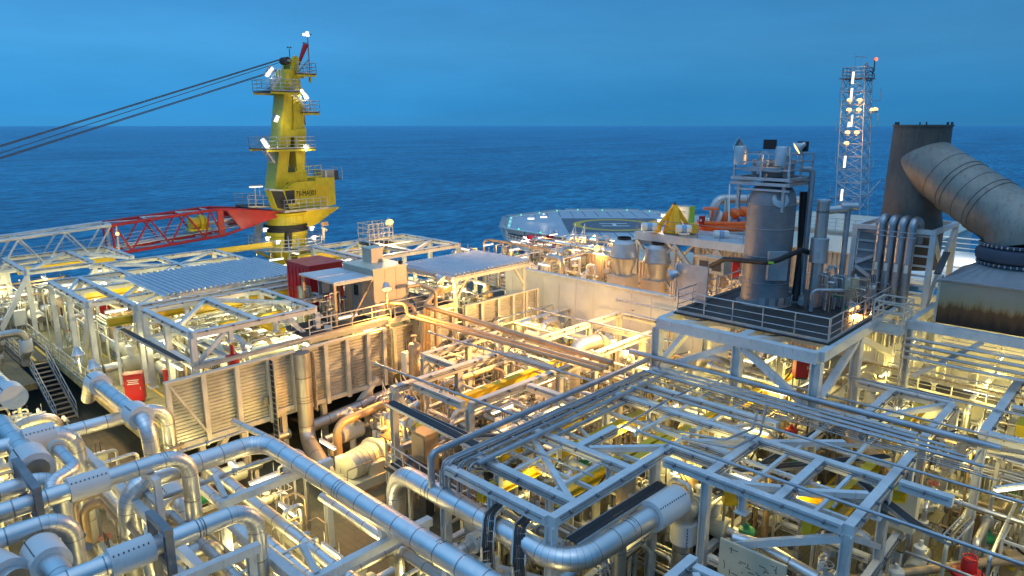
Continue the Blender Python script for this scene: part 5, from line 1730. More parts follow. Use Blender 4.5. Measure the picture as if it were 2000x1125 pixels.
nodes_t = [410, 362, 292, 222, 130, 37, -40]
nodes_b = [435, 402, 334, 258, 226, 92, -10]
seq = [(217, 226, 't'), (258, 0, 0)]
zig = [(435, 'b'), (410, 't'), (402, 'b'), (362, 't'), (334, 'b'), (292, 't'), (258, 'b'), (222, 't')]
zigw = [(217, 't'), (183, 'b'), (130, 't'), (92, 'b'), (37, 't'), (0, 'b')] + [(-55 - 62 * i, 't' if i % 2 == 0 else 'b') for i in range(17)]
for zz, tp, bt, mat in ((zig, topR, botR, 'red'), (zigw, topW, botW, 'steel')):
    for (a, ta), (b, tb) in zip(zz[:-1], zz[1:]):
        pa = bp_(a, lin(tp if ta == 't' else bt, a))
        pb = bp_(b, lin(tp if tb == 't' else bt, b))
        for y in (yn, yf):
            MB().tube((pa[0], y, pa[1]), (pb[0], y, pb[1]), .085, 6).build('lacing', mat, T)
    # cross struts and level lacing
    for i, (a, ta) in enumerate(zz):
        pa = bp_(a, lin(tp if ta == 't' else bt, a))
        MB().tube((pa[0], yn, pa[1]), (pa[0], yf, pa[1]), .07, 6).build('strut', 'steel', T)
        if i + 2 < len(zz):
            b = zz[i + 2][0]
            pb = bp_(b, lin(tp if ta == 't' else bt, b))
            MB().tube((pa[0], yn, pa[1]), (pb[0], yf, pb[1]), .06, 6).build('lacing', 'steel', T)
for px, mat in ((218, 'red'), (226, 'steel')):
    a, b = bp_(px, lin(topW if px < 217 else topR, px) if px != 226 else 439), bp_(px, 497)
    for y in (yn, yf):
        MB().tube((a[0], y, a[1]), (a[0], y, b[1]), .1, 6).build('post', mat, T)
for px in (432, 426):
    a, b = bp_(px, 410), bp_(px, 460)
    MB().beam((a[0], yn, a[1]), (a[0], yn, b[1]), .3, .2).build('post', 'red', T)
# walkway inside the boom
pts = [bp_(520, 436), bp_(430, 452), bp_(220, 490), bp_(0, 524), bp_(-880, 655)]
for a, b in zip(pts[:-1], pts[1:]):
    MB().beam((a[0], YC + .3, a[1]), (b[0], YC + .3, b[1]), .8, .06).build('walkway_grating', 'galv', T)
    rails(T, [(a[0], YC + .75, a[1]), (b[0], YC + .75, b[1])], 1.0, 1.6, .028)
w0 = bp_(396, 437)
T = thing('winch', 'round yellow winch drum inside the dark red boom', 'winch', (w0[0], YC, w0[1]))
MB().lathe([(0, -.75), (.62, -.75), (.62, -.62), (.5, -.6), (.5, .6), (.62, .62), (.62, .75), (0, .75)], (w0[0], YC, w0[1]), 22, XD).build('drum', 'yellow', T)
MB().lathe([(.72, .1), (.74, .3), (.72, .5)], (w0[0], YC, w0[1]), 22, XD).build('brake_band', 'cyellow', T)
MB().box((w0[0], YC, w0[1] - .65), (2.0, 1.1, .2)).build('base', 'cyellow', T)
w1 = bp_(470, 430)
MB().tube((w0[0] + .8, YC, w0[1] - .2), (w1[0], YC, w1[1]), .2, 10).build('shaft', 'galv', T)
T = thing('obstruction_lamp', 'small orange-red warning lamp on the boom joint', 'lamp', (bp_(226, 455)[0], yn - .2, bp_(226, 455)[1]))
q = V((bp_(227, 456)[0], yn - .3, bp_(227, 456)[1]))
MB().lathe([(0, -.15), (.15, -.1), (.15, .1), (0, .15)], q, 10).build('globe', 'lit_hot', T)
MB().box(q - V((0, 0, .2)), (.2, .2, .1)).build('base', 'grey', T)
# luffing ropes
T = thing('luffing_ropes', 'steel ropes slanting from the crane head to the upper left', 'rope', s0)
for k, (a, b) in enumerate((((549, 115), (-1080, 618)), ((548, 117), (-1080, 622)), ((546, 122), (-1080, 650)), ((540, 137), (-1080, 650)), ((540, 139), (-1080, 654)))):
    p, q = Py(*a, YC - .45 + .2 * k), Py(*b, YC - .45 + .2 * k)
    MB().tube(p, q, .045 if k in (0, 3) else .035, 6).build('rope', 'dark', T)
# boom rest at the left
T = thing('boom_rest', 'white trestle post under the boom at the left edge', 'support', Py(12, 600, YC))
for px in (-25, 15):
    a, b = bp_(px, 536), bp_(px - 10, 620)
    MB().beam((a[0], YC, a[1]), (b[0] - .5, YC, -18), .5).build('leg', 'steel', T)
a, b = bp_(-40, 540), bp_(40, 528)
MB().beam((a[0], YC, a[1] - .1), (b[0], YC, b[1] - .1), .6, .4).build('saddle', 'steel', T)
MB().beam((a[0], YC, a[1] - 2.6), (b[0] + 1, YC, b[1] - 2.2), .5, .5).build('beam', 'steel', T)
# ---------------------------------------------------------------- helideck
hc = V((83.0, 59.5, -14))
oct_ = [(hc.x + 16.2 * math.cos(R(22.5 + 45 * k - 3)), hc.y + 16.2 * math.sin(R(22.5 + 45 * k - 3))) for k in range(8)]
T = thing('helideck', 'octagonal grey helideck with a yellow circle beyond the blast wall', 'helideck', (hc.x, hc.y, -18))
MB().poly(oct_, -14.5, -14).build('deck_plate', 'heli', T)
hr = R(-46.1)                      # the deck planks run square to the landing heading
ur, uf = V((RH[0], RH[1], 0)), V((FH[0], FH[1], 0))
m = MB()
for k in range(44):
    d = -15 + k * .7
    l = 30 if abs(d) < 6.2 else 30 - (abs(d) - 6.2) * 2
    m.box(V((hc.x, hc.y, -13.997)) + uf * d, (l, .09, .012), hr)
m.build('plank_seam', 'grey', T)
m = MB()
for k in range(14):
    o = V((hc.x, hc.y, -13.994)) + ur * (-13 + 2 * k)
    m.box(o + uf * 11, (.1, 7.0, .012), hr)
    m.box(o - uf * 11, (.1, 7.0, .012), hr)
m.build('panel_joint', 'dark', T)
nc = V((81.8, 58.2, -13.98))
MB().box(nc, (14.4, 14.4, .02), hr).build('landing_net', 'net', T)
m = MB()
n = 64
vs = []
for r_ in (4.9, 6.0):
    for z in (-13.969, -13.955):
        for k in range(n):
            vs.append((nc.x + r_ * math.cos(2 * math.pi * k / n), nc.y + r_ * math.sin(2 * math.pi * k / n), z))
fs = []
for k in range(n):
    k2 = (k + 1) % n
    fs += [(n + k, 3 * n + k, 3 * n + k2, n + k2), (k, n + k, n + k2, k2), (2 * n + k, 2 * n + k2, 3 * n + k2, 3 * n + k)]
m.add(vs, fs)
m.build('touchdown_circle', 'line', T)
m = MB()
m.box(V((nc.x, nc.y, -13.96)) + uf * 1.2, (4.0, .42, .02), hr)
m.box(V((nc.x, nc.y, -13.96)) - uf * 1.2, (4.0, .42, .02), hr)
m.box((nc.x, nc.y, -13.959), (.5, 2.0, .02), hr)
m.build('landing_letter', 'white', T)
m = MB()
for k in range(8):
    a, b = V((*oct_[k], -14.12)), V((*oct_[(k + 1) % 8], -14.12))
    o = ((a + b) / 2 - hc)
    o.z = 0
    o = o.normalized() * 1.4
    m.add([a, b, b + o + V((0, 0, .35)), a + o + V((0, 0, .35))], [(0, 1, 2, 3), (3, 2, 1, 0)])
m.build('safety_net', 'steel', T)
for k in range(8):
    a, b = V((*oct_[k], -14.2)), V((*oct_[(k + 1) % 8], -14.2))
    MB().beam(a, b, .5, .6).build('edge_beam', 'white', T)
for k in range(8):
    a = V((*oct_[k], 0))
    MB().beam((a.x * .9 + hc.x * .1, a.y * .9 + hc.y * .1, -20), (a.x * .9 + hc.x * .1, a.y * .9 + hc.y * .1, -14.55), .6).build('column', 'white', T)
for k in range(8):
    for j in range(3):
        a = V((*oct_[k], -13.9)).lerp(V((*oct_[(k + 1) % 8], -13.9)), (j + .5) / 3)
        T2 = thing('perimeter_lamp', 'small green lamp on the helideck edge', 'lamp', a, 'green lamps round the helideck')
        MB().lathe([(.1, -.12), (.12, 0), (0, .06)], a, 8).build('base', 'grey', T2)
        MB().lathe([(.09, .03), (.11, .15), (0, .22)], a, 8).build('globe', 'lit_green', T2)
# near-side lower walkway of the helideck
T = thing('helideck_walkway', 'white walled walkway hung below the near side of the helideck', 'walkway', (66, 56, -16))
W = [V((73.8, 71.5, -15.2)), V((65.5, 62, -15.2)), V((64.0, 56, -15.2)), V((66.0, 46.5, -15.2))]
for a, b in zip(W[:-1], W[1:]):
    MB().beam(a, b, 2.6, .25).build('floor', 'white', T)
    d = (b - a).normalized()
    s = d.cross(V((0, 0, 1))) * 1.3
    if s.x > 0:
        s = -s
    MB().beam(a + s + V((0, 0, .05)), b + s + V((0, 0, .05)), .1, .7).build('parapet', 'steel', T)
    rails(T, [a + s + V((0, 0, .3)), b + s + V((0, 0, .3))], 1.0, 1.6, .04, 'white')
for p in W:
    MB().beam(p + V((.3, 0, -6)), p + V((.3, 0, -.15)), .5).build('post', 'steel', T)
for i, (px, py, w_, d, hh, lab) in enumerate(((1048, 471, 1.9, 1.1, 1.25, 'largest red box under the near edge of the helideck'), (1090, 477, .9, .8, 1.0, 'smaller red box under the near edge of the helideck'), (1074, 465, .5, .5, .7, 'red hose drum cover between the helideck boxes'))):
    p = Px(px, py, 65.2 + i * .5)
    T = thing('fire_chest', lab, 'fire chest', p, 'red chests by the helideck')
    MB().box(p, (d, w_ * 1.3, hh)).build('body', 'red', T)
    MB().box(p + V((0, 0, hh / 2 + .05)), (d * 1.06, w_ * 1.36, .08)).build('lid', 'red', T)
for i, (px, py) in enumerate(((1025, 471), (1070, 478), (1117, 486), (1160, 468), (1037, 427), (1062, 424), (1268, 453), (1295, 431))):
    p = Px(px, py, 63.6 if i < 4 else 52.5 if i > 5 else 76)
    T = thing('strip_lamp', ('white lamp hung left of the largest red chest', 'white lamp between the two red chests', 'white drum-shaped lamp right of the red chests', 'long white lamp under the near helideck edge', 'white lamp on the far left helideck corner', 'white lamp along the far left helideck edge', 'blue-white lamp beside the truss platform end', 'white lamp beside the yellow folded tent')[i], 'lamp', p, 'white strip lamps around the helideck')
    MB().lathe([(0, -.5), (.12, -.48), (.12, .48), (0, .5)], p, 10, (-.7, .7, 0)).build('diffuser', 'lit_white', T)
    MB().beam(p + V((0, 0, .35)), p + V((0, 0, .6)), .3).build('bracket', 'white', T)
    if i in (0, 2, 3, 5, 7):
        lamp('lamp_light', p + V((-.6, -.6, .5)), 25 if i == 5 else 110, (1, .85, .62), T)

# ---------------------------------------------------------------- deckhouses at the bow
def ribhouse(label, x0, x1, y0, y1, z0, z1, pitch=.34, mat='beige', name='deckhouse'):
    T = thing(name, label, 'deckhouse', ((x0 + x1) / 2, (y0 + y1) / 2, z0), 'tan ribbed deckhouses')
    m = MB()
    n = int((y1 - y0) / pitch)
    dy = (y1 - y0) / n
    prof = []
    for i in range(n):
        y = y0 + i * dy
        prof += [(0, y), (0, y + dy * .5), (.1, y + dy * .58), (.1, y + dy * .92)]
    prof.append((0, y1))
    vs, fs = [], []
    for dx, y in prof:
        vs += [(x0 + dx, y, z0), (x0 + dx, y, z1)]
    for i in range(len(prof) - 1):
        fs.append((2 * i, 2 * i + 1, 2 * i + 3, 2 * i + 2))
    m.add(vs, fs)
    m.build('ribbed_wall', mat, T)
    MB().box(((x0 + x1) / 2 + .15, (y0 + y1) / 2, (z0 + z1) / 2), (x1 - x0 - .2, y1 - y0 - .02, z1 - z0 - .02)).build('house', mat, T)
    MB().box(((x0 + x1) / 2, (y0 + y1) / 2, z1 + .06), (x1 - x0 + .3, y1 - y0 + .3, .12)).build('roof', 'cream', T)
    return T


ribhouse('tan ribbed deckhouse wall behind the two bulbous vents', 54, 61, 31.2, 41.5, -18, -12.4)
ribhouse('tan ribbed deckhouse wall under the orange boat, behind the vessel', 56, 64, 14.5, 31, -18, -9.7)
struct(MB().poly([(44, 37.5), (53.6, 37.5), (53.6, 42), (63, 42), (63, 53), (50, 53), (44, 46)], -14.75, -14.6).build('bow_mid_deck', 'deck_olive'))
for lab, pts in (('white railing on the mid deck before the helideck, near side', [(44.2, 45.6, -14.6), (44.2, 37.8, -14.6)]), ('white railing on the mid deck before the helideck, far side', [(62.8, 52.6, -14.6), (62.8, 42.4, -14.6)]), ('white railing across the mid deck before the helideck', [(50, 44, -14.6), (60, 44, -14.6)])):
    railing(lab, pts, 'white', 1.1, 1.5, .04)
stairs('pale stair flight rising to the helideck edge', (63.5, 50, -12.2), (58.6, 47.6, -14.6), 1.1, (.44, -.9, 0), 'white')
for lab, px in (('white frame stand left of the bulbous vents', 1120), ('white frame stand beside the bulbous vents', 1165)):
    q = Pz(px, 505, -14.6)
    T = thing('pipe_stand', lab, 'stand', q, 'white frame stands before the helideck')
    for dx in (-1, 1):
        for dy in (-.8, .8):
            MB().beam(q + V((dx, dy, 0)), q + V((dx, dy, 2.6)), .12).build('post', 'white', T)
    for z in (1.3, 2.6):
        MB().beam(q + V((-1.1, -.8, z)), q + V((1.1, -.8, z)), .12).build('rail', 'white', T)
        MB().beam(q + V((-1.1, .8, z)), q + V((1.1, .8, z)), .12).build('rail', 'white', T)
    MB().beam(q + V((-1, -.8, .1)), q + V((1, -.8, 2.5)), .1).build('brace', 'white', T)
struct(MB().poly([(50, -20), (64, -20), (64, 14.2), (50, 14.2)], -10.1, -9.9).build('bow_deck', 'white'))
struct(MB().poly([(40.4, 13), (66, 13), (66, 40), (40.4, 40)], -17.99, -17.9).build('bow_lower_deck', 'deck_olive'))
railing('white railing along the far bow deck behind the exhaust stack', [(63.8, 14, -9.9), (63.8, -8, -9.9)], 'white', 1.2, 1.7, .05)
railing('white railing on the near edge of the far bow deck', [(50.2, 14, -9.9), (50.2, -8, -9.9)], 'white', 1.2, 1.7, .05)
T = thing('deckhouse', 'white flat-roofed deckhouse glowing behind the slim mast', 'deckhouse', (72, 22, -14))
MB().box((78, 24, -12.6), (14, 18, 4.6)).build('house', 'white', T)
MB().box((78, 24, -10.2), (14.4, 18.4, .2)).build('roof', 'cream', T)
for y in (17, 20, 23, 26, 29):
    MB().box((70.98, y, -11.6), (.06, 1.5, 1.2)).build('window', 'lit', T)
railing('white railing on the roof of the glowing deckhouse', [(71, 15, -10.1), (71, 33, -10.1)], 'white', 1.2, 1.8, .05)

T = thing('module_wall', 'cream plated module wall behind and below the exhaust plenum', 'wall', (49, -3, -18))
MB().box((49.2, -4, -14.2), (.2, 36, 7.5)).build('plate', 'cream', T)
for k in range(16):
    MB().ibeam((49.0, -20 + k * 2.2, -18), (49.0, -20 + k * 2.2, -10.5), .2, .2, .03).build('stiffener', 'steel_warm', T)
for z in (-15.6, -13.2):
    MB().beam((48.98, -21, z), (48.98, 13.8, z), .14, .16).build('stringer', 'steel_warm', T)
# truss platform (gangway) with legs
T = thing('gangway', 'grey gangway deck on a cross-braced truss in front of the orange boat', 'gangway', (50, 28, -18))
ga, gb = V((50, 33.3, -9.05)), V((50, 22.4, -9.05))
MB().beam((50, 33.3, -9.2), (50, 21.5, -9.2), .3, .65).build('girder', 'steel', T)
MB().beam((54, 33.3, -9.2), (54, 21.5, -9.2), .3, .65).build('girder', 'steel', T)
MB().poly([(50.1, 21.5), (53.9, 21.5), (53.9, 33.3), (50.1, 33.3)], -9.0, -8.86).build('floor', 'galv', T)
for y in (33.1, 29.4, 25.6, 22):
    for x in (50, 54):
        MB().beam((x, y, -18), (x, y, -9.53), .26).build('leg', 'galv', T)
for y0, y1 in ((33.1, 29.4), (29.4, 25.6), (25.6, 22)):
    for x in (50, 54):
        MB().beam((x - .02, y0, -9.6), (x - .02, y1, -13.6), .2).build('brace', 'galv', T)
        MB().beam((x + .02, y0, -13.6), (x + .02, y1, -9.6), .2).build('brace', 'galv', T)
for x in (50, 54):
    MB().beam((x, 33.3, -13.6), (x, 22, -13.6), .2).build('tie', 'galv', T)
railing('thin railing along the gangway in front of the yellow tent', [(50, 33.2, -8.86), (50, 21.6, -8.86)], 'galv_dark', 1.1, 1.8, .022, toe=False)
# vents
for lab, c0, s in (('left bulbous orange-lit ventilation cowl on a square box', Pd(1218, 500, 58), 1.), ('right bulbous ventilation cowl behind the gangway truss', Pd(1283, 512, 58.6), 1.)):
    x, y = c0.x, c0.y
    zt2 = Pd(1218, 466, 58).z if '1218' and s and lab.startswith('left') else Pd(1283, 476, 58.6).z
    T = thing('vent_cowl', lab, 'vent', (x, y, -18), 'bulbous ventilation cowls')
    MB().lathe([(.55, zt2), (.95, zt2 - .3), (1.15, zt2 - 1.35), (1.17, zt2 - 1.45), (1.1, zt2 - 1.6), (.78, zt2 - 2.7), (.78, zt2 - 3.0)], (x, y, 0), 28).build('cowl', 'galv', T)
    MB().lathe([(1.18, zt2 - 1.38), (1.2, zt2 - 1.4), (1.2, zt2 - 1.5), (1.18, zt2 - 1.52)], (x, y, 0), 28).build('seam_ring', 'grey', T)
    MB().lathe([(.56, zt2 + .18), (.58, zt2 + .02), (.5, zt2 - .05), (0, zt2 - .06)], (x, y, 0), 20).build('mouth', 'black', T)
    MB().box((x, y, zt2 - 3.9), (1.9, 1.9, 1.8)).build('plinth', 'beige', T)
    for dx, dy in ((-.8, -.8), (.8, -.8), (.8, .8), (-.8, .8)):
        MB().beam((x + dx, y + dy, -18), (x + dx, y + dy, zt2 - 4.82), .14).build('leg', 'beige', T)
# yellow tent-like davit
T = thing('folded_tent', 'yellow fabric tent shape with round floats on the gangway', 'tent', (51.3, 30.4, -8.6))
ap = V((51.3, 30.4, -6.55))
for a in range(4):
    t_ = R(45 + 90 * a)
    q = V((51.3 + 1.5 * math.cos(t_), 30.4 + 1.5 * math.sin(t_), -8.7))
    MB().beam(ap, q, .42, .3).build('leg', 'tent', T)
m = MB().lathe([(.9, -8.8), (.55, -7.6), (.2, -6.8), (0, -6.6)], (51.3, 30.4, 0), 14)
m.build('canvas', 'tent', T)
for dx, dy in ((-.8, 1.5), (.4, -1.6), (-1.4, .9)):
    MB().lathe([(0, -.5), (.45, -.35), (.5, 0), (.45, .35), (0, .5)], (51.3 + dx, 30.4 + dy, -8.35), 14).build('float', 'tent', T)
MB().lathe([(.12, -6.6), (.1, -6.3), (0, -6.25)], (51.3, 30.4, 0), 8).build('ring', 'dark', T)
p = Pd(1339, 422, 60)
T = thing('locker', 'grey upright locker with lime side behind the yellow tent', 'locker', p)
MB().box(p, (.9, 1.15, 1.8), 0).build('body', 'grey', T)
MB().box(p + V((-.46, 0, 0)), (.02, 1.1, 1.7), 0).build('door', 'cream', T)
MB().box(p + V((0, -.6, 0)), (.9, .04, 1.78), 0).build('side', 'lime', T)
m = MB()
for k in range(2):
    m.box(p + V((-.475, 0, .45 - k * .13)), (.01, .6 + .1 * k, .05))
m.build('notice_line', 'dark', T)
# rescue boat
bc = Pd(1425, 438, 62)
T = thing('rescue_boat', 'open orange rescue boat with seats under a gantry', 'boat', bc)
ux = V((RH[0], RH[1], 0))
uy = V((FH[0], FH[1], 0))
sec = []
m = MB()
for i, (s, w_, zk) in enumerate(((-2.9, .25, .25), (-2.4, .8, .05), (-1.2, 1.1, 0), (.6, 1.15, 0), (2.2, 1.05, .02), (2.6, .95, .05))):
    for f, dz in ((-1, .75), (-1.02, .45), (-.6, .05), (0, -.08), (.6, .05), (1.02, .45), (1, .75), (.8, .7), (0, .35), (-.8, .7)):
        m.v.append(tuple(bc + ux * s + uy * (w_ * f) + V((0, 0, dz + zk - .6))))
for i in range(5):
    for k in range(10):
        m.f.append([i * 10 + k, i * 10 + (k + 1) % 10, (i + 1) * 10 + (k + 1) % 10, (i + 1) * 10 + k])
        m.s.append(True)
        m.u += [(0, 0)] * 4
m.f += [list(range(9, -1, -1)), list(range(50, 60))]
m.s += [False, False]
m.u += [(0, 0)] * 20
m.build('hull', 'orange', T)
m = MB()
m.tube(bc + ux * -2.6 + V((0, 0, .25)) - uy * 1.0, bc + ux * 2.5 + V((0, 0, .2)) - uy * 1.12, .16, 10)
m.build('fender', 'orange', T)
for k, s in enumerate((-1.1, -.6, -.1)):
    MB().lathe([(0, 0), (.2, .05), (.24, .5), (.2, .95), (.08, 1.1), (0, 1.12)], bc + ux * s + V((0, 0, .1)), 10, (.25 * RH[0], .25 * RH[1], 1)).build('survival_suit', 'white' if k != 1 else 'orange', T)
    MB().lathe([(0, 0), (.17, .02), (.15, .3), (0, .32)], bc + ux * (s + .1) + V((0, 0, .1)), 8).build('boot', 'black', T)
m = MB()
for a, b, c in ((.4, 1.3, .55), (1.2, 1.5, .5), (1.9, 1.05, .4)):
    m.lathe([(0, -.5), (c * .7, -.4), (c, 0), (c * .8, .35), (0, .5)], bc + ux * a + V((0, 0, b - .35)), 9, (.6 * RH[0], .6 * RH[1], .7))
m.build('cover', 'orange', T)
for a in (-1.7, 2.3):
    MB().beam(bc + ux * a + V((0, 0, .2)), bc + ux * (a + .1) + V((0, 0, 1.35)), .14).build('lifting_frame', 'orange', T)
MB().lathe([(0, 0), (.75, .03), (.7, .2), (0, .28)], bc + ux * -1.75 + V((0, 0, 1.3)), 12).build('canopy', 'orange', T)
for a in (1.5, 2.0, 2.5):
    MB().beam(bc + ux * a + V((0, 0, .3)), bc + ux * (a - .3) + V((0, 0, 1.1)), .08).build('grab_rail', 'orange', T)
MB().box(bc + ux * .6 + V((0, 0, .35)) - uy * .6, (.6, .1, .5), R(45)).build('panel', 'blue', T)
p = Pd(1371, 432, 61)
T = thing('fire_chest', 'narrow red post cabinet left of the orange boat', 'fire chest', p)
MB().box(p, (.4, .4, .9)).build('body', 'red', T)
MB().box(p + V((-.21, .0, .1)), (.02, .2, .2)).build('sign', 'white', T)
T = thing('vent_pipe', 'pale inverted U pipe rising behind the orange boat', 'pipe', Pd(1395, 440, 63))
a = Pd(1395, 440, 63)
MB().path([a, Pd(1395, 389, 63), Pd(1470, 389, 63), Pd(1560, 392, 63)], .42, .9, 16, dens=.5, edens=2.5).build('pipe', 'clad_dull', T)
for px in (1416, 1421):
    MB().tube(Pd(px, 391, 62.6), Pd(px, 440, 62.6), .1, 8).build('post', 'cream', T)
MB().tube(Pd(1425, 360, 61), Pd(1423, 440, 61), .06, 6).build('aerial', 'white', T)
railing('pale railing round the orange boat landing', [Pd(1380, 446, 63), Pd(1470, 446, 63)], 'cream', 1.25, 1.2, .04)
p = Pd(1372, 437, 63)
for i, (px, py, lab) in enumerate(((1268, 443, 'white life raft canister at the left end of the gangway'), (1335, 447, 'white life raft canister beside the yellow tent'), (1408, 458, 'white life raft canister below the orange boat'))):
    p = Pd(px, py, 56)
    T = thing('life_raft', lab, 'life raft', p, 'white life raft canisters')
    MB().lathe([(0, -.62), (.3, -.6), (.34, -.5), (.34, .5), (.3, .6), (0, .62)], p, 16, ux).build('canister', 'white', T)
    MB().lathe([(.345, -.2), (.35, -.19), (.35, .19), (.345, .2)], p, 16, ux).build('band', 'band', T)
    MB().box(p - V((0, 0, .36)), (.8, .8, .1), R(45)).build('cradle', 'white', T)

# ---------------------------------------------------------------- slim lattice mast with lamps
T = mast = thing('lattice_mast', 'slim grey lattice mast with antennas and glowing lamps', 'mast', (91, 29, -10))
mz0, mz1 = -10.0, 5.6
mc = V((91.3, 29.2, 0))
ma = V((93.4, 30.9, 0))


def mp_(k, z):
    f = (z - mz0) / (mz1 - mz0)
    c = mc.lerp(ma, f) * 1.0
    s = 1.45 + (1.3 - 1.45) * f
    dx, dy = ((-1, -1), (1, -1), (1, 1), (-1, 1))[k]
    return V((c.x + dx * s, c.y + dy * s, z))


for k in range(4):
    MB().tube(mp_(k, mz0 - 4), mp_(k, mz1 + 1.2), .1, 6).build('leg', 'galv', T)
lv = [mz0 + i * 1.56 for i in range(11)]
for k in range(4):
    m = MB()
    for i in range(10):
        a, b = lv[i], lv[i + 1]
        m.tube(mp_(k, a), mp_((k + 1) % 4, b), .045, 5)
        m.tube(mp_((k + 1) % 4, a), mp_(k, b), .045, 5)
        m.tube(mp_(k, b), mp_((k + 1) % 4, b), .05, 5)
    m.build('lacing', 'galv', T)
z = mz1
MB().box((ma.x, ma.y, z), (3.2, 3.2, .12)).build('platform_floor', 'galv_dark', T)
rails(T, [mp_(0, z), mp_(1, z), mp_(2, z), mp_(3, z), mp_(0, z)], 1.3, 1.3, .06)
m = MB()
for i in range(24):
    p = mp_(0, mz0 + i * .65) + V((-.15, .6, 0))
    m.box(p, (.05, .5, .05))
m.build('ladder', 'galv', T)


def ant(px, py, px2, py2, r=.05, name='antenna'):
    return MB().tube(Pd(px, py, 86), Pd(px2, py2, 86), r, 5).build(name, 'galv', T)


for a in ((1641, 172, 1639, 198), (1639, 198, 1660, 198), (1635, 235, 1633, 258), (1633, 258, 1654, 263), (1721, 172, 1719, 196), (1719, 196, 1705, 197), (1716, 222, 1714, 246), (1714, 246, 1700, 248), (1632, 305, 1631, 326), (1631, 326, 1645, 326), (1706, 310, 1705, 326), (1705, 326, 1692, 326), (1720, 352, 1692, 383), (1671, 104, 1670, 138), (1683, 110, 1681, 138), (1672, 110, 1693, 111), (1622, 362, 1621, 385), (1621, 385, 1640, 386), (1706, 358, 1704, 380), (1704, 380, 1690, 384)):
    ant(*a)
MB().lathe([(0, -.35), (.3, -.25), (.3, .05), (.1, .5), (0, .6)], Pd(1692, 130, 86), 14).build('radome', 'grey', T)
MB().ring(Pd(1699, 149, 85), .55, .06, (-FH[0], -FH[1], 0), 20).build('loop_antenna', 'dark', T)
for i, (px, py, kind) in enumerate(((1659, 198, 'h'), (1679, 198, 'h'), (1658, 217, 'h'), (1677, 217, 'h'), (1703, 217, 'p'), (1709, 216, 'p'), (1655, 261, 'h'), (1673, 261, 'h'), (1653, 282, 'h'), (1666, 152, 't'), (1663, 184, 't'), (1664, 236, 't'), (1650, 316, 't'), (1644, 381, 't'), (1658, 243, 't'))):
    p = Pd(px, py, 83.3)
    nm = {'h': 'sodium_lamp', 't': 'strip_lamp', 'p': 'sodium_lamp'}[kind]
    row = 'top' if py < 205 else 'second' if py < 225 else 'third' if py < 265 else 'fourth'
    T = thing(nm, '', 'lamp', p, 'lamps on the lattice mast')
    if kind == 't':
        T['label'] = {152: 'glowing strip lamp at the very top of the lattice mast', 184: 'glowing strip lamp just above the sodium lamps on the mast', 236: 'thin strip lamp between sodium lamp rows on the mast', 316: 'glowing strip lamp halfway up the lattice mast', 381: 'lowest glowing strip lamp on the lattice mast', 243: 'short strip lamp left of the thin one on the mast'}[py]
        l = .3 if py in (243,) else .7
        MB().beam(p - V((0, 0, l)), p + V((0, 0, l)), .2 if py != 236 else .12).build('diffuser', 'lit_white', T)
        MB().beam(p + V((.16, .16, -l)), p + V((.16, .16, l)), .12).build('housing', 'grey', T)
    else:
        T['label'] = f"orange sodium lamp on the mast, {row} row from the top, {'left' if px < 1662 else 'right' if px < 1690 else 'far right tilted' if px < 1706 else 'outermost right tilted'}"
        MB().lathe([(0, -.1), (.26, -.05), (.3, .2), (.2, .34), (0, .36)], p, 14, (0, 0, 1) if kind == 'h' else (.2, -.2, 1)).build('lens', 'lit_hot', T)
        MB().lathe([(.2, -.25), (.24, -.1), (.36, .0), (.33, .03)], p, 14).build('housing', 'galv', T)
        MB().tube(p - V((0, 0, .05)), p + V((.7, .7, -.05)), .05, 5).build('arm', 'galv', T)
        if px < 1690:
            lamp('lamp_light', p - V((.6, .6, 0)), 60, (1, .55, .2), T)
T = thing('obstruction_lamp', 'tiny red lamp at the top right of the lattice mast', 'lamp', Pd(1711, 116, 85))
MB().lathe([(0, -.2), (.2, -.1), (.2, .15), (0, .25)], Pd(1711, 116, 85), 10).build('globe', 'lit_red', T)
MB().tube(Pd(1707, 140, 85), Pd(1709, 112, 85), .07, 6).build('post', 'dark', T)
# ---------------------------------------------------------------- cabin, containers and single items
T = thing('equipment_cabin', 'beige steel cabin with a boxy roof vent on the raised walkway', 'cabin', (25.3, 36.5, -11.75))
x0, x1, y0, y1, z0, z1 = 24.05, 26.6, 35.0, 38.3, -11.75, -8.7
MB().box(((x0 + x1) / 2, (y0 + y1) / 2, (z0 + z1) / 2), (x1 - x0, y1 - y0, z1 - z0)).build('body', 'beige', T)
MB().box(((x0 + x1) / 2, (y0 + y1) / 2, z1 + .04), (x1 - x0 + .12, y1 - y0 + .12, .08)).build('roof', 'cream', T)
MB().poly([(25.15, 36.7), (26.05, 36.7), (26.05, 37.7), (25.15, 37.7)], z1 + .08, z1 + .95).build('vent', 'beige', T)
MB().box((25.6, 37.2, z1 + .99), (1.0, 1.1, .08)).build('vent_lid', 'cream', T)
for x in (24.9, 25.75):
    MB().box((x, y0 - .008, (z0 + z1) / 2), (.02, .02, z1 - z0 - .1)).build('panel_seam', 'copper', T)
MB().box((x0 - .02, 36.9, -10.6), (.04, 1.1, 2.0)).build('door', 'grey', T)
MB().box((x0 - .05, 36.9, -10.2), (.02, .5, .7)).build('door_window', 'glass', T)
MB().lathe([(0, 0), (.14, .03), (.16, .2), (0, .26)], (26.3, 35.2, z1 + .08), 12).build('beacon', 'black', T)
T = thing('shelter_wall', 'grey panelled shelter wall with a notice left of the cabin', 'shelter', (23, 38.2, -11.75))
MB().box((23.2, 38.9, -10.6), (1.4, .08, 2.2)).build('panel', 'grey', T)
MB().box((23.0, 38.84, -10.2), (.5, .03, .7)).build('notice', 'white', T)
T = thing('red_container', 'large dark red container box behind the flat shelter roof', 'container', (23.6, 41.4, -11.75))
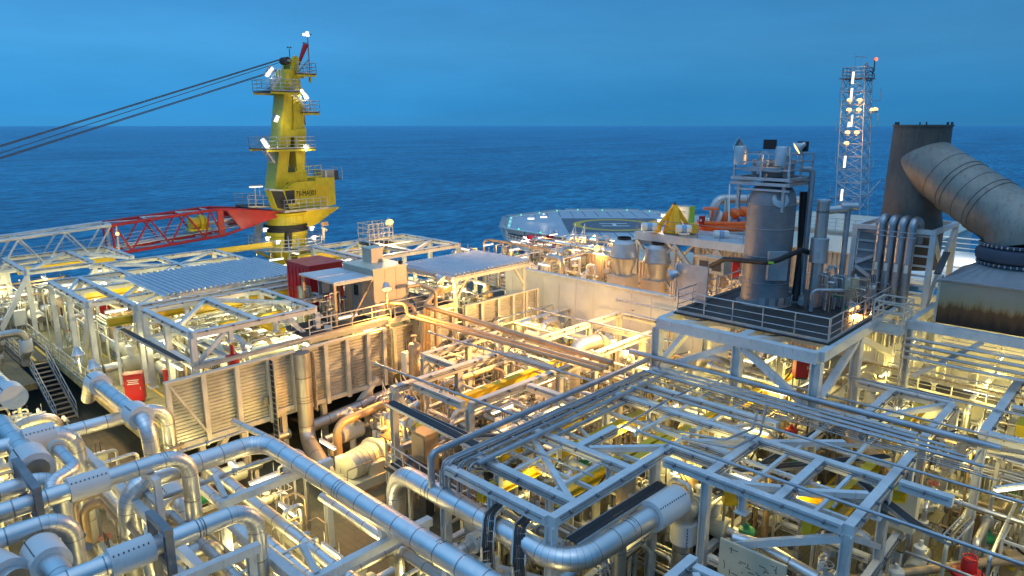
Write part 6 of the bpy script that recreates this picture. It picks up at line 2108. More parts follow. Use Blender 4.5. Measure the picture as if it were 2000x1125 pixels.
MB().box((23.7, 41.3, -10.35), (2.5, 2.9, 2.8)).build('body', 'red', T)
MB().box((23.7, 41.3, -8.9), (2.6, 3.0, .1)).build('lid', 'red', T)
for k in range(6):
    MB().box((22.7 + k * .4, 39.83, -10.35), (.05, .05, 2.5)).build('rib', 'red', T)
for k in range(6):
    MB().box((22.43, 40.1 + k * .48, -10.35), (.05, .05, 2.5)).build('rib', 'red', T)
MB().box((24.3, 39.79, -9.4), (.4, .03, .25)).build('plate', 'white', T)


def cabinet(label, p, d, rz=0., mat='red', lines=3, name='fire_cabinet', cat='cabinet', grp='red cabinets on the process decks'):
    T = thing(name, label, cat, p, grp)
    c = V(p) + V((0, 0, d[2] / 2 + .1))
    MB().box(c, d, rz).build('body', mat, T)
    MB().box(V(p) + V((0, 0, .05)), (d[0] * .9, d[1] * .9, .1), rz).build('plinth', 'dark', T)
    f = V((-math.cos(rz), -math.sin(rz), 0))
    s = V((-f.y, f.x, 0))
    MB().box(c + f * (d[0] / 2 + .012) + V((0, 0, -.02)), (.024, d[1] * .92, d[2] * .92), rz).build('door', mat, T)
    MB().box(c + V((0, 0, d[2] / 2 + .03)), (d[0] * 1.06, d[1] * 1.06, .06), rz).build('roof', mat, T)
    MB().box(c + f * (d[0] / 2 + .04) + s * d[1] * .36, (.03, .04, .16), rz).build('handle', 'galv', T)
    if lines:
        m = MB()
        for k in range(lines):
            m.box(c + f * (d[0] / 2 + .027) + V((0, 0, d[2] * .32 - k * .11)), (.008, d[1] * (.62 - .1 * (k == 1)), .045), rz)
        m.build('notice_line', 'white', T)
    return T


cabinet('tall red cabinet with white lettering beside the left walkway', (11.75, 41.0, -15.3), (.62, .95, 1.55), R(62))
cabinet('red cabinet standing deep under the long white left frame', (14.7, 57.1, -15.3), (.8, 1.2, 2.2), R(60), lines=0)
cabinet('narrow red box on a cream post near the louvred wall corner', (13.2, 40.0, -14.6), (.3, .35, .95), R(50), lines=0)
cabinet('small red cabinet below the vessel platform brace', Px(1562, 738, 31.5), (.5, .6, 1.0), R(40), lines=0)
cabinet('red fire cabinet at the back of the vessel platform', Px(1435, 545, 40), (.3, .45, 1.2), R(40), lines=0)
T = thing('hydrant', 'bright red hydrant valve in the bottom right corner', 'hydrant', (28.8, 3.55, -18))
MB().lathe([(.16, 0), (.16, .9), (.3, .95), (.3, 1.05), (.17, 1.1), (.17, 1.25), (.52, 1.3), (.58, 1.36), (.58, 1.5), (.5, 1.56), (.28, 1.6), (.26, 2.0), (.2, 2.08), (0, 2.1)], (28.6, 3.52, -18), 24).build('body', 'red', T)
MB().lathe([(.12, 0), (.12, .5), (.18, .5), (.18, .56), (0, .57)], (28.6, 3.52, -16.9), 12, (-.7, .3, 0)).build('outlet', 'red', T)
MB().ring((28.6, 3.52, -15.85), .24, .03, n=16).build('handwheel', 'red', T)
T = thing('red_standpost', 'red cylinder post with a thin top pipe above the louvred wall', 'post', Pz(455, 712, -12.4))
p = Py(455, 702, 34.6)
MB().lathe([(.3, -1.3), (.3, .1), (.36, .14), (.36, .24), (.1, .3), (.1, .8), (0, .82)], p, 18).build('body', 'red', T)
MB().lathe([(.31, -.6), (.37, -.58), (.37, -.5), (.31, -.48)], p, 18).build('flange', 'red', T)
# bright cream machine in the orange pool of light
p = V((18.4, 28.4, -18))
T = thing('compressor_skid', 'bright cream machine glowing in the strongest orange light', 'machine', p)
MB().box(p + V((0, 0, .25)), (3.2, 2.0, .5)).build('base', 'cream', T)
MB().lathe([(0, -1.2), (.6, -1.15), (.7, -.9), (.7, .6), (.85, .65), (.85, .8), (.6, .85), (.6, 1.2), (0, 1.25)], p + V((0, 0, 1.15)), 26, (1, .25, 0)).build('casing', 'cream', T)
MB().box(p + V((.3, -.75, .8)), (.9, .35, .7)).build('terminal_box', 'cream', T)
MB().box(p + V((-.9, .7, .9)), (.5, .4, .9)).build('oil_tank', 'white', T)
for k in range(5):
    MB().lathe([(.705, -.02), (.73, -.02), (.73, .02), (.705, .02)], p + V((0, 0, 1.15)) + V((1, .25, 0)).normalized() * (-.8 + .32 * k), 26, (1, .25, 0)).build('rib', 'cream', T)
m = MB()
m.tube(p + V((-1.7, -1.1, .5)), p + V((-1.7, -1.1, 1.5)), .03, 6)
m.tube(p + V((1.7, -1.1, .5)), p + V((1.7, -1.1, 1.5)), .03, 6)
m.tube(p + V((-1.7, -1.1, 1.5)), p + V((1.7, -1.1, 1.5)), .03, 6)
m.build('guard_rail', 'copper', T)
T = thing('locker', 'tall brown metal locker behind the small landing', 'locker', (18.2, 22.4, -15))
MB().box((18.5, 23.4, -14.9), (.8, 1.0, 2.4)).build('body', 'copper', T)
MB().box((18.08, 23.4, -14.9), (.03, .9, 2.2)).build('door', 'copper', T)
MB().beam((18.5, 23.4, -18), (18.5, 23.4, -16.1), .5).build('stand', 'dark', T)
# large grey-green panel in the lower right bay
p = V((30.6, 6.3, -18))
T = thing('control_panel', 'big dull grey panel cabinet in the lower right bay', 'cabinet', p)
MB().box(p + V((0, 0, 1.5)), (.8, 2.1, 2.6), R(-35)).build('body', 'cream', T)
MB().box(p + V((0, 0, 2.84)), (.95, 2.25, .08), R(-35)).build('roof', 'cream', T)
MB().box(p + V((0, 0, .1)), (.9, 2.3, .2), R(-35)).build('plinth', 'grey', T)
# white skids at lower right
for lab, px, py, z, d in (('white frame skid with tanks at the lower right edge', 1975, 1060, -16.6, (2.4, 2.6, .25)),):
    p = V((32.4, 1.6, -18))
    T = thing('tank_skid', lab, 'skid', p)
    MB().box(p + V((0, 0, .15)), (3.0, 3.0, .3)).build('base', 'white', T)
    for dx, dy in ((-1.3, -1.3), (1.3, -1.3), (1.3, 1.3), (-1.3, 1.3)):
        MB().beam(p + V((dx, dy, .3)), p + V((dx, dy, 1.9)), .1).build('post', 'white', T)
    for a, b in (((-1.3, -1.3), (1.3, -1.3)), ((1.3, -1.3), (1.3, 1.3)), ((1.3, 1.3), (-1.3, 1.3)), ((-1.3, 1.3), (-1.3, -1.3))):
        MB().beam(p + V((a[0], a[1], 1.95)), p + V((b[0], b[1], 1.95)), .1).build('rail', 'white', T)
    MB().lathe([(0, .3), (.62, .32), (.65, .5), (.65, 2.9), (.5, 3.2), (0, 3.3)], p + V((.5, .3, 0)), 24).build('tank', 'white', T)
    MB().lathe([(.66, 1.0), (.68, 1.0), (.68, 1.1), (.66, 1.1)], p + V((.5, .3, 0)), 24).build('band', 'dark', T)
    for dx, dy in ((-.9, .9), (-.95, -.3)):
        MB().lathe([(0, .3), (.38, .32), (.4, .4), (.4, 1.2), (.3, 1.35), (0, 1.4)], p + V((dx, dy, 0)), 18).build('motor', 'copper', T)
        MB().box(p + V((dx - .4, dy, .9)), (.02, .3, .14)).build('nameplate', 'yellow', T)
T = thing('diagram_box', 'flat white board with dark diagram lines in the bottom right', 'board', (20.6, 8, -14.3))
a, b = Px(1418, 1078, 20.2), Px(1520, 1110, 20.2)
c = (a + b) / 2
MB().box(c + V((.05, 0, -.5)), (.1, 2.3, 1.6)).build('board', 'cream', T)
m = MB()
for k in range(44):
    y = c.y + rnd.uniform(-1.05, 1.05)
    z = c.z - .5 + rnd.uniform(-.7, .7)
    if rnd.random() < .5:
        m.box((c.x - .004, y, z), (.012, rnd.uniform(.05, .3), .02))
    else:
        m.box((c.x - .004, y, z), (.012, .02, rnd.uniform(.05, .25)))
m.build('diagram_line', 'dark', T)
MB().beam((20.4, c.y, -18), (20.4, c.y, c.z - 1.3), .2).build('post', 'steel_warm', T)
# portal supports in the lower left


def portal(label, x, y0, y1, z, drop, mat='galv_dark'):
    T = thing('pipe_portal', label, 'pipe support', (x, (y0 + y1) / 2, -18), 'portal frames carrying the big shiny pipes')
    for y in (y0, y1):
        MB().ibeam((x, y, -18), (x, y, z), .22, .22, .03).build('leg', mat, T)
    MB().beam((x, y0 - .12, z + .1), (x, y1 + .12, z + .1), .24, .2).build('crossbar', mat, T)
    MB().beam((x, y0 + .12, z - drop), (x, y1 - .12, z - drop), .2, .18).build('crossbar', mat, T)
    return T


portal('dark portal frame across two shiny pipes at the left edge', 3.9, 24.9, 27.6, -11.45, 1.05)
portal('dark portal frame round the lowest white jacket', 5.9, 19.4, 20.7, -11.45, 1.0)
portal('dark portal frame across the pipes below the stairs', 3.3, 30.2, 33.2, -11.3, 1.2)
portal('pale portal frame under the dropped elbow pipe', 7.4, 24.8, 26.2, -12.5, .9, 'steel')
for i, y in enumerate((24.4, 17.8, 14.4, 10.8)):
    T = thing('pipe_trestle', ('pale trestle under the upper end of the longest pipe', 'pale trestle with a stub post under the longest pipe', 'pale T-shaped trestle halfway down the longest pipe', 'pale trestle at the lower end of the longest pipe')[i], 'pipe support', (11.4, y, -18), 'trestles under the longest pipe')
    MB().beam((9.3, y, -14.0), (14.2, y, -14.0), .3, .3).build('crossbar', 'steel', T)
    for x in (9.5, 13.9):
        MB().ibeam((x, y, -18), (x, y, -14.16), .28, .28, .03).build('leg', 'steel', T)
    MB().beam((12.25, y + .2, -13.84), (12.25, y + .2, -13.4), .24).build('shoe', 'steel', T)
    MB().beam((9.6, y + .05, -13.83), (9.6, y + .9, -13.2), .18).build('brace', 'steel', T)
MB().beam((9.3, 24.2, -14.32), (9.5, 9, -14.32), .3, .32)
T = thing('pipe_rack_beam', 'long pale beam running beside the longest pipe', 'beam', (9.3, 17, -14.3))
MB().beam((9.3, 24.0, -14.33), (9.3, 9, -14.33), .3, .32).build('girder', 'steel', T)
T = thing('pipe_rack_beam', 'pale beam below the wide white jacket at the lower left', 'beam', (6.6, 27, -13.9))
MB().beam((6.9, 33, -13.6), (7.0, 20.4, -13.6), .28, .3).build('girder', 'steel', T)
for y in (32, 21):
    MB().ibeam((6.95, y, -18), (6.95, y, -13.77), .26, .26, .03).build('leg', 'steel', T)
T = thing('pipe_rack_beam', 'pale beam along the bottom edge under the lowest jacket', 'beam', (6, 19, -13))
MB().beam((2, 19.2, -12.75), (8.3, 18.9, -12.75), .26, .28).build('girder', 'steel', T)
for x in (2.4, 8.1):
    MB().ibeam((x, 19.1, -18), (x, 19.1, -12.9), .24, .24, .03).build('leg', 'steel', T)
# ---------------------------------------------------------------- source things for the process decks
def handwheel(m, c, ax, r=.16):
    m.ring(c, r, .018, ax, 14, 5)
    a = V(ax).normalized()
    s = a.cross(V((.3, .2, .9))).normalized()
    m.tube(V(c) - s * r, V(c) + s * r, .012, 4)
    s2 = a.cross(s)
    m.tube(V(c) - s2 * r, V(c) + s2 * r, .012, 4)
    m.tube(V(c) - a * .25, V(c), .018, 5)


def P_pump(mat, mat2):
    T = proto('pump_skid')
    m = MB()
    for y in (-.35, .35):
        m.beam((-1, y, .1), (1, y, .1), .14, .2)
    for x in (-.95, 0, .95):
        m.beam((x, -.28, .1), (x, .28, .1), .12, .18)
    m.build('base_frame', 'steel_warm', T)
    m = MB().lathe([(0, -.45), (.26, -.44), (.3, -.38), (.3, .36), (.26, .42), (.1, .44), (.06, .62)], (-.45, 0, .58), 16, XD)
    for k in range(10):
        a = k * math.pi / 5
        m.box((-.5, .3 * math.cos(a), .58 + .3 * math.sin(a)), (.6, .03, .03))
    ob = m.build('motor', mat, T)
    MB().box((-.5, .0, .93), (.3, .26, .16)).build('terminal_box', mat, ob)
    MB().lathe([(.16, 0), (.18, .02), (.18, .28), (.16, .3)], (.1, 0, .58), 12, XD).build('coupling_guard', 'yellow', T)
    MB().lathe([(.1, 0), (.34, .04), (.38, .14), (.38, .26), (.3, .34), (.16, .38), (.16, .5), (.26, .5), (.26, .56)], (.42, 0, .58), 18, XD).build('pump_casing', mat2, T)
    MB().path([(.62, 0, .9), (.62, 0, 1.5), (.62, .7, 1.5), (.62, .7, 2.3)], .1, .22, 10, dens=.8).build('discharge_pipe', 'clad', T)
    return T


def P_hvessel(mat, l=2.4, r=.5):
    T = proto('horizontal_vessel')
    h = l / 2
    m = MB().lathe([(0, -h - r * .5), (r * .6, -h - r * .4), (r * .92, -h - r * .18), (r, -h), (r, h), (r * .92, h + r * .18), (r * .6, h + r * .4), (0, h + r * .5)], (0, 0, r + .5), 24, XD)
    m.build('shell', mat, T)
    for x in (-h * .6, h * .6):
        MB().box((x, 0, .35), (.16, r * 1.5, .7)).build('saddle', 'steel_warm', T)
    for x, s in ((-h * .5, .1), (h * .2, .14), (h * .7, .09)):
        MB().lathe([(s, 0), (s, .2), (s * 1.8, .2), (s * 1.8, .26), (s, .27), (s, .6)], (x, 0, 2 * r + .44), 12).build('nozzle', 'galv', T)
    m = MB()
    for x in (-h * .85, 0, h * .85):
        m.lathe([(r * 1.002, -.02), (r * 1.02, -.02), (r * 1.02, .02), (r * 1.002, .02)], (x, 0, r + .5), 24, XD)
    m.build('band', 'galv', T)
    return T


def P_vvessel(mat, h=2.4, r=.42):
    T = proto('vertical_vessel')
    MB().lathe([(0, .4), (r * .6, .45), (r, .65), (r, h), (r * .8, h + r * .45), (r * .3, h + r * .6), (.09, h + r * .62), (.09, h + r + .2), (.16, h + r + .2), (.16, h + r + .26), (0, h + r + .27)], (0, 0, 0), 22).build('shell', mat, T)
    for k in range(3):
        a = k * 2.09
        MB().beam((r * .8 * math.cos(a), r * .8 * math.sin(a), 0), (r * .9 * math.cos(a), r * .9 * math.sin(a), .75), .1).build('leg', 'steel_warm', T)
    for z, a in ((h * .5, .5), (h * .8, 2.6)):
        d = V((math.cos(a), math.sin(a), 0))
        MB().lathe([(.08, 0), (.08, .22), (.15, .22), (.15, .28), (0, .29)], d * r * .95 + V((0, 0, z)), 10, d).build('nozzle', 'galv', T)
    return T


def P_valve(wheel, body, act=None):
    T = proto('valve_station')
    MB().path([(-.9, 0, 0), (-.9, 0, .8), (.9, 0, .8), (.9, 0, 0)], .1, .25, 12, dens=.7).build('pipe', 'clad', T)
    m = MB()
    for x in (-.34, .34):
        m.lathe([(.1, -.06), (.2, -.06), (.2, -.01), (.1, -.01), (.1, .01), (.2, .01), (.2, .06), (.1, .06)], (x, 0, .8), 14, XD)
    m.build('flange', body, T)
    MB().lathe([(.12, -.28), (.2, -.12), (.2, .12), (.12, .28)], (0, 0, .8), 14, XD).build('valve_body', body, T)
    MB().lathe([(.1, .1), (.1, .3), (.16, .32), (.06, .36), (.05, .6)], (0, 0, .8), 12).build('bonnet', body, T)
    if act:
        MB().lathe([(.1, .58), (.3, .62), (.33, .68), (.33, .76), (.3, .82), (.1, .86), (.08, 1.05), (0, 1.06)], (0, 0, .8), 18).build('actuator', act, T)
    else:
        m = MB()
        handwheel(m, (0, 0, 1.45), ZD, .2)
        m.build('handwheel', wheel, T)
    for x in (-.9, .9):
        MB().box((x, 0, .03), (.35, .35, .06)).build('foot', 'steel_warm', T)
    return T


def P_cab(mat, w_=.8, h=1.2, d=.4):
    T = proto('junction_cabinet')
    for y in (-w_ * .4, w_ * .4):
        MB().beam((0, y, 0), (0, y, .6), .08).build('leg', 'galv', T)
    MB().box((0, 0, .6 + h / 2), (d, w_, h)).build('body', mat, T)
    MB().box((-d / 2 - .015, 0, .6 + h / 2), (.03, w_ * .92, h * .93)).build('door', mat, T)
    MB().box((-d / 2 - .045, w_ * .36, .6 + h / 2), (.03, .04, .14)).build('handle', 'dark', T)
    m = MB()
    for k in range(4):
        y = -w_ * .3 + k * w_ * .2
        m.tube((0, y, .6 + h), (0, y, 1.2 + h), .022, 5)
    m.build('conduit', 'cable', T)
    return T


def P_manifold(mat, n=6):
    T = proto('manifold')
    L_ = n * .36
    MB().path([(-L_ / 2 - .3, 0, 1.1), (L_ / 2 + .3, 0, 1.1)], .12, 0, 12, dens=.7).build('header', mat, T)
    for k in range(n):
        x = -L_ / 2 + (k + .5) * .36
        m = MB()
        m.tube((x, 0, 1.15), (x, 0, 1.7), .035, 6)
        m.path([(x, 0, 1.7), (x, .25, 1.75), (x, .25, .2)], .03, .08, 6, dens=0)
        b = m.build('branch', 'tube', T)
        m = MB()
        handwheel(m, (x, -.2, 1.5), YD, .09)
        m.lathe([(.05, -.08), (.08, 0), (.05, .08)], (x, 0, 1.5), 8)
        m.build('small_valve', 'copper' if k % 2 else 'galv', b)
    for x in (-L_ / 2, L_ / 2):
        MB().beam((x, 0, 0), (x, 0, 1.0), .12).build('leg', 'steel_warm', T)
    return T


def P_trestle(n, mat='tube'):
    T = proto('pipe_support')
    w_ = n * .24 + .2
    for y in (-w_ / 2, w_ / 2):
        MB().beam((0, y, 0), (0, y, 1.9), .12).build('leg', 'steel_warm', T)
    for z in (1.2, 1.95):
        MB().beam((0, -w_ / 2 - .08, z), (0, w_ / 2 + .08, z), .12).build('crossbar', 'steel_warm', T)
    for z in (1.2, 1.95):
        for k in range(n):
            y = -w_ / 2 + .2 + k * .24
            r = (.05, .08, .035, .06)[(k + int(z * 2)) % 4]
            MB().path([(-1.5, y, z - .5), (-1.3, y, z + .06 + r), (1.6, y, z + .06 + r), (1.6, y, z - .9)], r, .15, 8, dens=.6).build('pipe', mat if k % 2 else 'clad', T)
    return T


def P_spool(mat, r=.2, h=2.2, l=1.4, jac=True):
    T = proto('pipe_spool')
    MB().path([(-l / 2, 0, 0), (-l / 2, 0, h), (l / 2, .0, h), (l / 2, 0, .9), (l / 2, .9, .9), (l / 2, .9, 0)], r, r * 2.2, 14).build('pipe', mat, T)
    m = MB()
    m.lathe([(r, -.06), (r * 1.6, -.06), (r * 1.6, -.01), (r, -.005), (r * 1.6, .01), (r * 1.6, .06), (r, .06)], (-l / 2, 0, h * .45), 16)
    m.build('flange', 'galv', T)
    if jac:
        MB().lathe([(r * 1.4, -.4), (r * 1.45, -.38), (r * 1.45, .38), (r * 1.4, .4), (0, .4)], (l / 2, 0, h * .62), 18).build('insulation_jacket', 'jacket', T)
    return T


def P_tank(mat):
    T = proto('jacketed_valve')
    MB().lathe([(0, -.62), (.42, -.6), (.45, -.56), (.45, .56), (.42, .6), (0, .62)], (0, 0, .9), 22, XD).build('insulation_jacket', mat, T)
    MB().path([(-1.5, 0, .9), (1.5, 0, .9)], .24, 0, 16).build('pipe', 'clad', T)
    MB().lathe([(.2, .4), (.2, .85), (.26, .88), (.26, 1.0), (.08, 1.05), (.08, 1.3), (0, 1.3)], (0, 0, .9), 14).build('stem_housing', 'white', T)
    for x in (-1.2, 1.2):
        MB().beam((x, 0, 0), (x, 0, .68), .2, .2).build('support', 'steel_warm', T)
    m = MB()
    for k in range(7):
        m.box((-.45 + k * .15, -.33, 1.22), (.03, .06, .05))
    m.build('latch', 'dark', T)
    return T


def P_instr(col):
    T = proto('instrument_stand')
    MB().tube((0, 0, 0), (0, 0, 1.5), .035, 8).build('post', 'galv', T)
    MB().box((0, 0, 1.4), (.12, .5, .06)).build('bracket', 'galv', T)
    for y in (-.18, .16):
        MB().lathe([(0, -.07), (.1, -.06), (.12, 0), (.1, .07), (0, .08)], (-.1, y, 1.52), 12, (-1, 0, .2)).build('transmitter', col, T)
    m = MB()
    for k in range(3):
        m.path([(0, -.1 + k * .1, 1.35), (.1, -.1 + k * .1, .6), (.5, -.1 + k * .15, .5), (.5, -.1 + k * .15, 0)], .012, .1, 5, dens=0)
    m.build('tubing', 'tube', T)
    MB().box((0, 0, .02), (.25, .25, .04)).build('foot', 'galv', T)
    return T


def P_exch(mat):
    T = proto('heat_exchanger')
    for z in (.65, 1.6):
        MB().lathe([(0, -1.5), (.3, -1.45), (.34, -1.3), (.34, -1.0), (.44, -.99), (.44, -.9), (.34, -.89), (.34, 1.3), (.3, 1.45), (0, 1.5)], (0, 0, z), 20, XD).build('shell', mat, T)
    for x in (-.8, .8):
        MB().beam((x, 0, .2), (x, 0, 2.1), .14, .7).build('saddle', 'steel_warm', T)
        MB().lathe([(.12, 0), (.12, .3), (.2, .3), (.2, .36), (0, .37)], (x * .6, 0, 1.93), 12).build('nozzle', 'galv', T)
    MB().path([(-1.2, 0, 1.9), (-1.2, 0, 2.6), (-1.2, .8, 2.6), (-1.2, .8, 0)], .12, .25, 10).build('pipe', 'clad', T)
    return T


def P_tubing(k0, mat):
    r_ = random.Random(k0)
    T = proto('tubing_cluster')
    for k in range(9):
        x, y = r_.uniform(-.6, .6), r_.uniform(-.6, .6)
        z = r_.uniform(.6, 2.4)
        x2, y2 = x + r_.choice((-1, 1)) * r_.uniform(.3, 1), y + r_.choice((-1, 1)) * r_.uniform(.3, 1)
        r = r_.choice((.02, .03, .045, .06))
        if r_.random() < .5:
            pts = [(x, y, 0), (x, y, z), (x2, y, z), (x2, y, r_.uniform(0, z))]
        else:
            pts = [(x, y, 0), (x, y, z), (x, y2, z), (x2, y2, z), (x2, y2, 0)]
        ob = MB().path(pts, r, .1, 7, dens=.8).build('tube', mat if k % 3 else 'clad', T)
        if k % 3 == 0:
            m = MB()
            m.lathe([(r, -.1), (r * 2, -.08), (r * 2, .08), (r, .1)], (x, y, z * .5), 8)
            handwheel(m, (x - .2, y, z * .5), XD, .09)
            m.build('small_valve', ('green', 'galv', 'copper')[k % 9 // 3], ob)
    return T


def P_boxgroup(mat, n):
    r_ = random.Random(n)
    T = proto('electrical_rack')
    for y in (-.7, .7):
        MB().beam((0, y, 0), (0, y, 2.0), .08).build('post', 'galv', T)
    for z in (.6, 1.3, 1.95):
        MB().beam((0, -.75, z), (0, .75, z), .07).build('rail', 'galv', T)
    for k in range(5):
        y, z = -.55 + (k % 3) * .5, (.95 if k < 3 else 1.65)
        MB().box((-.1, y, z), (.2, r_.uniform(.25, .42), r_.uniform(.3, .5))).build('switch_box', mat if k % 3 else 'grey', T)
    m = MB()
    for k in range(6):
        y = -.6 + k * .24
        m.path([(-.05, y, 1.2), (-.02, y, .3), (.3, y, .1)], .014, .1, 5, dens=0)
    m.build('cable', 'cable', T)
    return T


def P_ext():
    T = proto('fire_extinguisher')
    MB().lathe([(.09, 0), (.1, .03), (.1, .5), (.07, .58), (.03, .6), (.03, .68), (0, .69)], (0, 0, .3), 14).build('cylinder', 'red', T)
    MB().path([(0, 0, .98), (.1, 0, .98), (.13, 0, .5)], .012, .05, 5, dens=0).build('hose', 'black', T)
    MB().beam((.12, 0, 0), (.12, 0, 1.0), .05).build('stand', 'galv', T)
    return T


KINDS_ = {
    'pump': [(P_pump('white', 'cream'), 'white motor pump on a base frame', 1.2), (P_pump('grey', 'galv'), 'grey motor pump on a base frame', 1.2), (P_pump('green', 'cream'), 'green motor pump on a base frame', 1.2)],
    'vessel': [(P_hvessel('jacket'), 'white horizontal vessel on saddles', 1.5), (P_hvessel('galv', 1.8, .42), 'short metal horizontal vessel on saddles', 1.2), (P_hvessel('cream', 3.0, .55), 'long cream horizontal vessel on saddles', 1.7)],
    'vertical vessel': [(P_vvessel('clad_dull'), 'upright metal vessel on three legs', .7), (P_vvessel('white', 1.7, .5), 'stout white upright vessel', .7), (P_vvessel('copper', 2.8, .34), 'slim tan upright vessel', .6)],
    'valve': [(P_valve('red', 'cream'), 'valve with red handwheel', .9), (P_valve('galv', 'grey'), 'valve with bare metal handwheel', .9), (P_valve('galv', 'cream', 'green'), 'valve with green round actuator', .9), (P_valve('galv', 'cream', 'white'), 'valve with white round actuator', .9), (P_valve('galv', 'steel', 'red'), 'valve with red round actuator', .9)],
    'cabinet': [(P_cab('white'), 'white junction cabinet on legs', .6), (P_cab('cream', 1.1, 1.4, .5), 'wide cream junction cabinet', .7), (P_cab('grey', .6, .9, .3), 'small grey junction cabinet', .5)],
    'manifold': [(P_manifold('clad', 6), 'manifold with six small valves', 1.2), (P_manifold('white', 8), 'white manifold with eight small valves', 1.5)],
    'pipe support': [(P_trestle(3), 'trestle carrying six small pipes', 1.6), (P_trestle(5), 'wide trestle carrying ten small pipes', 1.7)],
    'pipe': [(P_spool('clad'), 'shiny pipe spool with white jacket', 1.0), (P_spool('clad_dull', .26, 2.6, 1.7), 'dull fat pipe spool with white jacket', 1.2), (P_spool('white', .15, 2.0, 1.0, False), 'white slim pipe spool', .8)],
    'jacketed valve': [(P_tank('jacket'), 'round white insulation jacket on a pipe', 1.4), (P_tank('cream'), 'round cream insulation jacket on a pipe', 1.4)],
    'instrument': [(P_instr('blue'), 'instrument stand with blue dials', .5), (P_instr('white'), 'instrument stand with white dials', .5)],
    'heat exchanger': [(P_exch('cream'), 'two stacked cream exchanger shells', 1.6), (P_exch('clad_dull'), 'two stacked metal exchanger shells', 1.6)],
    'tubing': [(P_tubing(1, 'tube'), 'tangle of bright tubes', .8), (P_tubing(2, 'copper'), 'tangle of tan tubes', .8), (P_tubing(5, 'tube'), 'tall tangle of steel tubes', .8), (P_tubing(9, 'white'), 'tangle of white tubes', .8)],
    'electrical rack': [(P_boxgroup('white', 1), 'rack of white switch boxes', .8), (P_boxgroup('cream', 4), 'rack of cream switch boxes', .8)],
    'extinguisher': [(P_ext(), 'red fire extinguisher on a stand', .4)],
}
GRP = {'pump': 'pumps on the process decks', 'vessel': 'horizontal vessels on the process decks', 'vertical vessel': 'upright vessels on the process decks', 'valve': 'valve stations on the process decks', 'cabinet': 'junction cabinets on the process decks',
       'manifold': 'small valve manifolds', 'pipe support': 'pipe trestles on the process decks', 'pipe': 'pipe spools on the process decks', 'jacketed valve': 'jacketed valves on the process decks', 'instrument': 'instrument stands', 'heat exchanger': 'stacked heat exchangers',
       'tubing': 'tangles of small tubes', 'electrical rack': 'racks of switch boxes', 'extinguisher': 'fire extinguishers'}

PENDING = {}     # (base label, bay phrase) -> things, told apart at the end


def later(o, base, bay):
    PENDING.setdefault((base, bay), []).append(o)


BAYS = [  # phrase, x0, x1, y0, y1, deck, top, things, pipes
    ('under the nearest roof frame', 15.2, 20.3, 12.9, 17.1, -18, -12.5, 24, 12),
    ('beneath the zigzag braces', 21, 24.3, 6, 12, -18, -12.6, 12, 6),
    ('under the blue-lit pipe bundles', 20.9, 28.8, 10.6, 17.2, -18, -12.5, 40, 26),
    ('in the orange-lit centre bay', 19.4, 28.0, 18.2, 27.2, -18, -12.6, 46, 24),
    ('behind the orange centre frame', 23, 29.8, 27.6, 33, -18, -12.8, 18, 10),
    ('before the white blast wall', 29, 37.8, 18.6, 33, -18, -12.8, 40, 18),
    ('in the dark lower right bay', 26, 33.5, -1, 7.5, -18, -12.8, 16, 9),
    ('behind the tall grey frame', 33.6, 38.2, 0, 10, -18, -13.4, 16, 14),
    ('beneath the vessel platform', 29.8, 39.2, 10.8, 17.2, -18, -12.4, 30, 24),
    ('under the front left frame', 13.8, 24.6, 34.6, 43.2, -15.3, -11.6, 60, 30),
    ('under the long left frame', 11.8, 24.4, 44.2, 60, -15.3, -11.4, 70, 30),
    ('behind the beige cabin', 27.6, 37, 39.4, 60, -15.3, -11.6, 46, 20),
    ('under the far left frame', 8.6, 18.6, 60.8, 69, -15.3, -12.2, 26, 8),
    ('under the corrugated canopy', 30.2, 37.0, 34.4, 39, -15.3, -11.4, 22, 10),
    ('among the big shiny pipes', 3.2, 14, 8.5, 33, -18, -14.2, 62, 26),
    ('left of the stairs', 2, 8.9, 34, 46, -18, -14.4, 30, 9),
    ('below the louvred walls', 19.8, 22.6, 26.0, 32, -18, -16, 14, 4),
    ('between blast wall and tan deckhouse', 41, 51.5, 19, 42, -17.9, -14.5, 46, 16),
    ('below the exhaust plenum', 37, 47.5, -4, 12, -18, -12.6, 26, 14),
    ('on the vessel platform', 36.4, 39.2, 10.6, 13.4, -9.2, -8, 9, 0),
    ('before the helideck', 44.6, 62, 38, 52.5, -14.6, -11.9, 44, 10),
    ('beside the left stair head', 3.5, 8.1, 50, 70, -15.3, -12, 22, 6),
    ('on the raised walkway', 19.6, 23.4, 36.2, 40, -11.75, -10, 7, 0),
]
r2 = random.Random(4)
WEIGHT = [('pump', 5), ('vessel', 6), ('vertical vessel', 6), ('valve', 11), ('cabinet', 8), ('manifold', 5), ('pipe support', 7), ('pipe', 9), ('jacketed valve', 7), ('instrument', 5), ('heat exchanger', 3), ('tubing', 14), ('electrical rack', 6), ('extinguisher', 1)]
pool = [k for k, w_ in WEIGHT for _ in range(w_)]
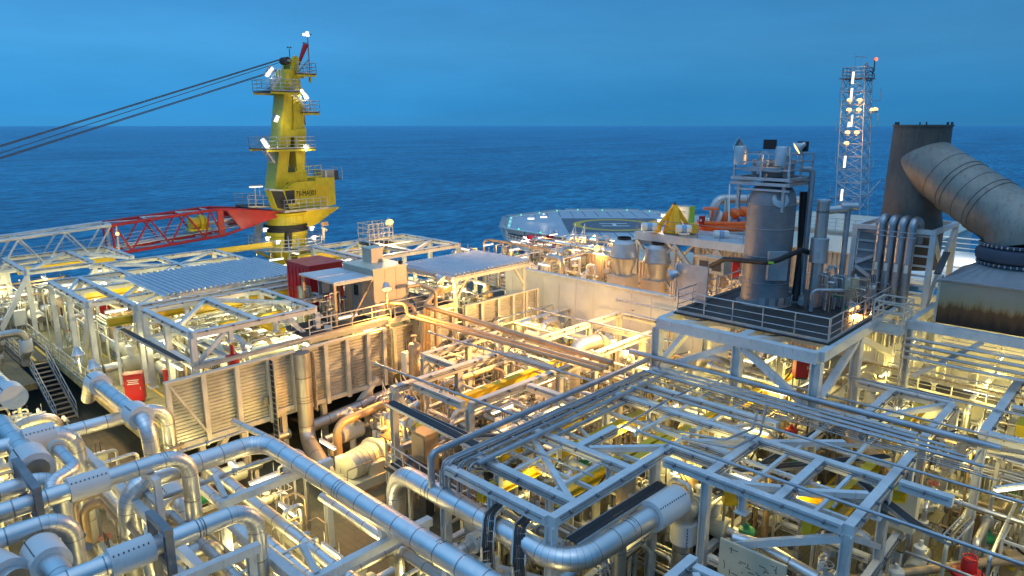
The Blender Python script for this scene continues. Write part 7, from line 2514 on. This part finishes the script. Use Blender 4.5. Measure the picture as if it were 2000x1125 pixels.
for bay, x0, x1, y0, y1, zd, zt, nt, npipe in BAYS:
    placed = []
    tries = 0
    while len(placed) < nt and tries < nt * 12:
        tries += 1
        kind = r2.choice(pool)
        if zd > -12 and kind not in ('tubing', 'valve', 'cabinet', 'instrument', 'electrical rack'):
            continue
        pr, base, rad = r2.choice(KINDS_[kind])
        x, y = r2.uniform(x0, x1), r2.uniform(y0, y1)
        # things stand on the deck, on skids or on a mezzanine below the roof steel
        room = zt - zd
        lift = 0
        if room > 5 and r2.random() < .42:
            lift = 2.6
        rr = rad * .62
        if any((x - a) ** 2 + (y - b) ** 2 < (rr + c) ** 2 and l == lift for a, b, c, l in placed):
            continue
        if kind == 'tubing' and r2.random() < .3:
            lift = 0
        placed.append((x, y, rr, lift))
        sc = r2.uniform(.85, 1.15)
        if zd > -12:
            sc = .75
        o = put(pr, (x, y, zd + lift + .012), r2.choice((0, 0, math.pi / 2, math.pi / 2, math.pi, -math.pi / 2)), base, kind, GRP[kind], sc)
        later(o, base, bay)
        if lift:
            # its own little stand of grating on posts
            pass
    if any(p[3] for p in placed):
        m = thing('mezzanine', 'small steel mezzanine of grating strips ' + bay, 'platform', ((x0 + x1) / 2, (y0 + y1) / 2, zd))
        for i, (x, y, rr, lift) in enumerate(p for p in placed if p[3]):
            MB().box((x, y, zd + 2.6 - .04), (max(1.0, rr * 2), max(.9, rr * 1.6), .06)).build('grating', 'deck', m)
            s = max(1.0, rr * 2) / 2 - .06
            for dx in (-s, s):
                MB().beam((x + dx, y, zd), (x + dx, y, zd + 2.52), .1).build('post', 'steel_warm', m)
    for k in range(npipe):
        alongx = r2.random() < .5
        r = r2.choice((.05, .06, .08, .1, .14, .18))
        z = r2.uniform(zd + 2.0, zt)
        mat, nm = r2.choice((('clad', 'shiny'), ('clad', 'shiny'), ('tube', 'steel'), ('white', 'white'), ('copper', 'tan'), ('clad_dull', 'dull'), ('cream', 'cream')))
        L0, L1 = (x0, x1) if alongx else (y0, y1)
        a = r2.uniform(L0, L0 + (L1 - L0) * .45)
        b = min(L1, a + r2.uniform(.35, .8) * (L1 - L0))
        c = r2.uniform(y0, y1) if alongx else r2.uniform(x0, x1)
        c2 = c + r2.choice((-1, 1)) * r2.uniform(.4, 1.2)
        zz = z - r2.uniform(.6, 2.2)
        q = [(a, c, zd), (a, c, z), (b, c, z)]
        q += [(b, c2, z), (b, c2, zd)] if r2.random() < .5 else [(b, c, zd)]
        if not alongx:
            q = [(p[1], p[0], p[2]) for p in q]
        th = 'thin' if r < .09 else 'thick'
        T = thing('process_pipe', '', 'pipe', q[0], 'process pipes under the roof frames')
        MB().path(q, r, r * 2.4, 10, dens=.9).build('run', mat, T)
        m = MB()
        f = V(q[1]).lerp(V(q[2]), r2.uniform(.25, .75))
        m.lathe([(r, -.06), (r * 1.7, -.055), (r * 1.7, -.01), (r, -.005), (r * 1.7, .01), (r * 1.7, .055), (r, .06)], f, 12, XD if alongx else YD)
        m.build('flange', 'galv', T)
        later(T, f"{th} {nm} pipe running {'to the right' if alongx else 'to the left'}", bay)

# black cables looping between the frames
r5 = random.Random(8)
for bay, x0, x1, y0, y1, zd, zt, nt, npipe in BAYS[:13]:
    for k in range(4):
        a = V((r5.uniform(x0, x1), r5.uniform(y0, y1), zt + .1))
        L_ = r5.uniform(1.5, 4)
        b = a + (V((L_, r5.uniform(-.3, .3), 0)) if k % 2 else V((r5.uniform(-.3, .3), L_, 0)))
        sag = r5.uniform(.3, 1.3)
        T = thing('cable', '', 'cable', a, 'black cables looping below the roof steel')
        pts = [a.lerp(b, i / 8) - V((0, 0, sag * math.sin(math.pi * i / 8))) for i in range(9)]
        m = MB()
        for o in (0, .05):
            m.path([p + V((o, o, 0)) for p in pts] + [b + V((o, o, -r5.uniform(1, 3)))], .022, .2, 6, dens=0)
        m.build('sheath', 'cable', T)
        MB().box(a, (.1, .1, .1)).build('clip', 'galv', T)
        later(T, 'black cable looping', bay)
# small safety signs on posts
for i, (px, py, z, mat, lab) in enumerate(((1557, 905, -13.4, 'green', 'small green safety sign on a post near the olive deck'), (1345, 905, -13.2, 'green', 'small green sign below the zigzag frame'), (905, 925, -14, 'red', 'small red sign near the small centre landing'), (1195, 845, -13, 'red', 'small red plate above the yellow runway beam'), (1140, 905, -13.4, 'green', 'round-cornered green sign under the nearest frame'), (1395, 825, -13.4, 'green', 'green sign in front of the vessel platform'), (400, 905, -15, 'yellow', 'small yellow sign under the louvred wall'), (640, 640, -11.5, 'white', 'small white notice on the left frame corner'))):
    p = Pz(px, py, z)
    T = thing('safety_sign', lab, 'sign', p, 'small signs on posts')
    MB().box(p, (.03, .4, .3), R(40)).build('plate', mat, T)
    MB().tube(p - V((0, 0, 2.2)), p - V((0, 0, .1)), .03, 6).build('post', 'galv', T)

# ---------------------------------------------------------------- lamps
def P_fluor(l=1.3):
    T = proto('fluorescent_lamp')
    MB().box((0, 0, .06), (l + .1, .12, .08)).build('housing', 'steel', T)
    MB().box((0, 0, -.03), (l, .15, .1)).build('diffuser', 'lit', T)
    for x in (-l * .4, l * .4):
        MB().tube((x, 0, .08), (x, 0, .6), .02, 6).build('hanger', 'galv', T)
    return T


WARM, PALE, ORANGE = (1, .77, .2), (1, .86, .38), (1, .44, .07)
FL = {}
r3 = random.Random(21)


def fl(x, y, z, rz, en, col, bay):
    key = (en, col)
    if key not in FL:
        p = P_fluor()
        lamp('lamp_light', (0, 0, -.25), en, col, p, .3)
        FL[key] = p
    o = put(FL[key], (x, y, z), rz, 'fluorescent lamp', 'lamp', 'white fluorescent strip lamps')
    later(o, 'glowing white strip lamp', bay)


for bay, x0, x1, y0, y1, zd, zt, nt, npipe in BAYS:
    if zd > -12:
        continue
    orange = 'orange' in bay or 'louvred' in bay or 'blast wall' == bay[-10:]
    left = zd > -15.5
    sp = 3.6 if not left else 3.3
    nx, ny = max(1, round((x1 - x0) / sp)), max(1, round((y1 - y0) / sp))
    for i in range(nx):
        for j in range(ny):
            x = x0 + (i + .5) * (x1 - x0) / nx + r3.uniform(-.7, .7)
            y = y0 + (j + .5) * (y1 - y0) / ny + r3.uniform(-.7, .7)
            if 'louvred walls' in bay and (i + j) % 2:
                continue
            if orange and (i + j) % 2:
                continue
            if 'dark lower right' in bay and (i + j) % 2:
                continue
            if 'white blast' in bay:
                x = min(x, 33.6)
            z = (zt - r3.uniform(0, .5)) if not ('big shiny' in bay or 'stairs' in bay) else zd + 2.3
            if 'between blast' in bay or 'before the helideck' in bay:
                z = zd + (3.6 if zd < -15 else 2.5)
            en, col = (165, PALE) if left else (205, WARM)
            if 'big shiny' in bay:
                en, col = 150, (1, .81, .3)
            if 'dark' in bay or 'zigzag' in bay:
                en = 140
            if 'between blast' in bay or 'before the helideck' in bay or 'orange' in bay or 'louvred' in bay:
                en, col = 130, (1, .5, .1)
            fl(x, y, z, r3.choice((0, math.pi / 2)), en, col, bay)
# a few strips that show clearly in the picture
for px, py, z, rz, bay in ((1330, 912, -13.2, 0, 'on the nearest frame front'), (1215, 992, -13.6, 0, 'on the nearest frame front'), (1975, 952, -12.4, -.6, 'at the right edge'), (345, 715, -12.6, math.pi / 2, 'near the left wall corner'), (450, 716, -12.7, .1, 'near the left wall corner'), (300, 668, -12.5, .1, 'inside the front left frame'), (545, 650, -12.2, math.pi / 2, 'inside the front left frame'), (725, 640, -12.3, .2, 'above the doorway'), (640, 868, -15.5, math.pi / 2, 'under the longest pipe')):
    p = Pz(px, py, z)
    fl(p.x, p.y, p.z, rz, 170, PALE if px < 600 else WARM, bay)


def flood(label, p, aim, en, col=ORANGE, post=1.2, lit='lit_hot'):
    p = V(p)
    d = (V(aim) - p).normalized()
    T = thing('floodlight', label, 'floodlight', p, 'bell floodlights over the process decks')
    MB().lathe([(.1, -.38), (.16, -.34), (.2, -.2), (.34, .1), (.37, .12), (.32, .1)], p, 20, d).build('reflector', 'galv', T)
    MB().lathe([(.33, .07), (.25, .13), (0, .16)], p, 20, d).build('lens', lit, T)
    MB().tube(p - V((0, 0, post)), p - V((0, 0, .1)), .05, 8).build('pole', 'galv', T)
    lamp('lamp_light', p + d * .35, en, col, T, .2, 'SPOT', aim, 140, .8)
    return T


flood('bell floodlight on the walkway railing in front of the cabin', Py(755, 563, 33.9), (22, 29, -17), 4200)
flood('bell floodlight beside the canopy corner, lighting the blast wall', Py(860, 545, 33.8), (31, 26, -17), 5500)
flood('blue-capped bell floodlight on the sodium-lit cage landing', Px(1665, 600, 36.2) + V((0, 0, 0)), (33, 5, -16), 2800, (1, .47, .1))
flood('upper bell floodlight among the left railings near the shiny collar', Py(152, 690, 43), (9.8, 42, -17), 900, (1, .62, .28))
flood('lower bell floodlight among the left railings near the shiny collar', Py(183, 715, 40), (9.9, 39, -17), 900, (1, .62, .28))
flood('bell floodlight on a caged stand at the left module roof edge', Py(760, 433, 46), (30, 38, -13), 2600, (1, .55, .18))
flood('small bell floodlight at the left end of the vessel platform', Px(1312, 537, 31.8), (24.5, 33, -14), 17000, (1, .55, .18))
flood('bell floodlight hidden under the vessel platform toward the blast wall', (30.4, 20.6, -12.4), (37, 25, -15), 600)  # extra lamp out of sight, added for orange light on the blast wall
flood('bell floodlight over the bright cream machine', (20.9, 27.2, -14.4), (18.2, 28.6, -17.5), 2600)  # extra lamp added to make the machine bright
flood('bell floodlight on the tan deckhouse roof edge', (53.4, 40, -11.6), (47, 31, -13), 2800, (1, .52, .15))
flood('bell floodlight on the glowing bow deck', (60, 8, -7.4), (58, 16, -9.9), 1500, (1, .85, .62))
# caged stand below the roof floodlight
T = thing('lamp_cage', 'tall railed lamp stand on the white roof frame behind the cabin', 'cage', Py(745, 480, 46))
a, b = Py(722, 480, 46), Py(768, 477, 46)
for k in range(6):
    f = k / 5
    c = a.lerp(b, f)
    for dy in (0, 1.5):
        MB().tube((c.x, 46 + dy, a.z), (c.x, 46 + dy, a.z + 1.7), .045, 6).build('post', 'steel_warm', T)
for z in (.4, .85, 1.3, 1.7):
    m = MB()
    for dy in (0, 1.5):
        m.tube((a.x, 46 + dy, a.z + z), (b.x, 46 + dy, a.z + z), .04, 6)
    m.tube((a.x, 46, a.z + z), (a.x, 47.5, a.z + z), .04, 6)
    m.tube((b.x, 46, a.z + z), (b.x, 47.5, a.z + z), .04, 6)
    m.build('rail', 'steel_warm', T)
MB().box(((a.x + b.x) / 2, 46.75, a.z), (b.x - a.x, 1.6, .08)).build('floor', 'deck_dark', T)
for c in (a, b):
    MB().beam((c.x, 46.75, -15.3), (c.x, 46.75, a.z - .05), .2).build('leg', 'steel_warm', T)

# ---------------------------------------------------------------- tell look-alikes apart by where they stand
ORD = ['leftmost', 'second from left', 'third from left', 'fourth from left', 'fifth from left', 'sixth from left', 'seventh from left', 'eighth from left', 'ninth from left', 'tenth from left', 'eleventh from left', 'twelfth from left', 'thirteenth from left', 'fourteenth from left', 'fifteenth from left', 'sixteenth from left', 'seventeenth from left', 'eighteenth from left', 'nineteenth from left', 'twentieth from left']
for (base, bay), obs in PENDING.items():
    obs.sort(key=lambda o: pix(o.location)[0])
    for i, o in enumerate(obs):
        if len(obs) == 1:
            o['label'] = f'{base} {bay}'
        else:
            o['label'] = f'{base} {bay}, {ORD[i] if i < len(ORD) - 1 and i < len(obs) - 1 else "rightmost"}'
